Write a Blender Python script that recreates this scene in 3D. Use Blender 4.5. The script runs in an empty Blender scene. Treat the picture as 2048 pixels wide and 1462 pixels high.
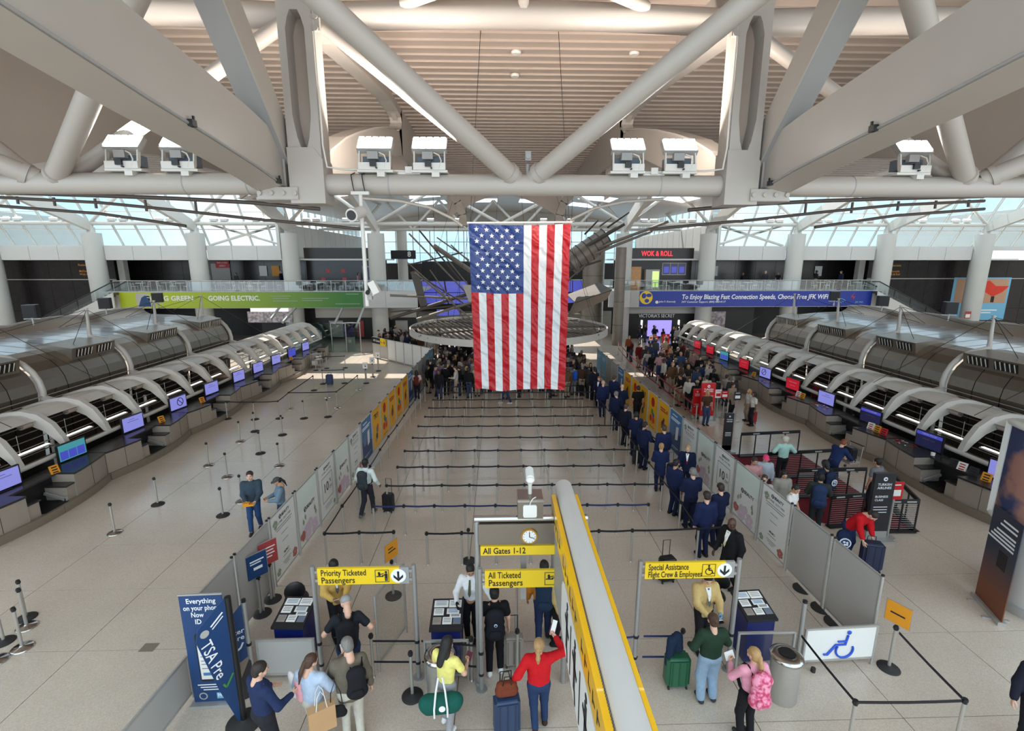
import bpy, bmesh, math, random
import numpy as np
from mathutils import Vector, Matrix, Quaternion
R = math.radians
SC = bpy.context.scene
COL = SC.collection

# ------------------------------------------------------------------ camera
IMW, IMH, FPX = 2048, 1462, 980.0
CAM_H, PITCH, YAW = 9.0, R(12.04), R(1.63)
K = 0.835          # the plan below is laid out in units of 0.835 m; the last lines of the script turn it into metres
cam_data = bpy.data.cameras.new('camera')
cam_data.sensor_width = 36.0
cam_data.lens = 36.0 * FPX / IMW
cam_data.clip_end = 500
cam = bpy.data.objects.new('camera', cam_data)
COL.objects.link(cam)
cam.location = (0, 0, CAM_H*K)
cam.rotation_euler = (R(90) - PITCH, 0, -YAW)
SC.camera = cam
SC.view_settings.view_transform = 'Standard'
SC.view_settings.look = 'None'
SC.view_settings.gamma = 1.0
SC.view_settings.use_curve_mapping = False
SC.view_settings.exposure = 0.30
SC.cycles.use_denoising = True
SC.cycles.max_bounces = 7
SC.cycles.diffuse_bounces = 3
SC.cycles.glossy_bounces = 3
SC.cycles.transmission_bounces = 6
SC.cycles.transparent_max_bounces = 12
SC.cycles.caustics_reflective = False
SC.cycles.caustics_refractive = False
SC.cycles.sample_clamp_indirect = 4.0

# ------------------------------------------------------------------ sky
W = bpy.data.worlds.new('sky'); SC.world = W
W.use_nodes = True
wn = W.node_tree; wn.nodes.clear()
w_out = wn.nodes.new('ShaderNodeOutputWorld'); w_bg = wn.nodes.new('ShaderNodeBackground')
w_tc = wn.nodes.new('ShaderNodeTexCoord'); w_nz = wn.nodes.new('ShaderNodeTexNoise')
w_rp = wn.nodes.new('ShaderNodeValToRGB')
w_nz.inputs['Scale'].default_value = 3.0; w_nz.inputs['Detail'].default_value = 5
w_rp.color_ramp.elements[0].position = 0.38; w_rp.color_ramp.elements[0].color = (0.52, 0.80, 1.0, 1)
w_rp.color_ramp.elements[1].position = 0.62; w_rp.color_ramp.elements[1].color = (0.95, 0.98, 1.0, 1)
wn.links.new(w_tc.outputs['Generated'], w_nz.inputs['Vector'])
wn.links.new(w_nz.outputs['Fac'], w_rp.inputs['Fac'])
wn.links.new(w_rp.outputs['Color'], w_bg.inputs['Color'])
w_bg.inputs['Strength'].default_value = 2.0
wn.links.new(w_bg.outputs['Background'], w_out.inputs['Surface'])

def area_light(name, loc, target, sx, sy, power, color=(1, 1, 1), portal=False):
    l = bpy.data.lights.new(name, 'AREA'); l.shape = 'RECTANGLE'; l.size = sx; l.size_y = sy
    l.energy = power; l.color = color
    if portal: l.cycles.is_portal = True
    o = bpy.data.objects.new(name, l); COL.objects.link(o)
    o.location = loc
    d = Vector(target) - Vector(loc)
    o.rotation_euler = d.to_track_quat('-Z', 'Y').to_euler()
    return o

# low sun reaching the floor through the far roof lights
sun_l = bpy.data.lights.new('sun', 'SUN'); sun_l.energy = 5.0; sun_l.angle = R(0.6); sun_l.color = (1.0, 0.95, 0.88)
sun = bpy.data.objects.new('sun', sun_l); COL.objects.link(sun)
SUN_DIR = Vector((0.22, -0.38, -0.90)).normalized()      # direction light travels
sun.rotation_euler = SUN_DIR.to_track_quat('-Z', 'Y').to_euler()

# ------------------------------------------------------------------ pixel -> place (photo frame 2048 x 1462)
_fw = np.array([math.sin(YAW)*math.cos(PITCH), math.cos(YAW)*math.cos(PITCH), -math.sin(PITCH)])
_rt = np.array([math.cos(YAW), -math.sin(YAW), 0.0]); _up = np.cross(_rt, _fw)
def ray(x, y): return _fw + _rt*(x-1024.0)/FPX - _up*(y-731.0)/FPX
def onz(x, y, z=0.0):
    d = ray(x, y); t = (z-CAM_H)/d[2]; return (float(d[0]*t), float(d[1]*t), z)
def onY(x, y, Y):
    d = ray(x, y); t = Y/d[1]; return (float(d[0]*t), Y, float(CAM_H+d[2]*t))
def onX(x, y, X):
    d = ray(x, y); t = X/d[0]; return (X, float(d[1]*t), float(CAM_H+d[2]*t))

# ------------------------------------------------------------------ materials
MATS = {}
def mat(name, col=(0.8, 0.8, 0.8), rough=0.5, metal=0.0, noise=0.0, nscale=8.0, emit=None, estr=0.0,
        bump=0.0, bscale=40.0, alpha=None, trans=0.0, spec=None, stretch=None, objcol=False, coat=0.0):
    if name in MATS: return MATS[name]
    m = bpy.data.materials.new(name); m.use_nodes = True
    nt = m.node_tree; b = nt.nodes['Principled BSDF']
    b.inputs['Base Color'].default_value = (*col, 1); b.inputs['Roughness'].default_value = rough
    b.inputs['Metallic'].default_value = metal
    if spec is not None: b.inputs['Specular IOR Level'].default_value = spec
    if coat: b.inputs['Coat Weight'].default_value = coat
    src = None
    if objcol:
        oi = nt.nodes.new('ShaderNodeObjectInfo'); src = oi.outputs['Color']
        nt.links.new(src, b.inputs['Base Color'])
    if noise or bump:
        tc = nt.nodes.new('ShaderNodeTexCoord'); mp = nt.nodes.new('ShaderNodeMapping')
        nt.links.new(tc.outputs['Object'], mp.inputs['Vector'])
        if stretch: mp.inputs['Scale'].default_value = stretch
    if noise:
        nz = nt.nodes.new('ShaderNodeTexNoise'); nz.inputs['Scale'].default_value = nscale; nz.inputs['Detail'].default_value = 4
        nt.links.new(mp.outputs['Vector'], nz.inputs['Vector'])
        mr = nt.nodes.new('ShaderNodeMapRange'); mr.inputs[3].default_value = 1-noise; mr.inputs[4].default_value = 1+noise
        nt.links.new(nz.outputs['Fac'], mr.inputs[0])
        mx = nt.nodes.new('ShaderNodeMix'); mx.data_type = 'RGBA'; mx.blend_type = 'MULTIPLY'; mx.inputs[0].default_value = 1
        if src is None: mx.inputs[6].default_value = (*col, 1)
        else: nt.links.new(src, mx.inputs[6])
        nt.links.new(mr.outputs[0], mx.inputs[7]); nt.links.new(mx.outputs[2], b.inputs['Base Color'])
    if bump:
        n2 = nt.nodes.new('ShaderNodeTexNoise'); n2.inputs['Scale'].default_value = bscale; n2.inputs['Detail'].default_value = 3
        nt.links.new(mp.outputs['Vector'], n2.inputs['Vector'])
        bp = nt.nodes.new('ShaderNodeBump'); bp.inputs['Strength'].default_value = bump; bp.inputs['Distance'].default_value = 0.02
        nt.links.new(n2.outputs['Fac'], bp.inputs['Height']); nt.links.new(bp.outputs['Normal'], b.inputs['Normal'])
    if emit is not None:
        b.inputs['Emission Color'].default_value = (*emit, 1); b.inputs['Emission Strength'].default_value = estr
    if trans: b.inputs['Transmission Weight'].default_value = trans
    if alpha is not None: b.inputs['Alpha'].default_value = alpha
    MATS[name] = m
    return m
def srgb(r, g, b):
    f = lambda c: (c/255/12.92) if c/255 <= 0.04045 else ((c/255+0.055)/1.055)**2.4
    return (f(r), f(g), f(b))
def glass(name, tint, gloss=0.06, rough=0.02):
    """thin pane: tinted see-through plus a mirror share"""
    if name in MATS: return MATS[name]
    m = bpy.data.materials.new(name); m.use_nodes = True; nt = m.node_tree; nt.nodes.clear()
    o = nt.nodes.new('ShaderNodeOutputMaterial'); t = nt.nodes.new('ShaderNodeBsdfTransparent'); g = nt.nodes.new('ShaderNodeBsdfGlossy')
    x = nt.nodes.new('ShaderNodeMixShader'); t.inputs[0].default_value = (*tint, 1); g.inputs['Roughness'].default_value = rough
    x.inputs[0].default_value = gloss
    nt.links.new(t.outputs[0], x.inputs[1]); nt.links.new(g.outputs[0], x.inputs[2]); nt.links.new(x.outputs[0], o.inputs['Surface'])
    MATS[name] = m; return m

# terrazzo floor: speckled warm grey, polished
def terrazzo():
    m = bpy.data.materials.new('terrazzo'); m.use_nodes = True; nt = m.node_tree; b = nt.nodes['Principled BSDF']
    g = nt.nodes.new('ShaderNodeNewGeometry')
    v = nt.nodes.new('ShaderNodeTexVoronoi'); v.inputs['Scale'].default_value = 60
    n = nt.nodes.new('ShaderNodeTexNoise'); n.inputs['Scale'].default_value = 0.35; n.inputs['Detail'].default_value = 5
    n3 = nt.nodes.new('ShaderNodeTexNoise'); n3.inputs['Scale'].default_value = 18; n3.inputs['Detail'].default_value = 6
    for q in (v, n, n3): nt.links.new(g.outputs['Position'], q.inputs['Vector'])
    r1 = nt.nodes.new('ShaderNodeValToRGB'); r1.color_ramp.elements[0].color = (0.535, 0.455, 0.372, 1); r1.color_ramp.elements[1].color = (0.615, 0.53, 0.44, 1)
    r1.color_ramp.elements[0].position = 0.2; r1.color_ramp.elements[1].position = 0.8
    sp = nt.nodes.new('ShaderNodeSeparateColor'); nt.links.new(v.outputs['Color'], sp.inputs[0])
    nt.links.new(sp.outputs[0], r1.inputs[0])
    mx = nt.nodes.new('ShaderNodeMix'); mx.data_type = 'RGBA'; mx.blend_type = 'MULTIPLY'; mx.inputs[0].default_value = 1
    mr = nt.nodes.new('ShaderNodeMapRange'); mr.inputs[1].default_value = 0.3; mr.inputs[2].default_value = 0.7; mr.inputs[3].default_value = 0.90; mr.inputs[4].default_value = 1.08
    nt.links.new(n.outputs['Fac'], mr.inputs[0]); nt.links.new(r1.outputs[0], mx.inputs[6]); nt.links.new(mr.outputs[0], mx.inputs[7])
    nt.links.new(mx.outputs[2], b.inputs['Base Color'])
    rr = nt.nodes.new('ShaderNodeMapRange'); rr.inputs[1].default_value = 0.3; rr.inputs[2].default_value = 0.7; rr.inputs[3].default_value = 0.13; rr.inputs[4].default_value = 0.25
    nt.links.new(n3.outputs['Fac'], rr.inputs[0]); nt.links.new(rr.outputs[0], b.inputs['Roughness'])
    b.inputs['Specular IOR Level'].default_value = 0.55
    MATS['terrazzo'] = m; return m
terrazzo()
mat('joint', (0.10, 0.085, 0.07), 0.7, noise=0.2)
mat('white_steel', srgb(170, 162, 154), 0.40, noise=0.04, nscale=1.5, bump=0.03)
mat('white_steel2', srgb(204, 200, 193), 0.40, noise=0.04, nscale=2.0)
mat('grey_steel', srgb(150, 148, 146), 0.5, noise=0.05, nscale=2.0)
mat('ceiling', srgb(178, 162, 150), 0.34, noise=0.03, nscale=1.0)
mat('ceiling_gap', srgb(60, 55, 52), 0.9, noise=0.1)
mat('plaster', srgb(205, 203, 199), 0.7, noise=0.04, nscale=0.8)
mat('column_paint', srgb(200, 198, 192), 0.6, noise=0.04, nscale=1.0)
mat('dark_stone', srgb(38, 33, 34), 0.22, noise=0.35, nscale=1.2)
mat('dark_panel', srgb(46, 40, 39), 0.35, noise=0.2, nscale=2)
mat('near_black', srgb(20, 19, 20), 0.5, noise=0.2)
mat('black_plastic', srgb(24, 24, 26), 0.4, noise=0.1)
mat('rubber', srgb(42, 40, 40), 0.75, noise=0.1)
mat('brushed', srgb(182, 178, 171), 0.32, metal=0.5, noise=0.10, nscale=6, stretch=(1, 1, 12))
mat('chrome', srgb(190, 188, 184), 0.18, metal=1.0, noise=0.05)
mat('alu', srgb(184, 183, 179), 0.35, metal=0.5, noise=0.06, nscale=10)
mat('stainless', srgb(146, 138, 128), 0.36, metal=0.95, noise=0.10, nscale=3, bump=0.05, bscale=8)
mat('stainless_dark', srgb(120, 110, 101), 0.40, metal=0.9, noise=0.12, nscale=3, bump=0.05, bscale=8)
mat('seam', srgb(30, 28, 27), 0.6, noise=0.1)
mat('desk_panel', srgb(166, 156, 144), 0.38, metal=0.2, noise=0.06, nscale=20, stretch=(1, 1, 6))
mat('desk_base', srgb(136, 124, 110), 0.4, metal=0.2, noise=0.08)
mat('granite', srgb(48, 46, 46), 0.25, noise=0.3, nscale=60)
mat('belt_black', srgb(18, 18, 26), 0.6, noise=0.15, nscale=30)
mat('belt_navy', srgb(28, 40, 84), 0.6, noise=0.15, nscale=30)
mat('belt_red', srgb(150, 42, 52), 0.6, noise=0.1)
mat('panel_grey', srgb(176, 174, 170), 0.45, noise=0.05, nscale=1.2)
mat('panel_white', srgb(226, 226, 222), 0.45, noise=0.03)
mat('paper', srgb(236, 235, 230), 0.7, noise=0.03)
mat('ink', srgb(28, 28, 32), 0.6, noise=0.05)
mat('ink_grey', srgb(120, 120, 124), 0.6, noise=0.05)
mat('white_ink', srgb(236, 238, 240), 0.5, noise=0.02)
mat('sign_yellow', srgb(236, 200, 40), 0.35, noise=0.03)
mat('gantry_yellow', srgb(247, 190, 16), 0.3, noise=0.04, coat=0.3)
mat('poster_yellow', srgb(240, 176, 30), 0.4, noise=0.05)
mat('amber', srgb(226, 150, 30), 0.45, noise=0.05)
mat('navy_print', srgb(26, 62, 110), 0.4, noise=0.06)
mat('blue_print', srgb(70, 120, 170), 0.4, noise=0.12, nscale=3)
mat('podium_blue', srgb(16, 32, 104), 0.32, noise=0.06)
mat('red_print', srgb(196, 24, 32), 0.4, noise=0.05)
mat('dull_red', srgb(170, 62, 62), 0.5, noise=0.05)
mat('flower_pink', srgb(208, 188, 200), 0.5, noise=0.12, nscale=5)
mat('flower_rust', srgb(176, 104, 92), 0.5, noise=0.2, nscale=6)
mat('leaf_green', srgb(140, 156, 132), 0.5, noise=0.2, nscale=6)
mat('pale_green', srgb(214, 224, 216), 0.5, noise=0.05)
mat('bright_blue', srgb(30, 80, 200), 0.4, noise=0.05)
mat('lamp_white', (1, 1, 1), 0.5, emit=(1.0, 0.97, 0.92), estr=14.0)
mat('tube_glow', (1, 1, 1), 0.5, emit=(1.0, 0.96, 0.86), estr=3.0)
mat('led_red', (0.5, 0, 0), 0.5, emit=(1.0, 0.03, 0.04), estr=2.2)
mat('glow_white', (0.9, 0.9, 0.9), 0.5, emit=(1, 1, 1), estr=1.2)
mat('glow_pink', (0.9, 0.8, 0.9), 0.5, emit=(0.98, 0.82, 0.94), estr=0.9)
mat('screen_lilac', (0.1, 0.1, 0.2), 0.3, emit=srgb(120, 122, 196), estr=0.9, noise=0.1)
mat('screen_blue', (0.02, 0.03, 0.1), 0.3, emit=srgb(62, 66, 170), estr=0.9)
mat('screen_teal', (0.02, 0.05, 0.06), 0.3, emit=srgb(60, 140, 150), estr=0.8)
mat('screen_navy', (0.01, 0.01, 0.03), 0.25, emit=srgb(24, 26, 58), estr=0.8)
mat('screen_red', (0.2, 0.01, 0.02), 0.3, emit=srgb(168, 22, 40), estr=0.8)
mat('screen_violet', (0.1, 0.08, 0.2), 0.3, emit=srgb(140, 128, 220), estr=1.3)
mat('banner_blue', srgb(28, 52, 150), 0.4, noise=0.04)
mat('sky_poster', srgb(122, 186, 220), 0.45, noise=0.05)
mat('orange_red', srgb(224, 58, 36), 0.5, noise=0.15, nscale=3)
mat('sand_tan', srgb(196, 152, 122), 0.6, noise=0.08)
mat('cable', srgb(44, 42, 42), 0.5, metal=0.4)
mat('brown_pipe', srgb(92, 84, 80), 0.45, noise=0.1)
mat('sculpt', srgb(128, 119, 109), 0.45, metal=0.3, noise=0.15, nscale=3)
mat('sculpt_dark', srgb(82, 75, 69), 0.5, metal=0.2, noise=0.15, nscale=3)
mat('cloth', (0.5, 0.5, 0.5), 0.85, objcol=True, noise=0.16, nscale=14, bump=0.35, bscale=22, spec=0.2)
mat('skin', (0.5, 0.5, 0.5), 0.55, objcol=True, noise=0.06, nscale=20)
mat('hair', (0.5, 0.5, 0.5), 0.55, objcol=True, noise=0.35, nscale=40, bump=0.5, bscale=60)
mat('paint', (0.5, 0.5, 0.5), 0.4, objcol=True, noise=0.05)
mat('eye_dark', srgb(30, 22, 18), 0.3)
mat('lip', srgb(150, 84, 76), 0.5)
glass('sky_glass', (0.44, 0.50, 0.515), 0.05)
glass('clear_glass', (0.93, 0.95, 0.95), 0.06)
glass('rail_glass', (0.72, 0.80, 0.80), 0.14)
glass('green_glass', (0.55, 0.66, 0.62), 0.10)

# flag cloths, thin: some light comes through
def thin_cloth(name, col):
    m = bpy.data.materials.new(name); m.use_nodes = True; nt = m.node_tree; b = nt.nodes['Principled BSDF']
    b.inputs['Base Color'].default_value = (*col, 1); b.inputs['Roughness'].default_value = 0.45
    tc = nt.nodes.new('ShaderNodeTexCoord'); wv = nt.nodes.new('ShaderNodeTexWave'); wv.inputs['Scale'].default_value = 1.7
    wv.inputs['Distortion'].default_value = 7; wv.inputs['Detail'].default_value = 3; wv.bands_direction = 'DIAGONAL'
    nt.links.new(tc.outputs['Object'], wv.inputs['Vector'])
    bp = nt.nodes.new('ShaderNodeBump'); bp.inputs['Strength'].default_value = 0.6; bp.inputs['Distance'].default_value = 0.05
    nt.links.new(wv.outputs['Fac'], bp.inputs['Height']); nt.links.new(bp.outputs['Normal'], b.inputs['Normal'])
    MATS[name] = m; return m
thin_cloth('flag_red', srgb(166, 8, 24)); thin_cloth('flag_white', srgb(204, 207, 208)); thin_cloth('flag_blue', srgb(30, 54, 112))

# green banner: yellow-green to green, printed
def gradient_mat(name, c0, c1, axis, a, b_):
    m = bpy.data.materials.new(name); m.use_nodes = True; nt = m.node_tree; b = nt.nodes['Principled BSDF']
    tc = nt.nodes.new('ShaderNodeTexCoord'); s = nt.nodes.new('ShaderNodeSeparateXYZ'); nt.links.new(tc.outputs['Object'], s.inputs[0])
    mr = nt.nodes.new('ShaderNodeMapRange'); mr.inputs[1].default_value = a; mr.inputs[2].default_value = b_
    nt.links.new(s.outputs[axis], mr.inputs[0])
    rp = nt.nodes.new('ShaderNodeValToRGB'); rp.color_ramp.elements[0].color = (*c0, 1); rp.color_ramp.elements[1].color = (*c1, 1)
    nt.links.new(mr.outputs[0], rp.inputs[0]); nt.links.new(rp.outputs[0], b.inputs['Base Color']); b.inputs['Roughness'].default_value = 0.45
    MATS[name] = m; return m

# floral / marbled backpack print
def blotch_mat(name, c0, c1, scale):
    m = bpy.data.materials.new(name); m.use_nodes = True; nt = m.node_tree; b = nt.nodes['Principled BSDF']
    tc = nt.nodes.new('ShaderNodeTexCoord'); v = nt.nodes.new('ShaderNodeTexNoise'); v.inputs['Scale'].default_value = scale; v.inputs['Detail'].default_value = 4
    nt.links.new(tc.outputs['Object'], v.inputs['Vector']); rp = nt.nodes.new('ShaderNodeValToRGB')
    rp.color_ramp.elements[0].position = 0.42; rp.color_ramp.elements[1].position = 0.58
    rp.color_ramp.elements[0].color = (*c0, 1); rp.color_ramp.elements[1].color = (*c1, 1)
    nt.links.new(v.outputs['Fac'], rp.inputs[0]); nt.links.new(rp.outputs[0], b.inputs['Base Color']); b.inputs['Roughness'].default_value = 0.8
    MATS[name] = m; return m
blotch_mat('pink_floral', srgb(188, 60, 100), srgb(232, 150, 176), 14)

# ------------------------------------------------------------------ mesh helpers
class MB:
    def __init__(s): s.v = []; s.f = []; s.m = []; s.sm = []; s.mi = 0; s.smooth = False
    def add(s, vs, fs):
        o = len(s.v); s.v.extend([tuple(map(float, q)) for q in vs])
        for f in fs: s.f.append(tuple(o+i for i in f)); s.m.append(s.mi); s.sm.append(s.smooth)
        return s
    def box(s, x0, y0, z0, x1, y1, z1):
        vs = [(x0,y0,z0),(x1,y0,z0),(x1,y1,z0),(x0,y1,z0),(x0,y0,z1),(x1,y0,z1),(x1,y1,z1),(x0,y1,z1)]
        return s.add(vs, [(0,3,2,1),(4,5,6,7),(0,1,5,4),(1,2,6,5),(2,3,7,6),(3,0,4,7)])
    def cbox(s, c, d, M=None):
        h = [q/2 for q in d]
        vs = [Vector((a*h[0], b*h[1], e*h[2])) for e in (-1,1) for a, b in ((-1,-1),(1,-1),(1,1),(-1,1))]
        if M is not None: vs = [M @ q for q in vs]
        vs = [q + Vector(c) for q in vs]
        return s.add(vs, [(0,3,2,1),(4,5,6,7),(0,1,5,4),(1,2,6,5),(2,3,7,6),(3,0,4,7)])
    def beam(s, p0, p1, w, h, up=(0, 0, 1)):
        p0, p1 = Vector(p0), Vector(p1); d = (p1-p0).normalized(); u = Vector(up)
        a = d.cross(u)
        if a.length < 1e-5: a = d.cross(Vector((0, 1, 0)))
        a.normalize(); b = a.cross(d).normalized()
        vs = [p + a*(w/2)*i + b*(h/2)*j for p in (p0, p1) for i, j in ((-1,-1),(1,-1),(1,1),(-1,1))]
        return s.add(vs, [(0,1,2,3),(7,6,5,4),(0,4,5,1),(1,5,6,2),(2,6,7,3),(3,7,4,0)])
    def cyl(s, p0, p1, r, n=12, r1=None, caps=True):
        p0, p1 = Vector(p0), Vector(p1); d = (p1-p0).normalized(); r1 = r if r1 is None else r1
        a = d.orthogonal().normalized(); b = d.cross(a)
        vs = [p + (a*math.cos(t) + b*math.sin(t))*q for p, q in ((p0, r), (p1, r1)) for t in [2*math.pi*i/n for i in range(n)]]
        sm = s.smooth; s.smooth = True
        s.add(vs, [(i, (i+1) % n, n+(i+1) % n, n+i) for i in range(n)])
        s.smooth = False
        if caps: s.add(vs, [tuple(range(n-1, -1, -1)), tuple(range(n, 2*n))])
        s.smooth = sm; return s
    def tube(s, pts, r, n=8, closed=False, caps=True):
        pts = [Vector(p) for p in pts]; N = len(pts); rings = []
        ref = None
        for i, p in enumerate(pts):
            a_ = pts[(i-1) % N] if (closed or i) else pts[0]; b_ = pts[(i+1) % N] if (closed or i < N-1) else pts[-1]
            d = (b_-a_).normalized()
            if ref is None: ref = d.orthogonal().normalized()
            ref = (ref - d*ref.dot(d)).normalized(); q = d.cross(ref)
            rr = r[i] if isinstance(r, (list, tuple)) else r
            rings.append([p + (ref*math.cos(2*math.pi*k/n) + q*math.sin(2*math.pi*k/n))*rr for k in range(n)])
        vs = [v for g in rings for v in g]; fs = []
        for i in range(N if closed else N-1):
            j = (i+1) % N
            for k in range(n): fs.append((i*n+k, i*n+(k+1) % n, j*n+(k+1) % n, j*n+k))
        sm = s.smooth; s.smooth = True; s.add(vs, fs); s.smooth = False
        if caps and not closed: s.add(rings[0], [tuple(range(n-1, -1, -1))]); s.add(rings[-1], [tuple(range(n))])
        s.smooth = sm; return s
    def lathe(s, prof, c=(0, 0, 0), n=20):
        c = Vector(c); vs = []; fs = []
        for r, z in prof:
            for k in range(n): vs.append(c + Vector((r*math.cos(2*math.pi*k/n), r*math.sin(2*math.pi*k/n), z)))
        for i in range(len(prof)-1):
            for k in range(n): fs.append((i*n+k, i*n+(k+1) % n, (i+1)*n+(k+1) % n, (i+1)*n+k))
        sm = s.smooth; s.smooth = True; s.add(vs, fs); s.smooth = False
        s.add(vs[:n], [tuple(range(n-1, -1, -1))]); s.add(vs[-n:], [tuple(range(n))])
        s.smooth = sm; return s
    def prism(s, poly, axis, a, b):
        """polygon in the two other axes, extruded along axis from a to b"""
        def P(u, v, w): return {'x': (w, u, v), 'y': (u, w, v), 'z': (u, v, w)}[axis]
        n = len(poly); vs = [P(u, v, a) for u, v in poly] + [P(u, v, b) for u, v in poly]
        return s.add(vs, [tuple(range(n-1, -1, -1)), tuple(range(n, 2*n))] + [(i, (i+1) % n, n+(i+1) % n, n+i) for i in range(n)])
    def quad(s, a, b, c, d): return s.add([a, b, c, d], [(0, 1, 2, 3)])
    def grid(s, fn, nu, nv, closed_u=False):
        vs = [fn(i/nu, j/nv) for j in range(nv+1) for i in range(nu+1)]
        return s.add(vs, [(j*(nu+1)+i, j*(nu+1)+i+1, (j+1)*(nu+1)+i+1, (j+1)*(nu+1)+i) for j in range(nv) for i in range(nu)])
    def ell(s, c, rx, ry, rz, nu=12, nv=8, M=None):
        c = Vector(c); vs = []; fs = []
        for j in range(nv+1):
            t = math.pi*j/nv
            for i in range(nu):
                p = 2*math.pi*i/nu; q = Vector((rx*math.sin(t)*math.cos(p), ry*math.sin(t)*math.sin(p), rz*math.cos(t)))
                if M is not None: q = M @ q
                vs.append(c+q)
        for j in range(nv):
            for i in range(nu): fs.append((j*nu+i, (j+1)*nu+i, (j+1)*nu+(i+1) % nu, j*nu+(i+1) % nu))
        sm = s.smooth; s.smooth = True; s.add(vs, fs); s.smooth = sm; return s
    def mesh(s, name, mats):
        me = bpy.data.meshes.new(name); me.from_pydata(s.v, [], s.f)
        for m in (mats if isinstance(mats, (list, tuple)) else [mats]): me.materials.append(MATS[m] if isinstance(m, str) else m)
        me.polygons.foreach_set('material_index', s.m); me.polygons.foreach_set('use_smooth', s.sm)
        me.update(); return me
    def build(s, name, mats, parent=None, loc=(0, 0, 0), rot=(0, 0, 0)):
        return obj(name, s.mesh(name, mats), parent, loc, rot)

def obj(name, me, parent=None, loc=(0, 0, 0), rot=(0, 0, 0)):
    o = bpy.data.objects.new(name, me); COL.objects.link(o); o.location = loc; o.rotation_euler = rot
    if parent is not None: o.parent = parent
    return o
def tag(o, label=None, cat=None, group=None, kind=None):
    if label: o['label'] = label
    if cat: o['category'] = cat
    if group: o['group'] = group
    if kind: o['kind'] = kind
    return o
def thing(name, label, cat, loc=(0, 0, 0), rz=0.0, group=None):
    o = bpy.data.objects.new(name, None); COL.objects.link(o); o.location = loc; o.rotation_euler = (0, 0, rz)
    o.empty_display_size = 0.2
    return tag(o, label, cat, group)
def structure(o): o['kind'] = 'structure'; return o
KIDS = {}
def copy_tree(o, parent=None):
    c = o.copy(); COL.objects.link(c)
    if parent is not None: c.parent = parent
    for ch in o.children: copy_tree(ch, c)
    return c
def dup(o, label=None, loc=None, rz=None, group=None):
    c = copy_tree(o)
    if loc is not None: c.location = loc
    if rz is not None: c.rotation_euler = (0, 0, rz)
    if label: c['label'] = label
    if group: c['group'] = group
    return c
_tx = {}
def text_mesh(s, size=1.0, matname='ink', bold=0.0, align='LEFT', shear=0.0, spacing=1.0):
    k = (s, size, matname, bold, align, shear, spacing)
    if k in _tx: return _tx[k]
    cu = bpy.data.curves.new('lettering', 'FONT'); cu.body = s; cu.size = size; cu.align_x = align; cu.align_y = 'CENTER'
    cu.offset = bold*size; cu.shear = shear; cu.resolution_u = 2; cu.space_character = spacing; cu.extrude = 0.0; cu.fill_mode = 'FRONT'
    o = bpy.data.objects.new('lettering', cu)
    me = bpy.data.meshes.new_from_object(o)
    me.materials.clear(); me.materials.append(MATS[matname])
    bpy.data.objects.remove(o); bpy.data.curves.remove(cu)
    _tx[k] = me; return me
def text(s, parent, loc, rot=(R(90), 0, 0), size=0.2, matname='ink', bold=0.01, align='LEFT', shear=0.0, spacing=1.0, name='lettering', fit=None):
    """flat lettering; default stands upright facing -Y"""
    me = text_mesh(s, size, matname, bold, align, shear, spacing); o = obj(name, me, parent, loc, rot)
    if fit: xs = [v.co.x for v in me.vertices]; o.scale = (fit/(max(xs)-min(xs)), 1, 1)
    return o
# ================================================================== SETTING
rng = random.Random(7)
# ---- floor: big terrazzo slabs with dark divider strips
fm = MB(); fm.box(-75, -14, -0.30, 75, 95, -0.012)
floor = structure(fm.build('floor', 'joint'))
FX0, FDX, FY0, FDY = 5.10, 3.01, 10.19, 2.25
sm_ = MB(); g_ = 0.008; sm_.box(g_, g_, -0.02, FDX-g_, FDY-g_, 0.0)
slab_me = sm_.mesh('floor_slab', 'terrazzo')
for i in range(-7, 4):
    for j in range(-4, 20):
        obj('floor_slab', slab_me, floor, (FX0+FDX*i, FY0+FDY*j, 0))
X0, X1 = FX0-7*FDX, FX0+4*FDX; Y0, Y1 = FY0-4*FDY, FY0+20*FDY
rest = MB()
for x0, x1, y0, y1 in ((-75, X0-g_, -14, 95), (X1+g_, 75, -14, 95), (X0, X1, -14, Y0-g_), (X0, X1, Y1+g_, 95)):
    rest.box(x0, y0, -0.02, x1, y1, 0.0)
tag(rest.build('floor_paving', 'terrazzo', floor), kind='stuff')

# ---- round white columns of the far gallery
COLX = [1.028*x for x in (-53.0, -42.3, -31.7, -22.0, -12.9, 13.64, 22.83, 32.45, 42.45, 53.4)]; CY = 55.5
for k, x in enumerate(COLX):
    c = MB(); c.smooth = True
    zb = 0.0
    c.lathe([(0.90, zb), (0.90, 11.92)], (x, CY, 0), 28)
    o = structure(c.build('column', 'column_paint'))
    cap = MB(); cap.lathe([(0.60, 11.86), (0.50, 11.95), (0.42, 12.05), (0.30, 12.5), (0.30, 12.95)], (x, CY, 0), 20); cap.cbox((x, CY, 12.2), (0.9, 0.12, 0.6))
    cap.build('column_cap', 'white_steel2', o)
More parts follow.
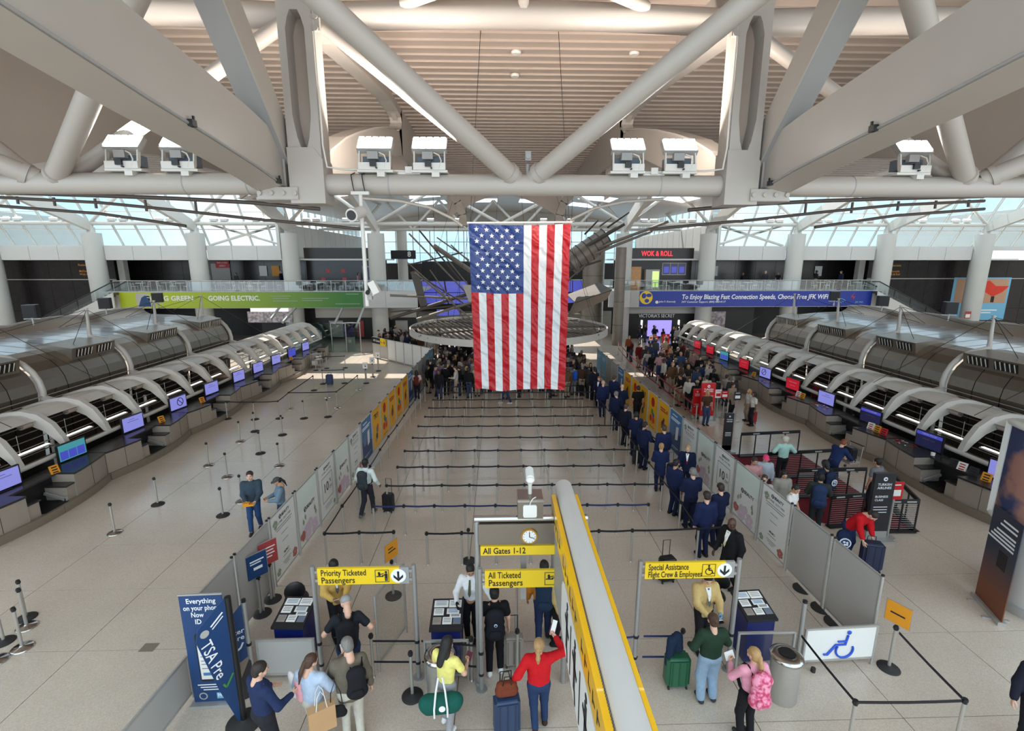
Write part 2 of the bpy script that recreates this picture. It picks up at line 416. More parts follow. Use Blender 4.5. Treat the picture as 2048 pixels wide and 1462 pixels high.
# ---- gallery: slab, fascia, parapet beam, soffit
def strip(name, x0, y0, z0, x1, y1, z1, m):
    q = MB(); q.box(x0, y0, z0, x1, y1, z1); return structure(q.build(name, m))
strip('gallery_floor', -43.0, 54.3, 5.45, -8.8, 66, 5.75, 'panel_grey'); strip('gallery_floor', 12.2, 54.3, 5.45, 43.5, 66, 5.75, 'panel_grey')
for a, b in ((-42.6, -8.8), (12.2, 43.0)):
    q = MB(); q.box(a, 53.95, 4.0, b, 54.3, 5.80); f = structure(q.build('gallery_fascia', 'plaster'))
    n = int((b-a)/3.2)
    for k in range(n):
        w = (b-a)/n; p = MB(); p.box(a+k*w+0.02, 53.90, 4.02, a+(k+1)*w-0.02, 53.96, 5.78); p.build('fascia_panel', 'plaster', f)
segs = [(COLX[i]+0.95, COLX[i+1]-0.95) for i in range(len(COLX)-1)]
for a, b in segs:
    if a > -12.5 and b < 13.5: continue
    if abs(a) < 24 and abs(b) < 24: continue
    q = MB(); q.box(a, 55.7, 9.10, b, 56.1, 10.6); f = structure(q.build('gallery_beam', 'plaster'))
    n = 3
    for k in range(n):
        w = (b-a)/n; p = MB(); p.box(a+k*w+0.02, 55.64, 9.12, a+(k+1)*w-0.02, 55.72, 10.58); p.build('beam_panel', 'plaster', f)
strip('gallery_soffit', -60, 56.1, 9.08, -13.5, 66, 9.25, 'plaster'); strip('gallery_soffit', 14.2, 56.1, 9.08, 60, 66, 9.25, 'plaster')
# back walls of dark stone
for a, b in ((-62, -13.5), (14.3, 62)):
    q = MB(); q.box(a, 61.0, 0, b, 61.4, 9.1); w = structure(q.build('wall_back', 'near_black'))
    n = int((b-a)/2.4); dw = (b-a)/n
    for k in range(n):
        for z0, z1 in ((5.8, 7.4), (7.42, 9.05)):
            p = MB(); p.box(a+k*dw+0.015, 60.93, z0, a+(k+1)*dw-0.015, 61.02, z1); p.build('stone_panel', 'dark_stone', w)
for a, b in ((-75, -43.2), (43.6, 75)):     # stone wall behind the escalators, floor to beam
    q = MB(); q.box(a, 57.7, 0, b, 58.1, 9.1); w = structure(q.build('wall_stone', 'near_black'))
    n = int((b-a)/2.4); dw = (b-a)/n
    for k in range(n):
        for z0, z1 in ((0.1, 3.4), (3.44, 6.9), (7.0, 9.05)):
            p = MB(); p.box(a+k*dw+0.015, 57.62, z0, a+(k+1)*dw-0.015, 57.72, z1); p.build('stone_panel', 'dark_stone', w)
    t = MB(); t.box(a, 57.58, 6.90, b, 57.64, 7.0); t.build('stone_trim', 'alu', w)
# white upstand below the roof glass
for a, b in ((-75, -22.9), (23.7, 75)):
    strip('glazing_sill', a, 56.1, 10.2, b, 57.7, 10.65, 'plaster')
# ---- sloping roof glass (leans towards the hall), mullions and panes built one by one
GB, GT = (57.1, 10.65), (52.9, 18.1)
def gl(z): return GB[0] + (GT[0]-GB[0])*(z-GB[1])/(GT[1]-GB[1])
for side, (a, b) in (('left', (-72.0, -22.6)), ('right', (23.4, 72.0))):
    w = structure(thing('window_'+('1' if side == 'left' else '2'), 'sloping roof glazing above the gallery', 'window'))
    del w['label']; del w['category']
    zs = [10.62, 12.35, 14.1, 15.9, 17.9]; n = int((b-a)/2.35); dx = (b-a)/n
    mm = MB(); mm.beam((0, gl(10.62), 10.62), (0, gl(17.9), 17.9), 0.14, 0.2, up=(0, 1, 0.5)); mul = mm.mesh('mullion', 'white_steel2')
    for k in range(n+1):
        o = obj('mullion', mul, w, (a+k*dx, 0, 0))
    for z in zs:
        t = MB(); t.beam((a, gl(z), z), (b, gl(z), z), 0.09, 0.10); t.build('transom', 'white_steel2', w)
    for i in range(4):
        pm = MB(); z0, z1 = zs[i]+0.06, zs[i+1]-0.06
        pm.quad((0.08, gl(z0), z0), (dx-0.08, gl(z0), z0), (dx-0.08, gl(z1), z1), (0.08, gl(z1), z1))
        pme = pm.mesh('pane', 'sky_glass')
        for k in range(n): obj('pane', pme, w, (a+k*dx, 0, 0))
# ---- ceiling: long pressed-metal pans, bay by bay between the girders
GIRD = [-26.3, -15.55, -4.78, 5.97, 16.7, 27.4]
def ceil_z(Y): return 15.75 - 0.00135*max(0, Y-18)**2
for b in range(len(GIRD)-1):
    xa, xb = GIRD[b]+0.25, GIRD[b+1]-0.25
    back = MB(); ys = [11+i*3.0 for i in range(12)]
    for i in range(len(ys)-1):
        back.quad((xa, ys[i], ceil_z(ys[i])+0.14), (xb, ys[i], ceil_z(ys[i])+0.14), (xb, ys[i+1], ceil_z(ys[i+1])+0.14), (xa, ys[i+1], ceil_z(ys[i+1])+0.14))
    cb = structure(back.build('ceiling', 'ceiling_gap'))
    Y = 12.0
    while Y < 43.6:
        d = 0.56; p = MB()
        z0, z1 = ceil_z(Y), ceil_z(Y+d)
        p.add([(xa, Y+0.03, z0-0.05), (xb, Y+0.03, z0-0.05), (xb, Y+d-0.02, z1), (xa, Y+d-0.02, z1),
               (xa, Y+0.03, z0+0.10), (xb, Y+0.03, z0+0.10), (xb, Y+d-0.02, z1+0.10), (xa, Y+d-0.02, z1+0.10)],
              [(3,2,1,0), (0,1,5,4), (2,3,7,6), (1,2,6,5), (3,0,4,7)])
        p.build('ceiling_pan', 'ceiling', cb); Y += d
# small sprinkler heads and hangers on the middle ceiling
for x, y in ((1030, 155), (1032, 110), (1268, 112), (690, 108), (465, 145), (1650, 117)):
    p = onz(x, y, 15.6); q = MB(); q.lathe([(0.13, 0.0), (0.17, 0.04), (0.17, 0.09), (0.05, 0.12)], (p[0], p[1], ceil_z(p[1])-0.13), 12)
    tag(q.build('ceiling_detector', 'white_steel2'), {1030: 'large round detector on the middle ceiling above the flag', 1032: 'second round detector above the flag, nearer the upper tube', 1268: 'round detector on the right half of the middle ceiling', 690: 'round detector on the left half of the middle ceiling', 465: 'round detector on the left bay ceiling', 1650: 'round detector on the right bay ceiling'}[x], 'detector', 'detectors on the slatted ceiling')
# outer roof over the far sides, pale
strip('ceiling_side', -75, 10, 16.0, -26.3, 46, 16.3, 'ceiling'); strip('ceiling_side', 27.4, 10, 16.0, 75, 46, 16.3, 'ceiling')
strip('ceiling_sun_block', -26.3, 3.5, 16.0, 27.4, 12.2, 16.3, 'ceiling')  # unseen roof strip, added to keep direct sun off the near hall
# side walls far out of the way
strip('wall_left', -75.4, -14, 0, -75, 95, 16.3, 'plaster'); strip('wall_right', 75, -14, 0, 75.4, 95, 16.3, 'plaster')
# near roof over and behind the viewpoint: unseen, left open to let sky light in, rafters only
for k in range(8):
    strip('roof_rafter', -26+k*7.6-0.15, -13.8, 16.1, -26+k*7.6+0.15, 3.5, 16.5, 'white_steel2')
# far roof beyond the sloping glass: white vault with roof lights in the middle
vf = lambda X, Y: 16.6 - 0.0042*X*X + 0.02*(Y-44)
holes = [(-16.0, 52.0), (-9.2, 52.0), (-2.2, 52.0), (4.8, 52.0), (11.5, 52.0), (18.0, 52.0), (-9.2, 61.0), (-2.2, 61.0), (4.8, 61.0), (11.5, 61.0), (-9.2, 70), (-2.2, 70), (4.8, 70), (11.5, 70)]
fr = MB(); nx, ny = 46, 44
for i in range(nx):
    for j in range(ny):
        xa, xb = -23+i, -22+i; ya, yb = 46+j, 47+j
        if any(h[0]-2.0 <= xa < h[0]+2.0 and h[1]-2.5 <= ya < h[1]+2.5 for h in holes): continue
        fr.quad((xa, yb, vf(xa, yb)), (xb, yb, vf(xb, yb)), (xb, ya, vf(xb, ya)), (xa, ya, vf(xa, ya)))
structure(fr.build('ceiling_far', 'ceiling'))
# two skylight slots that let the sun reach the check-in floor on the left are left open between ceiling and far roof
# far end wall: high windows above dark shop fronts
fw_ = structure(thing('wall_far', 'x', 'x')); del fw_['label']; del fw_['category']
q = MB(); q.box(-30, 90, 0, 30, 90.4, 8.6); q.build('wall_panel', 'dark_panel', fw_); q = MB(); q.box(-30, 90, 14.2, 30, 90.4, 18); q.build('wall_head', 'plaster', fw_)
wn_ = structure(thing('window_3', 'x', 'x')); del wn_['label']; del wn_['category']
for k in range(19):
    x = -27+k*3; t = MB(); t.box(x-0.07, 89.9, 8.6, x+0.07, 90.1, 14.2); t.build('mullion', 'white_steel2', wn_)
    if k < 18:
        for z0, z1 in ((8.6, 10.4), (10.4, 12.3), (12.3, 14.2)):
            t = MB(); t.quad((x+0.08, 90, z0+0.05), (x+2.92, 90, z0+0.05), (x+2.92, 90, z1-0.05), (x+0.08, 90, z1-0.05)); t.build('pane', 'sky_glass', wn_)
for z in (8.6, 10.4, 12.3, 14.2):
    t = MB(); t.box(-27, 89.92, z-0.05, 27, 90.08, z+0.05); t.build('transom', 'white_steel2', wn_)
# side cheeks of the deep middle hall: clerestory glass over ribbed panels
for s, x in ((-1, -23.5), (1, 24.3)):
    w = MB(); w.box(x-0.15, 54.8, 9.25, x+0.15, 88, 13.0); wo = structure(w.build('wall_cheek', 'plaster'))
    for k in range(14):
        p = MB(); p.box(x-s*0.15-0.04, 55+k*2.3, 9.4, x-s*0.15+0.04, 55+k*2.3+2.2, 12.9); p.build('cheek_panel', 'plaster', wo)
        p = MB(); p.quad((x, 55+k*2.3+0.1, 13.1), (x, 55+k*2.3+2.2, 13.1), (x, 55+k*2.3+2.2, 15.2), (x, 55+k*2.3+0.1, 15.2)); p.build('pane', 'sky_glass', wo)
        p = MB(); p.box(x-0.1, 55+k*2.3-0.07, 13.0, x+0.1, 55+k*2.3+0.07, 15.3); p.build('mullion', 'white_steel2', wo)
strip('gallery_floor', -23, 66, 5.45, -10, 90, 5.75, 'panel_grey'); strip('gallery_floor', 13, 66, 5.45, 24, 90, 5.75, 'panel_grey')
# ================================================================== STEELWORK
ORD_ = ['first', 'second', 'third', 'fourth', 'fifth', 'sixth', 'seventh', 'eighth', 'ninth', 'tenth']
def bolt_row(parent, pts, axis, r=0.05, h=0.04):
    b = MB(); b.cyl((0, 0, 0), tuple(h*c for c in axis), r, 8); me = b.mesh('bolt', 'white_steel')
    for p in pts: obj('bolt', me, parent, p)

# ---- big cross tubes with lamps: bays
TZ, TY, TR = 10.72, 12.0, 0.235
TRUSS = []
bays = [(-15.0, -5.15, -10.18), (-4.36, 5.71, 0.62), (6.5, 16.2, 11.32), (-26, -15.9, -20.9), (17.2, 27, 22.1)]
names = ['left of the flag bay', 'middle bay above the flag', 'right of the flag bay', 'far left bay', 'far right bay']
for (a, b, c), nm in zip(bays, names):
    t = thing('roof_truss', 'white tubular roof truss with sloping braces spanning the %s' % nm, 'roof truss', (c, TY, TZ), group='tubular roof trusses'); TRUSS.append(t)
    m = MB(); m.cyl((a-c, 0, 0), (b-c, 0, 0), TR, 28); m.build('tube', 'white_steel', t)
    for x in (a-c+0.12, b-c-0.12):
        m = MB(); m.cyl((x-0.03, 0, 0), (x+0.03, 0, 0), TR+0.02, 28); m.build('end_collar', 'white_steel', t)
    for x in ((a-c)*0.62, (b-c)*0.62, (b-c)*0.9):
        m = MB(); m.cyl((x-0.012, 0, 0), (x+0.012, 0, 0), TR+0.006, 28); m.build('weld_band', 'grey_steel', t)
# ---- pyramid braces: four arms from each tube apex
def brace(apex, to, rad, label, grp):
    a, p = Vector(apex), Vector(to); d = (p-a)
    t = TRUSS[grp]; rel = a-t.location
    m = MB(); m.cyl((0, 0, 0), d, rad, 24); o = m.build('brace', 'white_steel', t, rel); o['label'] = label
    u = d.normalized(); m = MB(); m.cyl(u*0.16, u*0.28, rad*1.18, 24); m.build('foot_ring', 'white_steel', o)
def ext(a, b, k): return tuple(a[i]+(b[i]-a[i])*k for i in range(3))
A0 = (0.62, 12.0, 10.85)
brace((0.42, 12, 10.85), ext((0.42, 12, 10.85), (-2.83, 9, 13.10), 1.75), 0.21, 'long sloping roof brace running up to the upper left from above the flag', 1)
brace((0.82, 12, 10.85), ext((0.82, 12, 10.85), (4.16, 9, 13.19), 1.75), 0.21, 'long sloping roof brace running up to the upper right from above the flag', 1)
brace((0.45, 12.1, 10.85), (-4.3, 13.3, 14.6), 0.16, 'far sloping brace behind the left long brace', 1)
brace((0.80, 12.1, 10.85), (5.5, 13.3, 14.6), 0.16, 'far sloping brace behind the right long brace', 1)
for s, ap, nr, fa in ((-1, (-10.18, 12, 10.82), (-5.86, 9, 13.06), (-4.9, 13.2, 14.6)), (1, (11.32, 12, 10.86), (7.01, 9, 13.23), (6.05, 13.2, 14.55))):
    sd = 'left' if s < 0 else 'right'
    brace((ap[0]-s*0.18, 12, ap[2]), ext(ap, nr, 1.6), 0.21, 'steep near brace in the %s roof bay' % sd, 0 if s < 0 else 2)
    brace((ap[0]-s*0.35, 12.1, ap[2]), fa, 0.17, 'far brace leaning inward in the %s roof bay' % sd, 0 if s < 0 else 2)
    mir = (2*ap[0]-nr[0], nr[1], nr[2])
    brace((ap[0]+s*0.18, 12, ap[2]), ext(ap, mir, 1.4), 0.21, 'near brace leaning outward in the %s roof bay' % sd, 0 if s < 0 else 2)
    brace((ap[0]+s*0.30, 12.1, ap[2]), (2*ap[0]-fa[0], 13.2, 14.6), 0.17, 'far brace leaning outward in the %s roof bay' % sd, 0 if s < 0 else 2)
# ---- upper cross tube and its hanger
for (a, b, nm) in ((-15.3, -4.9, 'left'), (-4.6, 5.8, 'middle'), (6.2, 16.5, 'right')):
    t = TRUSS[{'left': 0, 'middle': 1, 'right': 2}[nm]]
    m = MB(); pts = [(a+(b-a)*i/16, 13.4, 14.72+0.12*math.sin(math.pi*i/16)) for i in range(17)]; m.tube(pts, 0.30, 24)
    m.build('upper_tube', 'white_steel', t, -t.location)
hg = MB(); hg.cyl((0.65, 13.2, 14.9), (0.65, 12.6, 16.4), 0.13, 14)
hg.build('tube_hanger', 'white_steel', TRUSS[1], -TRUSS[1].location)
for s, x in ((-1, -2.2), (1, 3.6)):
    hg = MB(); hg.cyl((x, 13.2, 14.95), (x-s*3.2, 11.2, 15.0), 0.14, 14)
    hg.build('side_hanger', 'white_steel', TRUSS[1], -TRUSS[1].location)
# ---- girder lines: near box beam, post with slot, inclined strut, web plate beyond
def girder(s, xc, nm):
    """s=-1 left, +1 right; xc is the inner face of the box beam"""
    out = s
    # curved box beam towards the viewer
    t = thing('roof_girder', 'massive white roof girder with box beam, slotted post and strut, %s of the flag' % nm, 'roof girder', (xc, 12, 10.5), group='roof girders'); B0 = Vector((xc, 12, 10.5))
    ys = [0.15, -1.5, -3.0, -4.5, -6.5, -9.0, -13.0]; zb = [0.05, 0.32, 0.50, 0.66, 0.92, 1.20, 1.55]
    m = MB(); hh = 1.08; wd = 0.52*out
    sec = lambda y, z: [(0, y, z), (wd, y, z-0.12), (wd, y, z+hh-0.05), (0, y, z+hh)]
    R_ = [sec(y, z) for y, z in zip(ys, zb)]; vs = [p for q in R_ for p in q]; fs = []
    for i in range(len(ys)-1):
        for k in range(4): fs.append((i*4+k, i*4+(k+1) % 4, (i+1)*4+(k+1) % 4, (i+1)*4+k))
    fs += [(0, 1, 2, 3), tuple(len(vs)-4+k for k in range(4))]
    m.add(vs, fs); m.build('box_beam', 'white_steel', t)
    m = MB(); pts = [(-0.02*out, y, z+0.03) for y, z in zip(ys, zb)]; m.tube(pts, 0.022, 6); m.build('edge_conduit', 'grey_steel', t)
    for y, z in ((-3.6, 0.60), (-0.6, 0.2)):
        m = MB(); m.cbox((-0.05*out, y, z), (0.08, 0.12, 0.10)); m.cbox((-0.05*out, y+0.05, z+0.07), (0.03, 0.03, 0.1)); m.build('conduit_clip', 'cable', t)
    # splice plates
    m = MB(); m.cbox((-0.03*out, 0.0, 0.62), (0.05, 0.42, 1.18)); m.build('splice_plate', 'white_steel', t)
    bolt_row(t, [(-0.055*out, 0.09, 0.12+0.13*i) for i in range(8)], (-out, 0, 0), 0.045)
    m = MB(); m.cbox((0.12*out, -0.02, -0.13), (0.95, 0.62, 0.06)); m.cbox((0.1*out, -0.34, -0.02), (0.9, 0.06, 0.26)); m.build('bottom_plate', 'white_steel', t)
    bolt_row(t, [(0.1*out+0.26*(i-1.5), -0.37, -0.02) for i in range(4)], (0, -1, 0), 0.05)
    # post
    px = xc - s*0.55
    O2 = Vector((px, 12.0, 10.3))-B0
    m = MB()
    w2, d2 = 0.36, 0.30
    # front plate with a long rounded slot, built as two jambs, sill and head
    m.box(-w2, -d2, 0, -0.20, d2, 6.0); m.box(0.20, -d2, 0, w2, d2, 6.0)
    m.box(-0.20, -d2, 0, 0.20, d2, 1.10); m.box(-0.20, -d2, 3.85, 0.20, d2, 4.15)
    m.add([(-0.2, -d2, 1.1), (0.2, -d2, 1.1), (0, -d2, 1.0), (-0.2, d2, 1.1), (0.2, d2, 1.1)], [(0, 2, 1)])
    for sg in (-1, 1):
        m.prism([(sg*0.2, 3.85), (sg*0.08, 3.85), (sg*0.14, 3.72), (sg*0.2, 3.5)], 'y', -d2, d2-0.1)
        m.prism([(sg*0.2, 1.1), (sg*0.05, 1.1), (sg*0.13, 1.35), (sg*0.2, 1.8)], 'y', -d2, d2-0.1)
    m.build('post_frame', 'white_steel', t, O2)
    m = MB(); m.box(-0.20, 0.12, 1.0, 0.20, 0.16, 3.95); m.build('recessed_web', 'ceiling', t, O2)
    m = MB(); m.prism([(-0.385, -0.03), (0.385, -0.03), (0.385, 0.9), (0.2, 1.15), (-0.385, 1.15)], 'y', -d2-0.025, d2+0.025); m.build('gusset', 'white_steel', t, O2)
    m = MB(); pts = [(-s*0.40, -0.28, 3.9), (-s*0.40, -0.28, 2.6), (-s*0.40, -0.28, 1.2), (-s*0.46, -0.28, 0.75), (-s*0.75, -0.2, 0.72), (-s*2.2, -0.1, 0.70)]; m.tube(pts, 0.022, 6); m.build('conduit', 'white_steel2', t, O2)
    m = MB(); m.cbox((-s*0.44, -0.25, 3.62), (0.16, 0.1, 0.32)); m.cyl((-s*0.44, -0.3, 3.5), (-s*0.44, -0.34, 3.5), 0.06, 10); m.cyl((-s*0.44, -0.3, 3.72), (-s*0.44, -0.34, 3.72), 0.06, 10); m.build('bracket', 'white_steel', t, O2)
    # inclined strut
    O3 = Vector((xc+s*0.15, 12.1, 11.35))-B0
    m = MB(); m.beam((0, 0, 0), (0, -4.4, 4.5), 0.50, 0.62, up=(0, 1, 1)); m.build('strut', 'grey_steel', t, O3)
    m = MB(); m.beam((-s*0.262, 0, 0), (-s*0.262, -4.4, 4.5), 0.03, 0.64, up=(0, 1, 1)); m.build('pale_side_sheet', 'white_steel', t, O3)  # thin sheet giving the inner side a paler tone than the other faces
    # web plate running on behind: knee brace with opening
    xw = xc - s*0.40
    O4 = Vector((xw, 12.3, 10.4))-B0
    th = 0.10
    def plate(poly, name, extra=0.0):
        m = MB(); m.prism([(y-12.3, z-10.4) for y, z in poly], 'x', -th-extra, th+extra); m.build(name, 'white_steel', t, O4)
    low = [(12.3, 11.0), (13.3, 11.73), (14.6, 12.3), (16.1, 12.81), (18.2, 13.45), (20.3, 14.0), (22.3, 14.45)]
    lowb = [(12.3, 10.4), (14.0, 10.9), (17, 11.9), (20.5, 13.0), (24.0, 13.7)]
    plate(low + [(23.2, 14.5), (24.0, 14.9)] + lowb[::-1], 'lower_web')
    plate([(12.3, 14.35), (14.1, 14.45), (17.5, 14.85), (21.2, 15.2), (22.6, 15.15), (23.4, 14.9), (24.2, 15.0), (24.2, 15.75), (12.3, 15.75)], 'upper_web')
    plate([(23.4, 14.6), (23.9, 13.7), (37.1, 14.05), (40.5, 14.9), (33, 15.45), (24.2, 15.7), (23.6, 15.2)], 'tail_web')
    for seq, nm2 in ((low, 'lower_flange'), ([(12.3, 14.35), (14.1, 14.45), (17.5, 14.85), (21.2, 15.2)], 'upper_flange'), ([(22.3, 14.45), (23.0, 14.6), (23.3, 14.9), (23.1, 15.1), (22.5, 15.18), (21.2, 15.2)], 'end_flange')):
        m = MB()
        for i in range(len(seq)-1):
            m.beam((0, seq[i][0]-12.3, seq[i][1]-10.4), (0, seq[i+1][0]-12.3, seq[i+1][1]-10.4), 0.5, 0.06)
        m.build(nm2, 'white_steel', t, O4)
girder(-1, -4.80, 'left'); girder(1, 6.15, 'right')
for s, x in ((-1, -15.55), (1, 16.7)):
    m = MB(); m.prism([(11.5, 10.5), (14, 11.0), (20.5, 13.0), (24, 13.7), (37, 14.1), (40.5, 14.9), (24, 15.7), (11.5, 15.8)], 'x', x-0.15, x+0.15)
    tag(m.build('outer_roof_girder', 'white_steel'), 'solid white girder plate closing the %s roof bay' % ('left' if s < 0 else 'right'), 'roof girder')
for x in GIRD:
    q = MB(); ys = [11+i*3.0 for i in range(12)]
    for i in range(11): q.add([(x+dx, ys[i+e], ceil_z(ys[i+e])+dz) for dz in (-0.02, 0.2) for e in (0, 1) for dx in (-0.30, 0.30)], [(0, 1, 3, 2), (4, 6, 7, 5), (0, 2, 6, 4), (1, 5, 7, 3)])
    structure(q.build('ceiling_trim', 'ceiling'))
# arched fascia panels at the back of the side bays
for s, (xa, xb), nm in ((-1, (-15.3, -5.3), 'left'), (1, (6.5, 16.4), 'right'), (0, (-4.3, 5.5), 'middle')):
    m = MB(); n = 20; Yb = 31.0 if s else 44.0; zt = 15.3 if s else 14.9
    top = [(xa+(xb-xa)*i/n, zt) for i in range(n+1)]; bot = [(xa+(xb-xa)*i/n, 12.6+(1.9 if s else 1.9)*math.sin(math.pi*i/n)) for i in range(n+1)]
    vs = []; 
    for i in range(n):
        m.add([(bot[i][0], Yb, bot[i][1]), (bot[i+1][0], Yb, bot[i+1][1]), (top[i+1][0], Yb, top[i+1][1]), (top[i][0], Yb, top[i][1]),
               (bot[i][0], Yb+0.15, bot[i][1]), (bot[i+1][0], Yb+0.15, bot[i+1][1]), (top[i+1][0], Yb+0.15, top[i+1][1]), (top[i][0], Yb+0.15, top[i][1])],
              [(0,1,2,3), (7,6,5,4), (0,4,5,1)])
    structure(m.build('trim_%d' % (s+2), 'ceiling'))

# ---- LED floodlights on the cross tubes
def floodlight(x, z0, label, rot=0.0, on=True):
    t = thing('floodlight', label, 'floodlight', (x, TY-0.02, z0), rot, group='floodlights on the roof tube')
    m = MB(); m.box(-0.40, -0.22, 0.0, 0.40, 0.22, 0.05); m.box(-0.36, -0.26, 0.05, 0.36, -0.18, 0.20); m.box(0.05, -0.26, -0.10, 0.22, 0.1, 0.0); m.build('mount_tray', 'white_steel2', t)
    for sx in (-0.34, 0.34):
        m = MB(); m.beam((sx, -0.20, 0.10), (sx, -0.12, 0.50), 0.03, 0.09, up=(0, 1, 0)); m.build('yoke_arm', 'white_steel2', t)
    m = MB(); m.box(-0.30, -0.05, 0.12, 0.30, 0.18, 0.36); m.build('driver_box', 'blue_grey', t)
    m = MB(); m.box(-0.16, -0.22, 0.28, 0.08, -0.10, 0.44); m.build('junction_box', 'grey_steel', t)
    m = MB(); m.cbox((-0.02, -0.28, 0.17), (0.14, 0.08, 0.12)); m.cyl((0.05, -0.32, 0.08), (0.05, -0.25, 0.08), 0.02, 8); m.build('control_camera', 'black_plastic', t)
    m = MB(); m.tube([(0.10, -0.2, 0.42), (0.22, -0.24, 0.36), (0.27, -0.25, 0.24), (0.22, -0.25, 0.08)], 0.016, 6); m.build('flex_conduit', 'white_steel2', t)
    Mh = Matrix.Rotation(R(-38), 3, 'X')
    hd = MB(); hd.cbox((0, 0, 0), (0.78, 0.40, 0.13)); head = hd.build('lamp_head', 'grey_steel', t, (0, -0.04, 0.60), (R(48), 0, 0))
    for k in range(5):
        l = MB(); l.cbox((-0.304+0.152*k, 0, 0.080), (0.112, 0.33, 0.04)); l.build('led_module', 'lamp_white', head)
    return t
mat('blue_grey', srgb(92, 104, 116), 0.5, noise=0.08)
ztop = TZ+TR
FL = [(755, 'leftmost floodlight on the middle roof tube'), (862, 'second floodlight on the middle roof tube, left of the flag'), (1251, 'third floodlight on the middle roof tube, right of the flag'),
      (1353, 'rightmost floodlight on the middle roof tube'), (262, 'floodlight on the left roof tube, partly clear of the box beam'), (372, 'floodlight on the left roof tube half hidden by the box beam'), (1812, 'floodlight on the right roof tube under the box beam')]
FLX = []
for px, lb in FL:
    x = onY(px, 345, TY)[0]; FLX.append(x); floodlight(x, ztop, lb)
# their light, thrown up at the ceiling, plus two added lamps with no floodlight
for i, x in enumerate(FLX + [-19, 20.5]):
    area_light('floodlight_beam', (x, TY+0.25, ztop+0.95), (x, TY+5.5, 16.0), 0.7, 0.4, 230, (1.0, 0.90, 0.80))
# junction boxes between lamp pairs + conduit run
for x in (onY(820, 352, 12)[0], onY(1305, 352, 12)[0]):
    m = MB(); m.box(x-0.08, 11.85, ztop, x+0.08, 12.0, ztop+0.14); m.box(x-0.25, 11.9, ztop-0.02, x+0.25, 11.95, ztop+0.03)
    tag(m.build('conduit_box', 'white_steel2'), 'small white conduit box between %s floodlights' % ('the left pair of' if x < 0 else 'the right pair of'), 'conduit box')
# little camera above the flag on the tube
m = MB(); m.cyl((0.70, 11.95, ztop), (0.70, 11.95, ztop+0.22), 0.04, 10); m.cbox((0.70, 11.85, ztop+0.36), (0.13, 0.22, 0.2)); m.cyl((0.70, 11.72, ztop+0.35), (0.70, 11.70, ztop+0.35), 0.06, 12)
tag(m.build('tube_camera', 'grey_steel'), 'small grey camera standing on the roof tube above the flag', 'camera')
# ---- long white camera pole hanging from the tube, two cameras
cp = thing('camera_pole', 'long white pole hanging from the roof tube with two security cameras', 'camera pole', onY(721, 388, 11.7))
bx, by, bz = cp.location; zl = onY(738, 612, 11.7)[2]; xl = onY(738, 612, 11.7)[0]
m = MB(); m.cyl((0, 0, 0.0), (0, 0, zl-bz), 0.045, 14); m.build('pole', 'white_steel2', cp)
m = MB(); m.box(-0.20, -0.06, -0.02, 0.20, 0.06, 0.05); m.build('clamp_plate', 'white_steel2', cp)
for sx in (-0.14, 0.10):
    m = MB(); m.tube([(sx, 0.02, 0.04), (sx-0.03, 0.02, 0.2), (sx-0.06, 0.05, 0.42), (sx-0.04, 0.3, 0.5)], 0.012, 6); m.build('strap', 'cable', cp)
def cctv(z, yaw, scale, name):
    h = MB(); h.cyl((0, 0, 0), (0, -0.42*scale, -0.10*scale), 0.13*scale, 18); h.cyl((0, -0.42*scale, -0.10*scale), (0, -0.47*scale, -0.112*scale), 0.14*scale, 18)
    o = h.build(name, 'white_steel2', cp, (0, -0.02, z), (0, 0, yaw))
    h = MB(); h.cyl((0, -0.47*scale, -0.112*scale), (0, -0.485*scale, -0.115*scale), 0.105*scale, 18); h.build('lens', 'black_plastic', o)
cctv(onY(721, 424, 11.7)[2]-bz, R(-12), 1.0, 'bullet_camera')
z2 = onY(738, 585, 11.7)[2]-bz
h = MB(); h.cbox((0.20, -0.05, 0.12), (0.16, 0.20, 0.30), Matrix.Rotation(R(-25), 3, 'Y')); h.cbox((0.10, 0, -0.05), (0.14, 0.06, 0.06)); o = h.build('box_camera', 'white_steel2', cp, (0, 0, z2))
h = MB(); h.cbox((0.08, 0, -0.10), (0.10, 0.12, 0.12)); h.build('arm_bracket', 'grey_steel', o)
h = MB(); h.cyl((0.06, -0.10, 0.02), (0.06, -0.16, 0.0), 0.05, 12); h.build('lens', 'black_plastic', o)

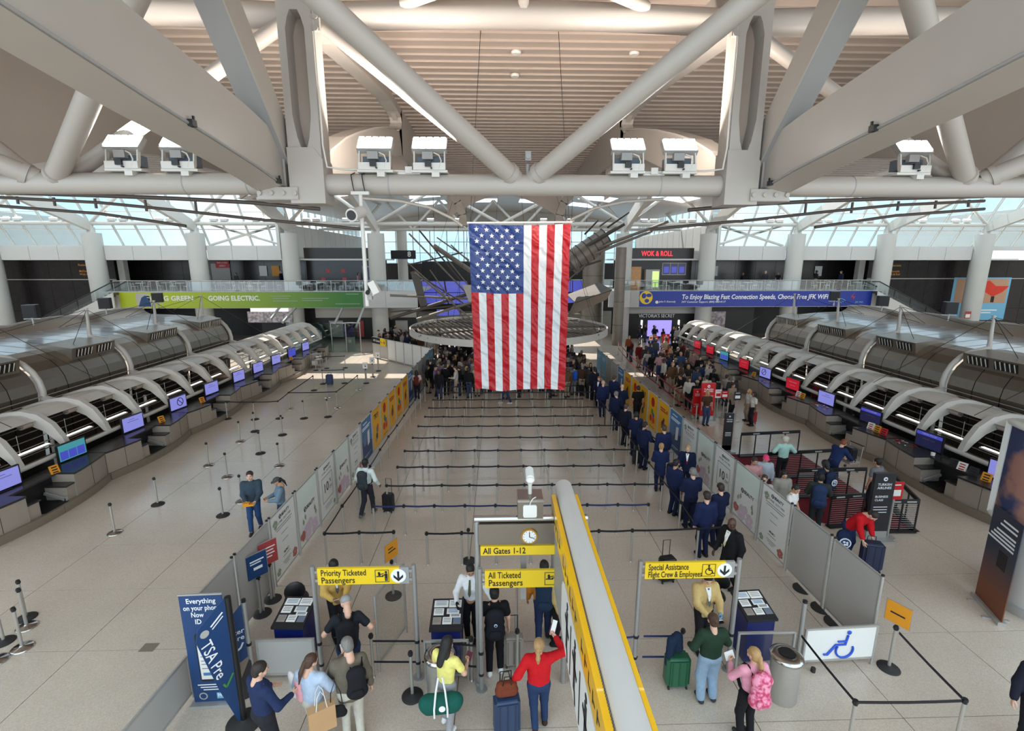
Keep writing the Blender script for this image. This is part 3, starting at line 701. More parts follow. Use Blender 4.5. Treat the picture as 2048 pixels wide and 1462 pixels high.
# ---- far cross tube, W trusses, small lamps, tapered beams off the columns
m = MB(); m.cyl((-62, 55.5, 12.95), (62, 55.5, 12.95), 0.22, 14)
ft = thing('far_roof_truss', 'long white zigzag roof truss on top of the far columns', 'roof truss', (0, 55.5, 12.95)); F0 = Vector((0, 55.5, 12.95))
m.build('bottom_tube', 'white_steel2', ft, -F0)
for i in range(len(COLX)-1):
    a, b = COLX[i], COLX[i+1]; n = 1 if b-a < 12 else 2
    for k in range(n):
        xa, xb = a+(b-a)*k/n, a+(b-a)*(k+1)/n; xm = (xa+xb)/2
        for p0, p1 in (((xa, 55.5, 12.95), (xm, 54.0, 16.4)), ((xb, 55.5, 12.95), (xm, 54.0, 16.4))):
            d = MB(); d.cyl((0, 0, 0), Vector(p1)-Vector(p0), 0.17, 10)
            d.build('diagonal', 'white_steel2', ft, Vector(p0)-F0)
    for fi, fx in enumerate((0.22, 0.33, 0.67, 0.78)):
        x = a+(b-a)*fx; l = MB(); l.box(-0.35, -0.2, 0.22, 0.35, 0.2, 0.5); l.mi = 1; l.box(-0.33, -0.18, 0.5, 0.33, 0.18, 0.56)
        tag(l.build('far_floodlight', ['white_steel2', 'lamp_white'], None, (x, 55.5, 12.95)), 'small lit floodlight on the far truss, %s in far bay %s from the left' % (ORD_[fi], ORD_[i]), 'floodlight', 'floodlights on the far roof tube')
for x in COLX:
    m = MB()
    p = [(55.7, 12.5), (55.0, 13.3), (48.9, 15.5), (44.2, 17.0), (44.2, 15.7), (48.9, 14.1), (55.1, 12.2)]
    m.prism(p, 'x', x-0.22, x+0.22)
    m.build('tapered_beam', 'white_steel2', ft, -F0)
# X bracing next to the middle
for s, x0, x1 in ((-1, -31.6, -23.6), (1, 24.5, 32.4)):
    for a, b in (((x0, 56.4, 10.7), (x1, 56.4, 13.0)), ((x0, 56.4, 13.0), (x1, 56.4, 10.7))):
        m = MB(); m.cyl(a, b, 0.14, 10)
        m.build('cross_brace', 'white_steel2', ft, -F0)
# far middle white trusses (second row, deeper)
dt = thing('deep_roof_truss', 'white zigzag truss deeper in the hall behind the flag top', 'roof truss', (0, 66, 13.0)); D0 = Vector((0, 66, 13.0))
for x0 in (-18, -11, -4, 3, 10, 17):
    for a, b in (((x0, 66, 13.0), (x0+3.5, 66, 16.6)), ((x0+7, 66, 13.0), (x0+3.5, 66, 16.6))):
        m = MB(); m.cyl((0, 0, 0), Vector(b)-Vector(a), 0.16, 8)
        m.build('diagonal', 'white_steel2', dt, Vector(a)-D0)
m = MB(); m.cyl((-23, 66, 13.0), (24, 66, 13.0), 0.16, 10); m.build('bottom_tube', 'white_steel2', dt, -D0)
for x in (-13.2, 14.0):
    c = MB(); c.lathe([(0.7, 0), (0.7, 13)], (x, 70, 0), 20); structure(c.build('column', 'column_paint'))

# ---- suspended curved pipe rails, left and right
for s in (-1, 1):
    sd = 'left' if s < 0 else 'right'
    arcs = [[(0, 385), (192, 391), (350, 397), (500, 405), (640, 418)], [(0, 395), (197, 405), (350, 420), (500, 437), (620, 448), (720, 458)], [(0, 412), (197, 427), (290, 440), (372, 452)]]
    names = ['top', 'middle', 'lower']; pts3 = []; pl0 = Vector(onY(0, 400, 30.0)); pl0.x = 0.5+s*abs(pl0.x-0.5); pt_ = thing('curved_pipe_rail', 'set of brown curved pipes hung below the roof on the %s' % sd, 'pipe rail', pl0)
    for px, nm in zip(arcs, names):
        P = [Vector(onY(x, y, 30.0)) for x, y in px]
        P = [Vector((0.5+s*abs(p.x-0.5), p.y, p.z)) for p in P]
        pts3.append(P); m = MB(); m.tube([p-P[0] for p in P], 0.11 if nm == 'top' else 0.085, 8)
        m.build('pipe', 'brown_pipe', pt_, P[0]-pl0)
    for k, px in enumerate((35, 108, 190, 290, 390)):
        za = onY(px, 392+px*0.026, 30)[2]; zb = onY(px, 392+px*0.026+14+px*0.03, 30)[2]; x = 0.5+s*abs(onY(px, 400, 30)[0]-0.5)
        m = MB(); m.cyl((x, 30, za), (x, 30, zb), 0.07, 8)
        m.build('pipe_hanger', 'brown_pipe', pt_, -pl0)
    # white bowed rail near the middle
    px = [(720, 396), (800, 402), (860, 415), (905, 437), (925, 452)]
    P = [Vector(onY(x, y, 30.0)) for x, y in px]; P = [Vector((0.9+s*abs(p.x-0.9), p.y, p.z)) for p in P]
    m = MB(); m.tube([p-P[0] for p in P], 0.09, 8); tag(m.build('bowed_rail', 'white_steel2', None, P[0]), 'white bowed rail dipping towards the flag top from the %s' % sd, 'pipe rail')
    m = MB(); pts = [onY(x, y, 34) for x, y in ((902, 388), (916, 405), (925, 430), (927, 452))]; pts = [(0.9+s*abs(p[0]-0.9), p[1], p[2]) for p in pts]
    for i in range(3): m.beam(pts[i], pts[i+1], 0.45, 0.5)
    tag(m.build('bowed_beam', 'sculpt'), 'dark bowed roof beam beside the flag top on the %s' % sd, 'roof beam')
# ================================================================== CHECK-IN ISLANDS
def island(s, XF, unit0, monY, ribY, nm):
    PX = lambda u: XF + s*u
    L = 5.48
    # ---------------- desks
    def arc(y, b=0.42): return -b*(1-(2*y/L-1)**2)
    def unit(k):
        y0 = unit0+k*L
        ordn = ['nearest', 'second', 'third', 'fourth', 'fifth', 'farthest'][k]
        t = thing('check_in_desk', '%s curved metal check-in desk of the %s row from the viewpoint' % (ordn, nm), 'desk', (XF, y0, 0), group='check-in desks on the %s' % nm)
        def ring(ya, yb, ua, ub, z0, z1, n=8, arcd=True, name='x', m='desk_panel'):
            q = MB(); ys = [ya+(yb-ya)*i/n for i in range(n+1)]
            f = [(s*((arc(y) if arcd else 0)+ua), y) for y in ys]; b = [(s*ub, y) for y in ys]
            poly = f + b[::-1]
            q.prism(poly, 'z', z0, z1); return q.build(name, m, t)
        g = 0.03
        ring(g, L/2-0.01, 0.0, 1.0, 0.0, 0.30, 8, True, 'plinth', 'desk_base'); ring(L/2+0.01, L-g, 0.0, 1.0, 0.0, 0.30, 8, True, 'plinth', 'desk_base')
        for ya, yb in ((g, 1.62), (3.50, L-g)):
            ring(ya, yb, 0.10, 0.95, 0.30, 1.17, 5, True, 'desk_body', 'desk_panel')
            ring(ya-0.0, yb+0.0, 0.06, 1.0, 1.17, 1.24, 6, True, 'counter_top', 'granite')
            q = MB(); ym = (ya+yb)/2; u = arc(ym)+0.095; q.box(min(s*u, s*(u+0.01)), ym-0.006, 0.31, max(s*u, s*(u+0.01)), ym+0.006, 1.16); q.build('panel_seam', 'seam', t)
        ring(1.62, 2.05, 0.16, 0.7, 0.30, 0.82, 3, True, 'side_ledge', 'desk_panel'); ring(1.62, 2.10, 0.12, 0.75, 0.82, 0.87, 3, True, 'ledge_top', 'granite')
        ring(3.15, 3.50, 0.16, 0.7, 0.30, 0.82, 3, True, 'side_ledge', 'desk_panel'); ring(3.10, 3.50, 0.12, 0.75, 0.82, 0.87, 3, True, 'ledge_top', 'granite')
        q = MB(); q.box(min(s*0.55, s*0.95), 1.62, 0.30, max(s*0.55, s*0.95), 3.50, 1.16); q.build('bag_well_back', 'near_black', t)
        q = MB(); q.box(min(s*0.35, s*1.0), 1.60, 1.16, max(s*0.35, s*1.0), 3.52, 1.23); q.build('bridge_top', 'granite', t)
        q = MB(); q.box(min(s*-0.30, s*0.55), 2.12, 0.30, max(s*-0.30, s*0.55), 3.08, 0.34); q.build('baggage_scale', 'near_black', t)
        q = MB(); q.beam((s*-0.25, 3.06, 0.36), (s*0.5, 3.06, 0.62), 0.08, 0.10); q.beam((s*-0.25, 3.06, 0.30), (s*-0.25, 3.06, 0.5), 0.08, 0.08); q.build('scale_rail', 'alu', t)
        return t
    for k in range(6): unit(k)
    # rear counter with black console behind the desks
    c = MB(); c.box(min(PX(1.05), PX(1.55)), unit0, 0.0, max(PX(1.05), PX(1.55)), unit0+6*L, 0.92)
    tag(c.build('rear_console', 'near_black'), 'long black console behind the %s row of check-in desks' % nm, 'console')
    # floor of the staff strip is dark, conveyor behind
    c = MB(); c.box(min(PX(2.0), PX(3.4)), unit0-1, 0.0, max(PX(2.0), PX(3.4)), unit0+6*L+1, 0.55)
    tag(c.build('baggage_conveyor', 'near_black'), 'black baggage conveyor under the %s canopy' % nm, 'conveyor')
    # ---------------- monitors
    kinds = {'left': ['screen_lilac', 'screen_teal', 'screen_lilac', 'screen_lilac', 'screen_lilac', 'screen_lilac', 'screen_lilac', 'screen_lilac', 'screen_blue', 'screen_lilac'],
             'right': ['screen_lilac', 'screen_navy', 'screen_navy', 'screen_lilac', 'screen_red', 'screen_lilac', 'screen_red', 'screen_teal', 'screen_red', 'screen_red']}[nm]
    cname = {'screen_lilac': 'lilac', 'screen_teal': 'teal', 'screen_navy': 'dark navy', 'screen_red': 'red', 'screen_blue': 'blue'}
    for i, (y, kd) in enumerate(zip(monY, kinds)):
        od = ['nearest', '2nd', '3rd', '4th', '5th', '6th', '7th', '8th', '9th', 'farthest'][i]
        t = thing('desk_monitor', '%s display from the viewpoint on the %s check-in row, %s screen' % (od, nm, cname[kd]), 'monitor', (PX(0.85), y, 1.24), s*R(8), group='check-in displays')
        q = MB(); q.box(-0.04, -0.58, 0.02, 0.04, 0.58, 0.74); q.build('casing', 'black_plastic', t)
        q = MB(); xx = -s*0.042; q.quad((xx, -0.54, 0.06), (xx, 0.54, 0.06), (xx, 0.54, 0.70), (xx, -0.54, 0.70)); q.build('screen', kd, t)
        q = MB(); q.cyl((0, 0, 0), (0, 0, 0.14), 0.04, 10); q.box(-0.12, -0.2, 0, 0.12, 0.2, 0.02); q.build('stand', 'black_plastic', t)
        rot = (R(90), 0, R(90) if s < 0 else R(-90)); x2 = -s*0.046; lx = lambda v: -s*v*(-1)
        sy = 1 if s < 0 else -1
        if kd == 'screen_teal':
            for j in range(3):
                q = MB(); q.box(min(x2, x2-s*0.002), -0.50+0.34*j, 0.10, max(x2, x2-s*0.002), -0.19+0.34*j, 0.44); q.build('screen_tile', 'screen_blue', t)
        elif kd == 'screen_navy':
            q = MB(); q.box(min(x2, x2-s*0.002), -0.54, 0.56, max(x2, x2-s*0.002), 0.54, 0.70); q.build('screen_banner', 'screen_blue', t)
            text('TURKISH AIRLINES', t, (x2-s*0.004, 0, 0.63), rot, 0.075, 'white_ink', 0.01, 'CENTER'); text('BUSINESS CLASS', t, (x2, 0, 0.42), rot, 0.07, 'ink_grey', 0.01, 'CENTER')
        elif kd == 'screen_red':
            text('TURKISH AIRLINES', t, (x2, 0, 0.50), rot, 0.08, 'white_ink', 0.008, 'CENTER'); text('Economy Class', t, (x2, 0, 0.30), rot, 0.07, 'white_ink', 0.005, 'CENTER')
        elif i == 3 and nm == 'left' or (i == 5 and nm == 'right'):
            q = MB(); q.tube([(x2, 0.12+0.2*math.cos(a), 0.4+0.2*math.sin(a)) for a in [2*math.pi*j/24 for j in range(24)]], 0.02, 6, True); q.tube([(x2, -0.02, 0.54), (x2, 0.26, 0.26)], 0.02, 6); q.build('screen_ring', 'screen_navy', t)
        else:
            q = MB(); q.box(min(x2, x2-s*0.002), -0.30, 0.46, max(x2, x2-s*0.002), 0.30, 0.475); q.box(min(x2, x2-s*0.002), -0.2, 0.56, max(x2, x2-s*0.002), 0.1, 0.575); q.build('screen_lines', 'screen_navy', t)
    # counter cards and papers
    def card(y, m, lb, u=0.30, w=0.30, h=0.30):
        t = thing('counter_card', lb, 'sign card', (PX(u), y, 1.24), s*R(18), group='cards standing on the counters')
        q = MB(); q.beam((0, 0, 0), (s*0.10, 0, h), w, 0.02, up=(1, 0, 0)); q.build('card', m, t)
        q = MB(); q.beam((s*0.12, 0, 0), (s*0.10, 0, h), w*0.5, 0.015, up=(1, 0, 0)); q.build('card_stay', m, t)
        for j in range(3):
            q = MB(); q.beam((-s*0.012+s*0.03*(j+0.4), -w*0.3, h*0.3*(j+0.5)), (-s*0.012+s*0.03*(j+0.4), w*0.3, h*0.3*(j+0.5)), 0.004, 0.05, up=(0, 0, 1)); q.build('card_print', 'ink' if m != 'paper' else 'red_print', t)
    if nm == 'left':
        for y, o in ((17.55, 'nearest'), (23.5, 'second'), (26.9, 'third')): card(y, 'amber', '%s orange notice card on the left check-in counters' % o)
        card(39.0, 'amber', 'far orange notice card on the left check-in counters')
    else:
        for y, m, lb in ((17.2, 'ink', 'black card on the nearest right check-in counter'), (16.85, 'paper', 'white card with red print on the nearest right check-in counter'), (16.4, 'ink', 'second black card on the nearest right check-in counter'), (15.9, 'amber', 'orange notice card on the nearest right check-in counter'),
                         (21.5, 'paper', 'white card with red print on the second right check-in counter'), (21.1, 'amber', 'orange notice card on the second right check-in counter'), (20.7, 'red_print', 'red card on the second right check-in counter'),
                         (27.2, 'paper', 'white card with red print on the third right check-in counter'), (26.8, 'amber', 'orange notice card on the third right check-in counter'), (32.3, 'amber', 'orange notice card on the fourth right check-in counter')): card(y, m, lb)
        for i, y in enumerate((19.4, 15.2, 20.1, 25.0, 25.6, 30.8)):
            q = MB(); rr = random.Random(i)
            for j in range(9):
                a = rr.random()*3; q.mi = rr.choice((0, 0, 1)); q.cbox((rr.uniform(-0.25, 0.25), rr.uniform(-0.35, 0.35), 0.004+0.004*j), (0.13, 0.05, 0.004), Matrix.Rotation(a, 3, 'Z'))
            tag(q.build('baggage_tags', ['red_print', 'paper'], None, (PX(0.42), y, 1.24)), 'loose red and white baggage tags on the right counters, %s heap from the viewpoint' % ['third', 'nearest', 'fourth', 'fifth', 'sixth', 'farthest'][i], 'baggage tags', 'baggage tags on the right counters')
        q = MB(); q.lathe([(0.07, 0), (0.08, 0.12)], (0, 0, 0), 14); tag(q.build('tape_roll', 'paper', None, (PX(0.5), 18.3, 1.24)), 'white tape roll on the nearest right check-in counter', 'tape roll')
    # ---------------- canopy: front tube, ribs, shells, dark louvres, strip lights
    ya, yb = unit0-3.0, unit0+6*L+1.3
    cn = thing('canopy', 'white ribbed canopy over the %s check-in desks' % nm, 'canopy', (PX(1.2), ya, 0))
    def P(u, y, z): return (PX(u)-PX(1.2), y-ya, z)
    q = MB(); q.cyl(P(1.2, ya, 1.52), P(1.2, yb, 1.52), 0.09, 12); q.build('front_tube', 'white_steel2', cn)
    n = int((yb-ya)/5.5)*3; dy = (yb-ya)/n
    top = [(1.20, 1.55), (1.36, 2.02), (1.70, 2.60), (2.22, 3.00), (2.85, 3.14), (3.5, 3.06), (4.2, 2.86), (4.75, 2.68)]
    bot = [(1.32, 1.50), (1.62, 1.88), (2.05, 2.30), (2.5, 2.52), (3.0, 2.60), (3.5, 2.58), (4.2, 2.52), (4.75, 2.46)]
    r = MB(); poly = [(s*(u-1.2), z) for u, z in top] + [(s*(u-1.2), z) for u, z in bot[::-1]]
    r.prism(poly, 'y', -0.11, 0.11); rib_me = r.mesh('rib', 'white_steel2')
    st = MB(); st.cyl((s*1.3, -0.55, 2.62), (s*1.3, 0.0, 2.62), 0.13, 12); stub_me = st.mesh('purlin_stub', 'ceiling')
    sh = MB(); sh.smooth = True
    prof = [(2.30, 2.74), (2.75, 2.94), (3.2, 2.96), (3.7, 2.88), (4.2, 2.72), (4.75, 2.56)]
    for i in range(len(prof)-1):
        for j in range(4):
            b = lambda t_: 0.16*math.sin(math.pi*t_)
            f0, f1 = j/4, (j+1)/4
            sh.quad(*[(s*(prof[a][0]-1.2-0.25*b(f)*4*(1 if a == 0 else 0)), f*dy, prof[a][1]+b(f)*0.4) for a, f in ((i, f0), (i, f1), (i+1, f1), (i+1, f0))])
    sh_me = sh.mesh('shell_panel', 'white_steel2')
    lv = MB()
    for j in range(6):
        u, z = 1.42+0.23*j, 1.55+0.20*j
        lv.beam((s*(u-1.2), 0.12, z), (s*(u-1.2), dy-0.12, z), 0.20, 0.03, up=(s*0.3, 0, 1))
    lv_me = lv.mesh('dark_louvre', 'louvre')
    lt = MB(); lt.box(-0.09, 0.25, -0.03, 0.09, dy-0.35, 0.03); lt.mi = 1; lt.box(-0.06, 0.3, 0.03, 0.06, dy-0.4, 0.045); lt_me = lt.mesh('strip_light', ['white_steel2', 'tube_glow'])
    dp = MB(); dp.cyl((0, 0.5, 0), (0, 0.5, 0.75), 0.012, 6); dp_me = dp.mesh('light_hanger', 'alu')
    for k in range(n+1):
        y = k*dy
        obj('rib', rib_me, cn, (0, y, 0)); obj('purlin_stub', stub_me, cn, (0, y, 0))
        if k < n:
            obj('shell_panel', sh_me, cn, (0, y, 0)); obj('dark_louvre', lv_me, cn, (0, y, 0))
            if k % 1 == 0:
                l = obj('strip_light', lt_me, cn, (s*0.50, y, 1.86)); obj('light_hanger', dp_me, cn, (s*0.50, y, 1.88))
    q = MB(); q.box(min(s*3.5, s*3.62), 0, 2.40, max(s*3.5, s*3.62), yb-ya, 2.62); q.build('rear_gutter', 'white_steel2', cn)
    for y in [unit0+L*k for k in range(7)]:
        q = MB(); q.cyl((s*0.9, y-ya, 0), (s*0.9, y-ya, 2.2), 0.07, 10); q.build('canopy_post', 'white_steel2', cn)
    # ---------------- steel barrel offices behind
    pr_ = [(5.0, 0.0), (4.85, 2.6), (4.80, 3.1), (4.88, 3.55), (5.10, 3.98), (5.45, 4.34), (5.95, 4.60), (6.55, 4.72)]
    dyr = ribY[1]-ribY[0]; roof = [(6.55, 4.72), (8.5, 4.92), (10.6, 5.0)]
    for i in range(len(ribY)-1):
        y0, y1 = ribY[i], ribY[i+1]
        t = thing('steel_office_pod', '%s steel pod from the viewpoint behind the %s check-in canopy' % (['nearest', 'second', 'third', 'fourth', 'farthest'][i], nm), 'office pod', (PX(4.8), y0, 0), group='steel pods on the %s' % nm)
        U = lambda u: s*(u-4.8)
        nc = 4; w = (y1-y0-0.30)/nc
        for c_ in range(nc):
            a, b = 0.15+c_*w+0.02, 0.15+(c_+1)*w-0.02
            lo = MB(); lo.smooth = True
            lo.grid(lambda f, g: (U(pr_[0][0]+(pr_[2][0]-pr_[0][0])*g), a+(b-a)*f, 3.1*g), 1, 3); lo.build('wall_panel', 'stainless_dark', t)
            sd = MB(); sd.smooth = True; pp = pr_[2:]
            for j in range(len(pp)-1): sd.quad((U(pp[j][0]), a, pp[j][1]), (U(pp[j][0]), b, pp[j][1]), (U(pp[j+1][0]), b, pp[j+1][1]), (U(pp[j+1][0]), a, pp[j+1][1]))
            sd.build('shoulder_panel', 'stainless', t)
        # dark backing behind seams
        bk = MB(); pp = [(u+0.06, z-0.02) for u, z in pr_]
        for j in range(len(pp)-1): bk.quad((U(pp[j][0]), 0.1, pp[j][1]), (U(pp[j][0]), y1-y0-0.1, pp[j][1]), (U(pp[j+1][0]), y1-y0-0.1, pp[j+1][1]), (U(pp[j+1][0]), 0.1, pp[j+1][1]))
        bk.build('seam_backing', 'seam', t)
        # white bowed rib at the far end
        rb = MB(); pts = [(U(u-0.10), y1-y0, z+0.06) for u, z in ([(4.95, 1.9)] + pr_[1:])] + [(U(6.7), y1-y0, 4.86)]; rb.tube(pts, 0.125, 10); rb.build('bowed_rib', 'white_steel2', t)
        wg = MB(); wg.prism([(U(4.78), 2.95), (U(4.78), 2.45), (U(4.2), 2.62), (U(3.2), 2.78), (U(3.2), 2.86), (U(4.2), 2.78)], 'y', y1-y0-0.10, y1-y0+0.10); wg.build('rib_wing', 'white_steel2', t)
        # handrail rods along the wall
        for z in (2.72, 2.92):
            hr = MB(); hr.cyl((U(4.68), 0.1, z), (U(4.68), y1-y0-0.1, z), 0.02, 6); hr.build('wall_rod', 'alu', t)
        # roof sheets
        nr = 5; wr = (y1-y0)/nr
        for c_ in range(nr):
            q = MB(); a, b = c_*wr+0.03, (c_+1)*wr-0.03
            for j in range(2): q.add([(U(roof[j][0]), a, roof[j][1]), (U(roof[j][0]), b, roof[j][1]), (U(roof[j+1][0]), b, roof[j+1][1]), (U(roof[j+1][0]), a, roof[j+1][1])], [(0, 1, 2, 3)])
            q.build('roof_sheet', 'roof_sheet', t)
        q = MB(); q.add([(U(6.5), 0, 4.66), (U(6.5), y1-y0, 4.66), (U(10.6), y1-y0, 4.93), (U(10.6), 0, 4.93)], [(0, 1, 2, 3)]); q.build('roof_deck', 'seam', t)
        # rear curved band and rail
        q = MB(); q.smooth = True
        q.grid(lambda f, g: (U(10.6+0.5*math.sin(g*1.5)), (y1-y0)*f, 5.0+0.55*g-0.18*(2*f-1)**2*g), 8, 3); q.build('rear_band', 'desk_panel', t)
        q = MB(); q.tube([(U(11.1), (y1-y0)*f/8, 5.62-0.18*(2*f/8-1)**2) for f in range(9)], 0.06, 8); q.build('rear_rail', 'white_steel2', t)
        # HVAC box with louvred windows
        bx0, bx1 = y1-y0-3.15, y1-y0-0.35
        q = MB(); q.prism([(U(5.22), 4.10), (U(5.10), 4.70), (U(6.2), 4.86), (U(7.2), 4.82), (U(6.0), 4.45)], 'y', bx0, bx1)
        ac = q.build('ventilation_box', 'stainless', t)
        for a, b in ((bx0+0.25, bx0+1.30), (bx0+1.55, bx0+2.6)):
            q = MB(); e = 0.012
            q.add([(U(5.20-e), a, 4.22), (U(5.20-e), b, 4.22), (U(5.12-e), b, 4.62), (U(5.12-e), a, 4.62)], [(0, 1, 2, 3)]); q.build('vent_opening', 'near_black', ac)
            for j in range(5):
                yy = a+(b-a)*(j+0.5)/5; q = MB(); q.beam((U(5.185), yy, 4.24), (U(5.105), yy+0.05, 4.60), 0.03, 0.05); q.build('vent_louvre', 'stainless', ac)
        # mast and stays
        ms = MB(); ms.cyl((U(6.7), y1-y0, 4.80), (U(6.62), y1-y0, 6.40), 0.11, 10, 0.06); ms.cyl((U(6.62), y1-y0, 6.38), (U(6.62), y1-y0, 6.44), 0.09, 10); ms.build('mast', 'white_steel2', t)
        for tgt in ((U(4.7), y1-y0-5.0, 2.9), (U(10.4), y1-y0-2.6, 5.05), (U(10.4), y1-y0+2.4, 5.05), (U(2.0), y1-y0+1.0, 2.9)):
            cb = MB(); cb.cyl((U(6.62), y1-y0, 6.36), tgt, 0.014, 5); cb.build('stay_cable', 'cable', t)
    # speakers on the pod roofs
    for i, y in enumerate(ribY[1:]):
        t = thing('loudspeaker', '%s black loudspeaker from the viewpoint on the %s steel pods' % (['nearest', 'second', 'third', 'fourth', 'farthest'][i], nm), 'loudspeaker', (PX(10.75), y+1.2, 5.55), s*R(-25), group='loudspeakers on the pods')
        q = MB(); q.prism([(-0.30, -0.30), (0.30, -0.30), (0.40, 0.05), (0.22, 0.38), (-0.22, 0.38), (-0.40, 0.05)], 'z', 0.25, 0.98); q.build('cabinet', 'black_plastic', t)
        q = MB(); q.box(-0.26, -0.325, 0.30, 0.26, -0.30, 0.93); q.build('grille', 'near_black', t)
        q = MB(); q.cyl((0, 0, -0.2), (0, 0, 0.25), 0.06, 8); q.box(-0.38, -0.04, 0.15, 0.38, 0.04, 0.2); q.build('bracket', 'alu', t)
mat('louvre', srgb(104, 92, 84), 0.5, noise=0.15)
mat('roof_sheet', srgb(206, 214, 222), 0.20, metal=0.35, noise=0.06, nscale=2)
island(-1, -16.25, 14.1, [16.15, 18.98, 22.32, 25.63, 28.74, 31.89, 34.53, 37.41, 40.37, 43.32], [11.7, 17.0, 22.4, 27.95, 33.4, 38.7], 'left')
island(1, 17.20, 14.74, [15.74, 18.93, 22.23, 25.49, 28.62, 31.78, 34.7, 37.93, 40.59, 43.27], [12.0, 17.4, 22.85, 28.4, 33.8, 39.0], 'right')
# ================================================================== BARRIERS, POSTS, SIGNS
ORD = ['first', 'second', 'third', 'fourth', 'fifth', 'sixth', 'seventh', 'eighth', 'ninth', 'tenth', 'eleventh', 'twelfth', 'thirteenth', 'fourteenth', 'fifteenth', 'sixteenth', 'seventeenth', 'eighteenth', 'nineteenth', 'twentieth']
def flower(mb, cy, cz, r, x, n=6, seed=0):
    rr = random.Random(seed)
    for k in range(n):
        a = 2*math.pi*k/n+rr.random(); pts = []
        for j in range(9):
            t = 2*math.pi*j/9; pts.append((cy+math.cos(a)*r*0.55+math.cos(t)*r*0.5, cz+math.sin(a)*r*0.55+math.sin(t)*r*0.42))
        mb.add([(x+0.0004*k, u, v) for u, v in pts], [tuple(range(9))])
def barrier(side, y0, y1, x0, x1, kind, label, h=2.1, zb=0.10):
    """one framed panel between two posts; local y runs along the panel, print on the face turned to the queue"""
    a = math.atan2(-(x1-x0), y1-y0); Lp = math.hypot(x1-x0, y1-y0)
    t = thing('barrier_panel', label, 'barrier panel', (x0, y0, 0), a, group='framed barrier panels')
    board = {'grey': 'panel_grey', 'list': 'panel_white', 'flower': 'panel_white', 'ten': 'panel_white', 'blue': 'blue_print', 'white': 'panel_white', 'dim': 'panel_grey', 'lightblue': 'sky_poster'}.get(kind, 'poster_yellow')
    q = MB(); q.box(-0.012, 0.07, zb+0.04, 0.012, Lp-0.07, h-0.03); q.build('board', board, t)
    for y in (0.045, Lp-0.045):
        q = MB(); q.cyl((0, y, 0), (0, y, h), 0.032, 10); q.build('post', 'alu', t)
        q = MB(); q.cyl((0, y, h), (0, y, h+0.035), 0.037, 10); q.build('post_cap', 'black_plastic', t)
    q = MB(); q.box(-0.02, 0.07, h-0.05, 0.02, Lp-0.07, h-0.015); q.build('top_rail', 'alu', t)
    q = MB(); q.box(-0.02, 0.07, zb, 0.02, Lp-0.07, zb+0.04); q.build('bottom_rail', 'alu', t)
    if kind in ('grey', 'dim'): return t
    f = 1 if side < 0 else -1; X = f*0.016
    rot = (R(90), 0, R(90) if f > 0 else R(-90))
    def Y(v): return v if f > 0 else Lp-v            # v from reading-left edge
    def bars(rows, m, w0=0.2, name='print_lines', ht=0.03):
        q = MB()
        for (v0, v1, z) in rows:
            a_, b_ = sorted((Y(v0), Y(v1))); q.quad((X, a_, z), (X, b_, z), (X, b_, z+ht), (X, a_, z+ht))
        q.build(name, m, t)
    def disc(v, z, r, m, name, n=20, dx=0.001, sy=1.0):
        q = MB(); q.add([(X+f*dx, Y(v)+r*sy*math.cos(2*math.pi*k/n), z+r*math.sin(2*math.pi*k/n)) for k in range(n)], [tuple(range(n))]); return q.build(name, m, t)
    c = Lp/2
    def logo(v, z, sz):
        disc(v-sz*2.15, z, sz*0.52, 'ink', 'logo_disc'); text('S', t, (X+f*0.003, Y(v-sz*2.15), z), rot, sz*0.9, 'white_ink', 0.02, 'CENTER')
        text('BEAUTY', t, (X+f*0.002, Y(v+sz*0.35), z), rot, sz, 'ink', 0.025, 'CENTER')
    if kind == 'list':
        logo(c+0.1, 1.86, 0.13); text('TAX FREE   DUTY FREE', t, (X, Y(c), 1.70), rot, 0.09, 'ink', 0.005, 'CENTER')
        bars([(0.28, Lp-0.28, 1.57), (0.34, Lp-0.34, 1.50)], 'ink_grey', ht=0.022)
        bars([(c-0.2, c+0.2, 1.30), (c-0.18, c+0.18, 1.06), (c-0.22, c+0.22, 0.58), (c-0.25, c+0.25, 0.42), (c-0.2, c+0.2, 0.36), (c-0.12, c+0.12, 0.30)], 'ink_grey', ht=0.02)
        text('SUBURBAN', t, (X, Y(c), 1.18), rot, 0.08, 'ink_grey', 0.0, 'CENTER') if False else None
        text('Nina', t, (X, Y(c), 0.84), rot, 0.11, 'ink_grey', 0.0, 'CENTER', 0.3) if False else None
        text('MEMO', t, (X, Y(c), 0.70), rot, 0.11, 'ink', 0.012, 'CENTER')
        q = MB(); flower(q, Y(Lp-0.3), 0.32, 0.16, X, 6, 3); q.build('printed_flower', 'flower_rust', t)
        q = MB(); flower(q, Y(0.25), 0.3, 0.12, X, 5, 4); flower(q, Y(0.3), 1.75, 0.14, X, 5, 9); q.build('printed_leaves', 'leaf_green', t)
    elif kind == 'flower':
        q = MB(); q.quad((X, 0.09, 1.2), (X, Lp-0.09, 1.55), (X, Lp-0.09, 2.04), (X, 0.09, 2.04)); q.build('tinted_corner', 'pale_green', t)
        logo(c+0.12, 1.22, 0.17)
        q = MB(); flower(q, Y(c-0.2), 0.42, 0.30, X, 8, 1); flower(q, Y(c+0.35), 0.36, 0.26, X+f*0.003, 8, 2); flower(q, Y(c+0.05), 0.62, 0.16, X+f*0.005, 6, 5); q.build('printed_flower', 'flower_pink', t)
        q = MB(); flower(q, Y(0.28), 0.45, 0.18, X+f*0.006, 6, 7); q.build('printed_petals', 'flower_rust', t)
        q = MB()
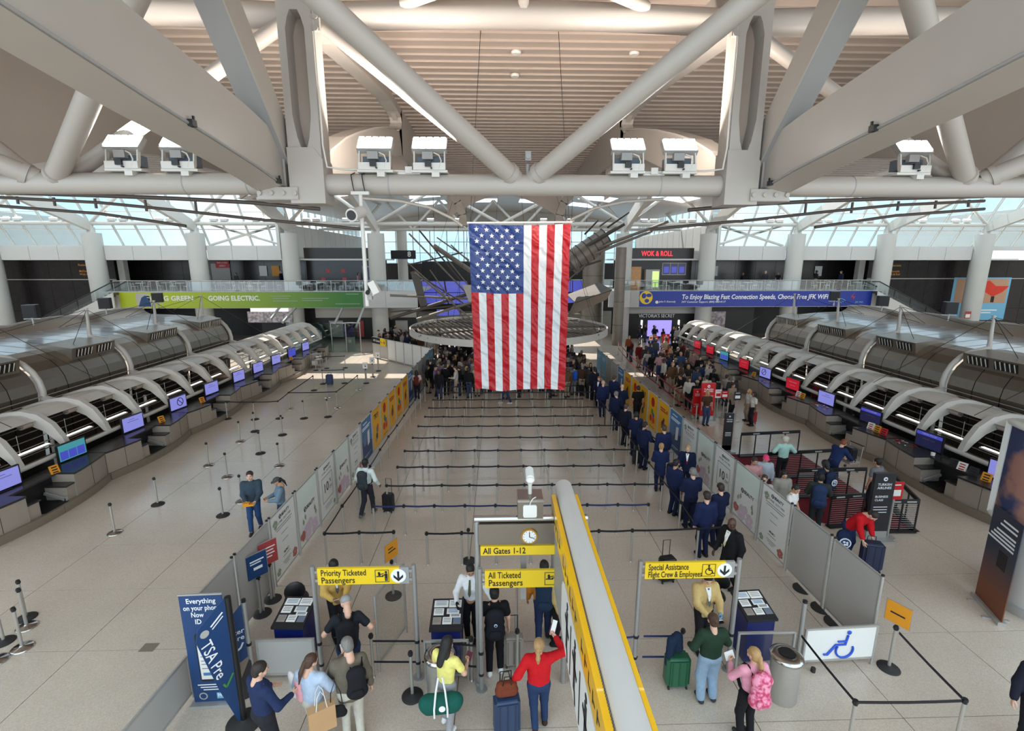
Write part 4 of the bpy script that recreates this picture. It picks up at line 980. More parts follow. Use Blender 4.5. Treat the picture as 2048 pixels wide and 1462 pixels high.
        for v, z in ((c-0.45, 0.75), (c-0.3, 0.86), (c+0.45, 0.80), (c+0.5, 0.65)): q.add([(X+f*0.004, Y(v)+0.03, z), (X+f*0.004, Y(v)+0.09, z+0.1), (X+f*0.004, Y(v), z+0.24), (X+f*0.004, Y(v)-0.05, z+0.1)], [(0, 1, 2, 3)])
        q.build('printed_leaves', 'leaf_green', t)
    elif kind == 'ten':
        logo(c+0.1, 1.84, 0.12); text('TAX FREE   DUTY FREE', t, (X, Y(c), 1.69), rot, 0.085, 'ink', 0.004, 'CENTER')
        q = MB(); w, z0, z1 = 0.48, 0.62, 1.52
        for a_, b_, c_, d_ in ((c-w, c+w, z0, z0+0.025), (c-w, c+w, z1, z1+0.025), (c-w, c-w+0.025, z0, z1), (c+w-0.025, c+w, z0, z1)):
            q.quad((X, a_, c_), (X, b_, c_), (X, b_, d_), (X, a_, d_))
        q.build('printed_frame', 'ink_grey', t)
        text('10', t, (X, Y(c-0.12), 1.10), rot, 0.48, 'ink', 0.012, 'CENTER'); text('%', t, (X, Y(c+0.28), 1.22), rot, 0.22, 'ink', 0.005, 'CENTER'); text('OFF', t, (X, Y(c+0.28), 0.98), rot, 0.15, 'ink', 0.006, 'CENTER')
        bars([(0.4, Lp-0.4, 0.46), (0.5, Lp-0.5, 0.40), (0.45, Lp-0.45, 0.34)], 'ink_grey', ht=0.018)
        q = MB(); flower(q, Y(Lp-0.25), 0.28, 0.10, X, 5, 3); q.build('printed_leaves', 'leaf_green', t)
    elif kind == 'blue':
        q = MB(); q.quad((X, 0.08, 0.15), (X, Lp-0.08, 0.15), (X, Lp-0.08, 0.85), (X, 0.08, 1.15)); q.build('darker_field', 'navy_print', t)
        bars([(0.35, 0.95, 1.85), (0.2, Lp-0.25, 1.68), (0.2, Lp-0.4, 1.60)], 'white_ink', ht=0.05)
        disc(0.5, 1.15, 0.30, 'ink_grey', 'printed_wheel', 24, 0.002); disc(0.5, 1.15, 0.22, 'blue_print', 'printed_hub', 24, 0.003)
        q = MB(); q.quad((X+f*0.004, Y(0.85), 0.75), (X+f*0.004, Y(1.15), 0.82), (X+f*0.004, Y(1.2), 1.45), (X+f*0.004, Y(0.9), 1.4)); q.build('printed_phone', 'panel_white', t)
        bars([(0.25, Lp-0.3, 0.36), (0.3, Lp-0.5, 0.28)], 'white_ink', ht=0.04)
    elif kind == 'lightblue':
        bars([(0.3, Lp-0.3, 1.7), (0.3, Lp-0.5, 1.55), (0.3, Lp-0.4, 0.4)], 'white_ink', ht=0.06)
    elif kind == 'ya':                                    # yellow poster, big red round badge over coloured sweets
        disc(c, 1.62, 0.26, 'red_print', 'printed_badge', 24); bars([(c-0.12, c+0.12, 1.66), (c-0.14, c+0.14, 1.60), (c-0.1, c+0.1, 1.54)], 'white_ink', ht=0.03)
        for v, z, r_, m in ((c-0.05, 1.08, 0.17, 'leaf_strong'), (c+0.16, 0.92, 0.14, 'bright_blue'), (c-0.22, 0.70, 0.19, 'red_print'), (c+0.2, 0.66, 0.18, 'orange_red'), (c, 0.5, 0.12, 'amber')): disc(v, z, r_, m, 'printed_sweet', 18, 0.002+0.001*r_)
        bars([(0.4, Lp-0.4, 0.24)], 'ink', ht=0.03)
    elif kind == 'yb':                                    # yellow poster, dark round fruit-like figure
        bars([(0.3, 1.0, 1.68), (0.35, 1.1, 1.56)], 'dull_red', ht=0.08); disc(Lp-0.35, 1.66, 0.09, 'red_print', 'printed_dot', 14)
        disc(c, 0.90, 0.24, 'dull_red', 'printed_shape', 20); disc(c-0.04, 0.98, 0.13, 'dark_panel', 'printed_shade', 16, 0.003); disc(c+0.1, 1.18, 0.10, 'dark_panel', 'printed_top', 14, 0.004)
        q = MB(); q.quad((X+f*0.002, Y(c-0.02), 0.35), (X+f*0.002, Y(c+0.02), 0.35), (X+f*0.002, Y(c+0.02), 0.7), (X+f*0.002, Y(c-0.02), 0.7)); q.build('printed_stick', 'dark_panel', t)
    elif kind == 'yc':                                    # yellow poster, heavy dark lettering on top
        text('TRY?', t, (X, Y(c), 1.66), rot, 0.34, 'ink', 0.03, 'CENTER')
        disc(c+0.1, 0.98, 0.18, 'ink_grey', 'printed_shape', 16); disc(c+0.2, 1.12, 0.10, 'red_print', 'printed_dot', 14, 0.003); disc(c-0.02, 0.66, 0.17, 'dark_panel', 'printed_shape', 16, 0.002); disc(c-0.2, 0.5, 0.12, 'desk_panel', 'printed_shape', 14, 0.003)
    return t
mat('leaf_strong', srgb(70, 140, 60), 0.5, noise=0.1)
KLAB = {'grey': 'plain grey', 'dim': 'plain grey', 'list': 'white brand-list', 'flower': 'white flower-print', 'ten': 'white ten-percent-off', 'blue': 'blue', 'ya': 'yellow poster with a red badge', 'yb': 'yellow poster with a dark round figure', 'yc': 'yellow poster with heavy lettering', 'lightblue': 'light blue', 'white': 'white'}
LY = [9.02, 10.68, 12.36, 13.97, 15.67, 17.27, 18.88, 20.45, 22.12, 23.62, 25.18, 26.76, 28.45, 30.05, 31.65, 33.25, 34.85, 36.45, 38.1, 39.8]
LK = ['grey', 'grey', 'list', 'flower', 'ten', 'flower', 'list', 'blue', 'yc', 'ya', 'yb', 'ya', 'yb', 'blue', 'dim', 'dim', 'dim', 'lightblue', 'lightblue']
lx = lambda y: -6.42+0.034*(y-9.02)
for i, k in enumerate(LK):
    barrier(-1, LY[i]+0.02, LY[i+1]-0.02, lx(LY[i]), lx(LY[i+1]), k, '%s panel, %s in the left queue wall' % (KLAB[k], ORD[i]))
RY = [9.44, 11.1, 12.78, 14.4, 16.1, 17.72, 19.31, 20.93, 22.55, 24.17, 25.79, 27.41, 29.03, 30.65, 32.27, 33.9, 35.5, 37.1, 38.7]
RK = ['grey', 'grey', 'list', 'flower', 'ten', 'flower', 'list', 'blue', 'yb', 'ya', 'yc', 'ya', 'yb', 'blue', 'dim', 'dim', 'lightblue', 'lightblue']
rx = lambda y: 8.58-0.020*(y-9.44)
for i, k in enumerate(RK):
    barrier(1, RY[i]+0.02, RY[i+1]-0.02, rx(RY[i]), rx(RY[i+1]), k, '%s panel, %s in the right queue wall' % (KLAB[k], ORD[i]))
# pale floor kerb along the inside of both walls
for s, f, a, b in ((-1, lx, 20.5, 38.5), (1, rx, 20, 36)):
    q = MB(); w = 0.5*(-s)
    q.add([(f(a), a, 0.0), (f(a)+w, a, 0.0), (f(b)+w, b, 0.0), (f(b), b, 0.0), (f(a), a, 0.10), (f(a)+w, a, 0.08), (f(b)+w, b, 0.08), (f(b), b, 0.10)], [(0, 1, 5, 4), (1, 2, 6, 5), (2, 3, 7, 6), (3, 0, 4, 7), (4, 5, 6, 7)])
    tag(q.build('floor_kerb', 'plaster'), 'low pale kerb along the %s queue wall' % ('left' if s < 0 else 'right'), 'kerb')
# half-round rubber feet of the near panels on the right
for px in ((1615, 1178), (1646, 1217), (1690, 1245)):
    p = onz(*px); q = MB(); q.add([(0.25*math.cos(math.pi*k/12-math.pi/2)*-1, 0.25*math.sin(math.pi*k/12-math.pi/2), z) for z in (0, 0.03) for k in range(13)], [tuple(range(12, -1, -1)), tuple(range(13, 26))] + [(k, k+1, 14+k, 13+k) for k in range(12)])
    tag(q.build('panel_foot', 'rubber', None, (rx(p[1])-0.04, p[1], 0.0)), '%s half-round rubber foot under the grey panels on the right' % {1615: 'farthest', 1646: 'middle', 1690: 'nearest'}[px[0]], 'panel foot', 'rubber feet on the right')
# low panels at the front: left run, two podium screens, wheelchair gate
def low_panel(p0, p1, label, m='panel_grey', h=1.0, zb=0.14, name='low_barrier'):
    p0, p1 = Vector(p0), Vector(p1); d = p1-p0; a = math.atan2(d.y, d.x); Lp = d.length
    t = thing(name, label, 'barrier panel', (p0.x, p0.y, 0), a, group='low framed barriers')
    q = MB(); q.box(0.07, -0.012, zb, Lp-0.07, 0.012, h); q.build('board', m, t)
    for x in (0.04, Lp-0.04): q = MB(); q.cyl((x, 0, 0), (x, 0, h+0.02), 0.03, 10); q.build('post', 'alu', t)
    for z in (zb, h): q = MB(); q.box(0.06, -0.02, z-0.025, Lp-0.06, 0.02, z+0.025); q.build('rail', 'alu', t)
    return t
low_panel((-6.56, 7.0, 0), (-6.48, 8.88, 0), 'low grey panel running out of the frame at the lower left')
low_panel((-5.30, 9.25, 0), (-4.00, 9.25, 0), 'low grey panel in front of the left podium')
low_panel((-1.66, 9.12, 0), (-0.66, 9.12, 0), 'low clear panel in front of the middle podium', 'clear_glass')
low_panel((5.22, 9.16, 0), (6.55, 9.16, 0), 'low clear panel in front of the right podium', 'clear_glass')
wg = low_panel((6.75, 9.20, 0), (8.50, 9.28, 0), 'low grey gate with a blue wheelchair symbol', 'panel_white', 1.02, 0.20, 'wheelchair_gate')
q = MB(); q.tube([(0.98+0.20*math.cos(a), 0, 0.46+0.20*math.sin(a)) for a in [R(150+10*k) for k in range(24)]], 0.024, 6)
q.tube([(1.02, 0, 0.83), (0.98, 0, 0.60), (0.76, 0, 0.60), (0.58, 0, 0.36), (0.50, 0, 0.37)], 0.026, 6); q.tube([(0.98, 0, 0.68), (0.80, 0, 0.68)], 0.022, 6); q.ell((1.04, 0, 0.90), 0.05, 0.02, 0.05)
q.build('wheelchair_symbol', 'bright_blue', wg, (0, -0.03, 0))
q = MB(); q.cyl((0.25, 0, 0.0), (0.25, 0, 0.10), 0.05, 10); q.build('castor', 'rubber', wg, (0, -0.1, 0.0))

# ---------------------------------------------------------------- belt posts
STZ = 1.10
pm = MB(); pm.cyl((0, 0, 0), (0, 0, 1.03), 0.034, 10); POST_ME = pm.mesh('post', 'brushed')
pm = MB(); pm.cyl((0, 0, 1.0), (0, 0, 1.10), 0.042, 10); pm.box(-0.05, -0.022, 1.02, 0.05, 0.022, 1.075); CAP_ME = pm.mesh('belt_head', 'black_plastic')
pm = MB(); pm.lathe([(0.225, 0.0), (0.225, 0.015), (0.20, 0.035), (0.06, 0.055), (0.038, 0.08)], (0, 0, 0), 22); BASE_ME = pm.mesh('base', 'rubber')
pm = MB(); pm.lathe([(0.225, 0.0), (0.225, 0.015), (0.20, 0.035), (0.06, 0.055), (0.038, 0.08)], (0, 0, 0), 22); BASE2_ME = pm.mesh('base', 'chrome')
pm = MB(); pm.lathe([(0.05, 0.0), (0.045, 0.02), (0.034, 0.03)], (0, 0, 0), 12); FOOT_ME = pm.mesh('floor_socket', 'brushed')
def belt_post(p, label, to=None, base=None, group='belt posts', belt='belt_black', z=1.05, sag=0.02):
    t = thing('belt_post', label, 'belt post', (p[0], p[1], 0), 0, group)
    obj('post', POST_ME, t); obj('belt_head', CAP_ME, t)
    obj(*{None: ('floor_socket', FOOT_ME), 'black': ('base', BASE_ME), 'chrome': ('base', BASE2_ME)}[base], t)
    for q_ in (to if isinstance(to, list) else [to] if to else []):
        d = Vector((q_[0]-p[0], q_[1]-p[1], 0)); n = 4; b = MB(); d = d*(1-0.052/d.length)
        for i in range(n):
            f0, f1 = i/n, (i+1)/n; s0, s1 = -sag*math.sin(math.pi*f0), -sag*math.sin(math.pi*f1)
            b.beam(tuple(d*f0+Vector((0, 0, z+s0))), tuple(d*f1+Vector((0, 0, z+s1))), 0.008, 0.06)
        b.build('belt', belt, t)
    return t
rows = [(1008, 746, 1297, 10), (967, 773, 1325, 11), (930, 795, 1248, 10), (898, 809.5, 1275, 11), (872.5, 825.6, 1212, 10), (849.5, 836.6, 1238, 11), (830.6, 850, 1185, 10), (813, 858, 1211, 11), (797, 866, 1165, 10), (783, 878, 1189, 11), (771, 886, 1150, 10), (760, 893, 1168, 10)]
for ri, (y, xa, xb, n) in enumerate(rows):
    pts = [onz(xa+(xb-xa)*i/(n-1), y-(3.5 if ri < 4 else 2)*(i/(n-1)-0.5), STZ) for i in range(n)]
    for i, p in enumerate(pts):
        belt_post(p, '%s belt post from the left in the %s full queue row' % (ORD[i], ORD[ri]), pts[i+1] if i < n-1 else None, None, 'belt posts of the queue rows', 'belt_navy' if ri < 1 else 'belt_black')
# front short row
fr_l = [onz(x, y, STZ) for x, y in ((649, 1064), (718, 1062), (787, 1061))]
for i, p in enumerate(fr_l): belt_post(p, '%s post of the short belt run behind the priority sign' % ORD[i], fr_l[i+1] if i < 2 else None, None, 'front belt posts')
fr_r = [onz(x, y, STZ) for x, y in ((853, 1064), (923, 1063), (992, 1062), (1062, 1061), (1130, 1060), (1198, 1059), (1265, 1058), (1397.5, 1054), (1461, 1049))]
for i, p in enumerate(fr_r): belt_post(p, '%s post from the left in the front belt run behind the gantry' % ORD[i], fr_r[i+1] if i < len(fr_r)-1 else None, None, 'front belt posts')
# side lines
sl = [onz(x, y, STZ) for x, y in ((649, 1063), (684, 1009), (715, 966), (740, 930), (760, 897), (777, 871), (794, 849), (808, 829), (819, 812), (830, 798), (840, 783), (849, 770))]
for i in range(1, len(sl)): belt_post(sl[i], '%s belt post of the line beside the left queue wall' % ORD[i-1], sl[i-1], None, 'belt posts beside the left wall')
sr = [onz(x, y, STZ) for x, y in ((1397.5, 1054), (1361.6, 1002), (1324.6, 957), (1298, 923), (1275, 894), (1255, 867), (1239.5, 846), (1225, 829), (1211, 812), (1199, 797), (1189, 782), (1180, 769))]
for i in range(1, len(sr)):
    if i == 2: 
        continue
    belt_post(sr[i], '%s belt post of the diagonal line beside the crew queue' % ORD[i-1], [sr[i-1]] if i != 3 else [sr[1]], None, 'belt posts beside the crew queue')
for i, (a, b) in enumerate((((1299, 866), (1330, 890)),)):
    belt_post(onz(*a, STZ), 'belt post close to the right queue wall behind the crew', onz(*b, STZ), None, 'belt posts beside the crew queue')
# free-standing posts on the open floor at the left
def fp(x, y): return onz(x, y, 0)
FR = {'a': (230, 1066, 'chrome'), 'b': (316, 1009, 'black'), 'c': (446, 1031, 'black'), 'd': (418, 931, 'chrome'), 'e': (455, 954, 'chrome'), 'f': (484, 1003, 'chrome'), 'g': (481, 883.5, 'chrome'), 'h': (521, 907, 'black'), 'i': (559, 931.6, 'chrome'),
      'j': (510, 863, 'black'), 'k': (565, 870, 'black'), 'l': (455, 838, 'black'), 'm': (510, 839, 'black'), 'n': (559, 837, 'black'), 'o': (608, 837, 'black'), 'p': (656, 834, 'black'), 'q': (580, 818, 'chrome'), 'r': (675, 816, 'chrome'), 's': (655, 796, 'chrome'),
      't': (628, 781, 'black'), 'u': (646, 768, 'black'), 'v': (689, 766.6, 'black'), 'w': (716.5, 780, 'chrome'), 'x': (653.7, 737, 'black'), 'y': (690.6, 736, 'black'), 'z': (632, 741, 'black')}
LINK = {'l': 'm', 'm': 'n', 'n': 'q', 'q': ['t', 'r'], 'r': 'w', 'u': ['v'], 'x': 'y', 'z': 'x'}
for k, (x, y, bs) in FR.items():
    to = LINK.get(k); to = [fp(*FR[c][:2]) for c in (to if isinstance(to, list) else [to])] if to else None
    row = 'nearest rows' if y > 990 else 'middle rows' if y > 860 else 'belted rows' if y > 775 else 'far rows'
    nth = sorted([c for c in FR if (FR[c][1] > 990) == (y > 990) and (FR[c][1] > 860) == (y > 860) and (FR[c][1] > 775) == (y > 775)], key=lambda c: FR[c][0]).index(k)
    belt_post(fp(x, y), '%s-based free post, %s from the left in the %s of the left floor' % (bs, ORD[nth], row), to, bs, 'posts on the open left floor')
def sign_post(x, y, label, boardm, w, h, tilt_yaw, lines, base='black', double=True, zc=1.38, txt=None):
    p = fp(x, y); t = thing('sign_post', label, 'sign post', (p[0], p[1], 0), tilt_yaw, 'sign posts')
    for dx in ((-0.035, 0.035) if double else (0,)): obj('post', POST_ME, t, (dx, 0, 0))
    obj('base', BASE_ME if base == 'black' else BASE2_ME, t); obj('belt_head', CAP_ME, t)
    q = MB(); q.box(-w/2, -0.035, zc-h/2, w/2, -0.015, zc+h/2); bd = q.build('sign_board', boardm, t)
    q = MB(); q.box(-w/2-0.02, -0.012, zc-h/2-0.02, w/2+0.02, 0.004, zc+h/2+0.02); q.build('sign_frame', 'alu', t)
    for (x0, x1, z0, z1, m) in lines:
        q = MB(); q.quad((x0*w, -0.038, zc+z0*h), (x1*w, -0.038, zc+z0*h), (x1*w, -0.038, zc+z1*h), (x0*w, -0.038, zc+z1*h)); q.build('sign_print', m, bd)
    for s_, lx_, lz_, sz in (txt or []): text(s_, bd, (lx_, -0.039, zc+lz_), size=sz, matname='white_ink', align='CENTER')
    return t
for i, (x, y) in enumerate(((732.5, 766.6), (746, 754), (757, 742))):
    sign_post(x, y, '%s small white notice post on the far left floor' % ['nearest', 'middle', 'farthest'][i], 'paper', 0.34, 0.42, 0, [(-0.35, 0.35, 0.15, 0.22, 'ink_grey'), (-0.1, 0.2, -0.2, 0.0, 'ink')], zc=1.36)
sign_post(525, 1227, 'post with a dark blue notice and white arrow in front of the left wall', 'navy_print', 0.50, 0.64, R(52), [(-0.2, 0.25, -0.16, -0.04, 'white_ink'), (-0.35, 0.35, 0.2, 0.26, 'white_ink'), (-0.35, 0.2, 0.1, 0.15, 'white_ink')], zc=1.42)
sign_post(546, 1199, 'post with a red notice in front of the left wall', 'dull_red', 0.48, 0.64, R(52), [(-0.4, 0.4, 0.22, 0.27, 'white_ink'), (-0.4, 0.3, 0.08, 0.13, 'white_ink'), (-0.4, 0.35, -0.06, -0.01, 'white_ink'), (-0.4, 0.2, -0.2, -0.15, 'white_ink')], zc=1.42)
sign_post(787, 1192, 'post with an orange arrow sign behind the priority sign', 'amber', 0.46, 0.48, R(60), [(-0.3, 0.3, -0.05, 0.03, 'ink'), (-0.3, 0.1, 0.15, 0.22, 'ink')], double=False, zc=1.40)
sign_post(1777, 1336, 'post with an orange sign at the right end of the entrance', 'amber', 0.46, 0.48, R(-62), [(-0.3, 0.3, -0.05, 0.03, 'ink')], double=False, zc=1.40)
belt_post(fp(938, 1122), 'free-standing black-based post behind the middle podium', None, 'black', 'front belt posts')
belt_post(fp(825, 1392), 'free-standing black-based post in front of the priority lane', None, 'black', 'front belt posts')
ra = onz(1712, 1400, STZ); rb = onz(1931, 1397, STZ); rc = onz(1795, 1262, 1.05)
belt_post(ra, 'near right belt post at the bottom edge, left of the pair', [onz(1600, 1268, 1.05), rb], None, 'front right belt posts'); belt_post(rb, 'near right belt post at the bottom edge, right of the pair', rc, None, 'front right belt posts')
for i, (x, y) in enumerate(((45, 1296), (8, 1284), (54, 1254), (53, 1236), (-6, 1322))):
    belt_post(fp(x, y), '%s post of the bunch parked at the left edge, counted from the front' % ORD[[1, 2, 3, 4, 0][i]], None, 'black' if i % 2 else 'chrome', 'posts parked at the left edge')

# ---------------------------------------------------------------- lane signs on tall posts
mat('tall_post', srgb(166, 165, 163), 0.35, metal=0.5, noise=0.06)
def lane_sign(xa, xb, lines, icon, label, z0=2.36, z1=2.74, Yp=9.22):
    t = thing('lane_sign', label, 'lane sign', ((xa+xb)/2, Yp, 0), 0, 'yellow lane signs'); c = (xa+xb)/2
    for x in (xa, xb):
        q = MB(); q.cyl((x-c, 0, 0), (x-c, 0, z1+0.05), 0.05, 14); po = q.build('tall_post', 'tall_post', t)
        q = MB(); q.cyl((x-c, 0, 0.89), (x-c, 0, 0.96), 0.055, 14); q.cyl((x-c, 0, 0.36), (x-c, 0, 0.42), 0.055, 14); q.build('belt_collar', 'black_plastic', po)
        q = MB(); q.cyl((x-c, 0, 0), (x-c, 0, 0.02), 0.12, 16); q.build('foot_plate', 'tall_post', po)
    a, b = xa-c+0.10, xb-c-0.10
    q = MB(); q.box(a, -0.03, z0, b-0.20, 0.03, z1); q.build('sign_board', 'sign_yellow', t)
    q = MB(); q.box(b-0.20, -0.03, z0, b, 0.03, z1); q.build('sign_end', 'grey_steel', t)
    for x in (a-0.05, b+0.02):
        q = MB(); q.box(x-0.04, -0.02, z0+0.06, x+0.06, 0.02, z0+0.12); q.box(x-0.04, -0.02, z1-0.12, x+0.06, 0.02, z1-0.06); q.build('clamp', 'grey_steel', t)
    for k, s_ in enumerate(lines): text(s_, t, (a+0.07, -0.036, z1-0.105-0.175*k), size=0.20, matname='ink', bold=0.012, fit={'Priority Ticketed': 0.93, 'Passengers': 0.69, 'All Ticketed': 0.66, 'Special Assistance': 0.86, 'Flight Crew & Employees': 1.15}[s_])
    xc = b-0.22; q = MB(); q.cyl((xc, -0.032, (z0+z1)/2), (xc, -0.04, (z0+z1)/2), 0.16, 28); q.build('arrow_disc', 'white_ink', t)
    q = MB(); zm = (z0+z1)/2; y = -0.045
    q.quad((xc-0.022, y, zm-0.06), (xc+0.022, y, zm-0.06), (xc+0.022, y, zm+0.11), (xc-0.022, y, zm+0.11))
    for sg in (-1, 1): q.add([(xc, y, zm-0.125), (xc, y, zm-0.065), (xc+sg*0.10, y, zm+0.035), (xc+sg*0.10, y, zm-0.03)], [(0, 1, 2, 3) if sg < 0 else (3, 2, 1, 0)])
    q.build('arrow', 'ink', t)
    xi = xc-0.34; q = MB(); y = -0.036; w = 0.145
    for u0, u1, v0, v1 in ((-w, w, -w, -w+0.012), (-w, w, w-0.012, w), (-w, -w+0.012, -w, w), (w-0.012, w, -w, w)): q.quad((xi+u0, y, zm+v0), (xi+u1, y, zm+v0), (xi+u1, y, zm+v1), (xi+u0, y, zm+v1))
    def dsc(u, v, r_): q.add([(xi+u+r_*math.cos(2*math.pi*k/12), y, zm+v+r_*math.sin(2*math.pi*k/12)) for k in range(12)], [tuple(range(12))])
    def bar(u0, v0, u1, v1, w_):
        d = Vector((u1-u0, v1-v0)).normalized(); n_ = Vector((-d.y, d.x))*w_/2
        q.add([(xi+u0-n_.x, y, zm+v0-n_.y), (xi+u1-n_.x, y, zm+v1-n_.y), (xi+u1+n_.x, y, zm+v1+n_.y), (xi+u0+n_.x, y, zm+v0+n_.y)], [(0, 1, 2, 3)])
    if icon == 'desk':
        dsc(-0.06, 0.07, 0.026); bar(-0.08, 0.03, -0.03, 0.03, 0.05); bar(-0.12, -0.01, 0.03, -0.01, 0.022); dsc(0.085, 0.09, 0.026); bar(0.085, 0.06, 0.085, -0.05, 0.06); bar(0.07, -0.05, 0.07, -0.12, 0.025); bar(0.10, -0.05, 0.10, -0.12, 0.025); bar(0.08, 0.03, 0.0, 0.01, 0.02); bar(-0.03, 0.04, 0.04, 0.06, 0.018)
    else:
        dsc(0.0, 0.105, 0.024); bar(0.0, 0.08, 0.005, 0.0, 0.03); bar(0.0, 0.0, 0.07, 0.0, 0.028); bar(0.07, 0.0, 0.09, -0.08, 0.026); bar(0.09, -0.08, 0.125, -0.07, 0.022); bar(0.0, 0.05, 0.05, 0.04, 0.02)
        for k in range(16):
            a0, a1 = R(110+k*14), R(110+(k+1)*14); bar(0.01+0.075*math.cos(a0), -0.03+0.075*math.sin(a0), 0.01+0.075*math.cos(a1), -0.03+0.075*math.sin(a1), 0.02)
    q.build('pictogram', 'ink', t)
    return t
lane_sign(-3.90, -1.80, ['Priority Ticketed', 'Passengers'], 'desk', 'yellow priority lane sign on two grey posts, leftmost of the lane signs')
lane_sign(-0.40, 1.72, ['All Ticketed', 'Passengers'], 'desk', 'yellow general passenger lane sign below the gantry', 2.48, 2.87, 8.86)
lane_sign(2.99, 5.12, ['Special Assistance', 'Flight Crew & Employees'], 'chair', 'yellow special assistance lane sign on two grey posts, rightmost of the lane signs')
# short belts hooked to the tall posts
def hooked(p0, p1, z, label, m):
    b = MB(); b.beam((0, 0, 0), (p1[0]-p0[0], p1[1]-p0[1], 0), 0.006, 0.05); tag(b.build('lane_belt', m, None, (p0[0], p0[1], z)), label, 'belt', 'belts hooked to the sign posts')
belt_post((-2.80, 9.25), 'short post beside the priority sign holding two belts', None, None, 'front belt posts')
hooked((-2.77, 9.25), (-1.85, 9.22), 0.92, 'upper black belt at the priority sign post', 'belt_black'); hooked((-2.77, 9.25), (-1.85, 9.22), 0.39, 'lower black belt at the priority sign post', 'belt_black')
hooked((-1.71, 9.22), (-0.5, 9.05), 0.92, 'upper black belt between the priority post and gantry pole', 'belt_black'); hooked((-1.71, 9.22), (-0.5, 9.05), 0.39, 'lower black belt between the priority post and gantry pole', 'belt_black')
belt_post((4.02, 9.20), 'short post beside the special assistance sign holding two belts', None, None, 'front belt posts')
hooked((3.16, 9.22), (3.99, 9.20), 0.92, 'upper navy belt at the special assistance post', 'belt_navy'); hooked((3.16, 9.22), (3.99, 9.20), 0.39, 'lower navy belt at the special assistance post', 'belt_navy')
hooked((1.8, 9.1), (3.06, 9.22), 0.92, 'upper navy belt right of the yellow gantry', 'belt_navy'); hooked((1.8, 9.1), (3.06, 9.22), 0.39, 'lower navy belt right of the yellow gantry', 'belt_navy')
tp = thing('gate_post', 'silver post beside the trash can holding the long black belt', 'post', (6.62, 9.14, 0)); q = MB(); q.cyl((0, 0, 0), (0, 0, 1.75), 0.045, 12); q.build('pole', 'tall_post', tp); q = MB(); q.cyl((0, 0, 1.75), (0, 0, 1.80), 0.05, 12); q.build('cap', 'black_plastic', tp)
low_panel((-2.72, 9.35, 0), (-2.30, 10.6, 0), 'narrow clear divider beside the priority lane', 'clear_glass', 1.9, 0.2)
low_panel((0.36, 9.6, 0), (0.42, 10.6, 0), 'narrow clear divider in the general lane', 'clear_glass', 1.2, 0.2)
for x, y, lb in ((0.38, 9.3, 'short silver post in the general lane'), (-0.62, 9.10, 'short silver post right of the middle podium')):
    belt_post((x, y), lb, None, None, 'front belt posts')

# ---------------------------------------------------------------- clock gantry
gt = thing('clock_gantry', 'steel gantry with round clock and yellow gate board on a tall pole', 'gantry', (0.6, 9.0, 0))
q = MB(); q.cyl((-1.05, 0, 0), (-1.05, 0, 3.95), 0.06, 18); q.cyl((-1.05, 0, 0), (-1.05, 0, 0.10), 0.10, 18); q.build('pole', 'tall_post', gt)
q = MB(); q.cyl((1.15, 0, 0), (1.15, 0, 3.95), 0.06, 18); q.build('pole', 'tall_post', gt)
q = MB(); q.box(-1.02, -0.10, 3.42, 1.12, 0.12, 3.86); q.build('panel', 'stainless', gt)
q = MB(); q.cyl((-1.10, 0, 3.93), (1.18, 0, 3.93), 0.07, 14); q.build('top_tube', 'chrome', gt)
q = MB(); q.box(-0.98, -0.14, 3.20, 0.95, -0.08, 3.40); q.build('gate_board', 'sign_yellow', gt)
text('All Gates 1-12', gt, (-0.93, -0.145, 3.295), size=0.19, bold=0.016, fit=0.86)
q = MB(); q.box(-0.16, 0.10, 2.0, -0.04, 0.16, 3.5); q.build('strut', 'grey_steel', gt)
ck = MB(); ck.cyl((0, -0.10, 3.60), (0, -0.135, 3.60), 0.165, 28); co = ck.build('clock_rim', 'clock_gold', gt) if 'clock_gold' in MATS else None
if co is None:
    mat('clock_gold', srgb(196, 150, 60), 0.25, metal=0.8, noise=0.05); co = ck.build('clock_rim', 'clock_gold', gt)
q = MB(); q.cyl((0, -0.13, 3.60), (0, -0.14, 3.60), 0.135, 28); q.build('clock_face', 'white_ink', co)
q = MB()
for k in range(12):
    a = R(30*k); q.beam((0.105*math.sin(a), -0.142, 3.6+0.105*math.cos(a)), (0.125*math.sin(a), -0.142, 3.6+0.125*math.cos(a)), 0.008, 0.004, up=(0, 1, 0))
q.build('hour_marks', 'ink', co)
q = MB(); q.beam((0, -0.145, 3.6), (0, -0.145, 3.70), 0.014, 0.004, up=(0, 1, 0)); q.build('hour_hand', 'ink', co)
q = MB(); q.beam((0, -0.148, 3.6), (0.105, -0.148, 3.565), 0.010, 0.004, up=(0, 1, 0)); q.build('minute_hand', 'ink', co)
q = MB(); q.box(-0.23, -0.15, 4.0, 0.27, 0.3, 4.42); bxg = q.build('equipment_box', 'stainless', gt)
q = MB(); q.box(-0.24, -0.16, 4.36, 0.28, 0.31, 4.40); q.build('box_lid_edge', 'chrome', bxg)
q = MB(); q.prism([(-0.11, 4.05), (0.12, 4.05), (0.14, 4.08), (0.14, 4.28), (0.12, 4.31), (-0.11, 4.31), (-0.13, 4.28), (-0.13, 4.08)], 'y', -0.19, -0.15); q.build('wireless_unit', 'panel_white', bxg)
q = MB(); q.tube([(0.0, -0.17, 4.31), (0.02, -0.2, 4.40), (0.06, -0.2, 4.46), (0.12, -0.12, 4.45)], 0.01, 6); q.build('cable', 'panel_white', bxg)
q = MB(); q.cyl((0.02, 0.1, 4.42), (0.02, 0.1, 4.62), 0.04, 12); q.cyl((0.02, 0.1, 4.62), (0.02, 0.1, 4.68), 0.05, 12); q.build('camera_stem', 'white_steel2', bxg)
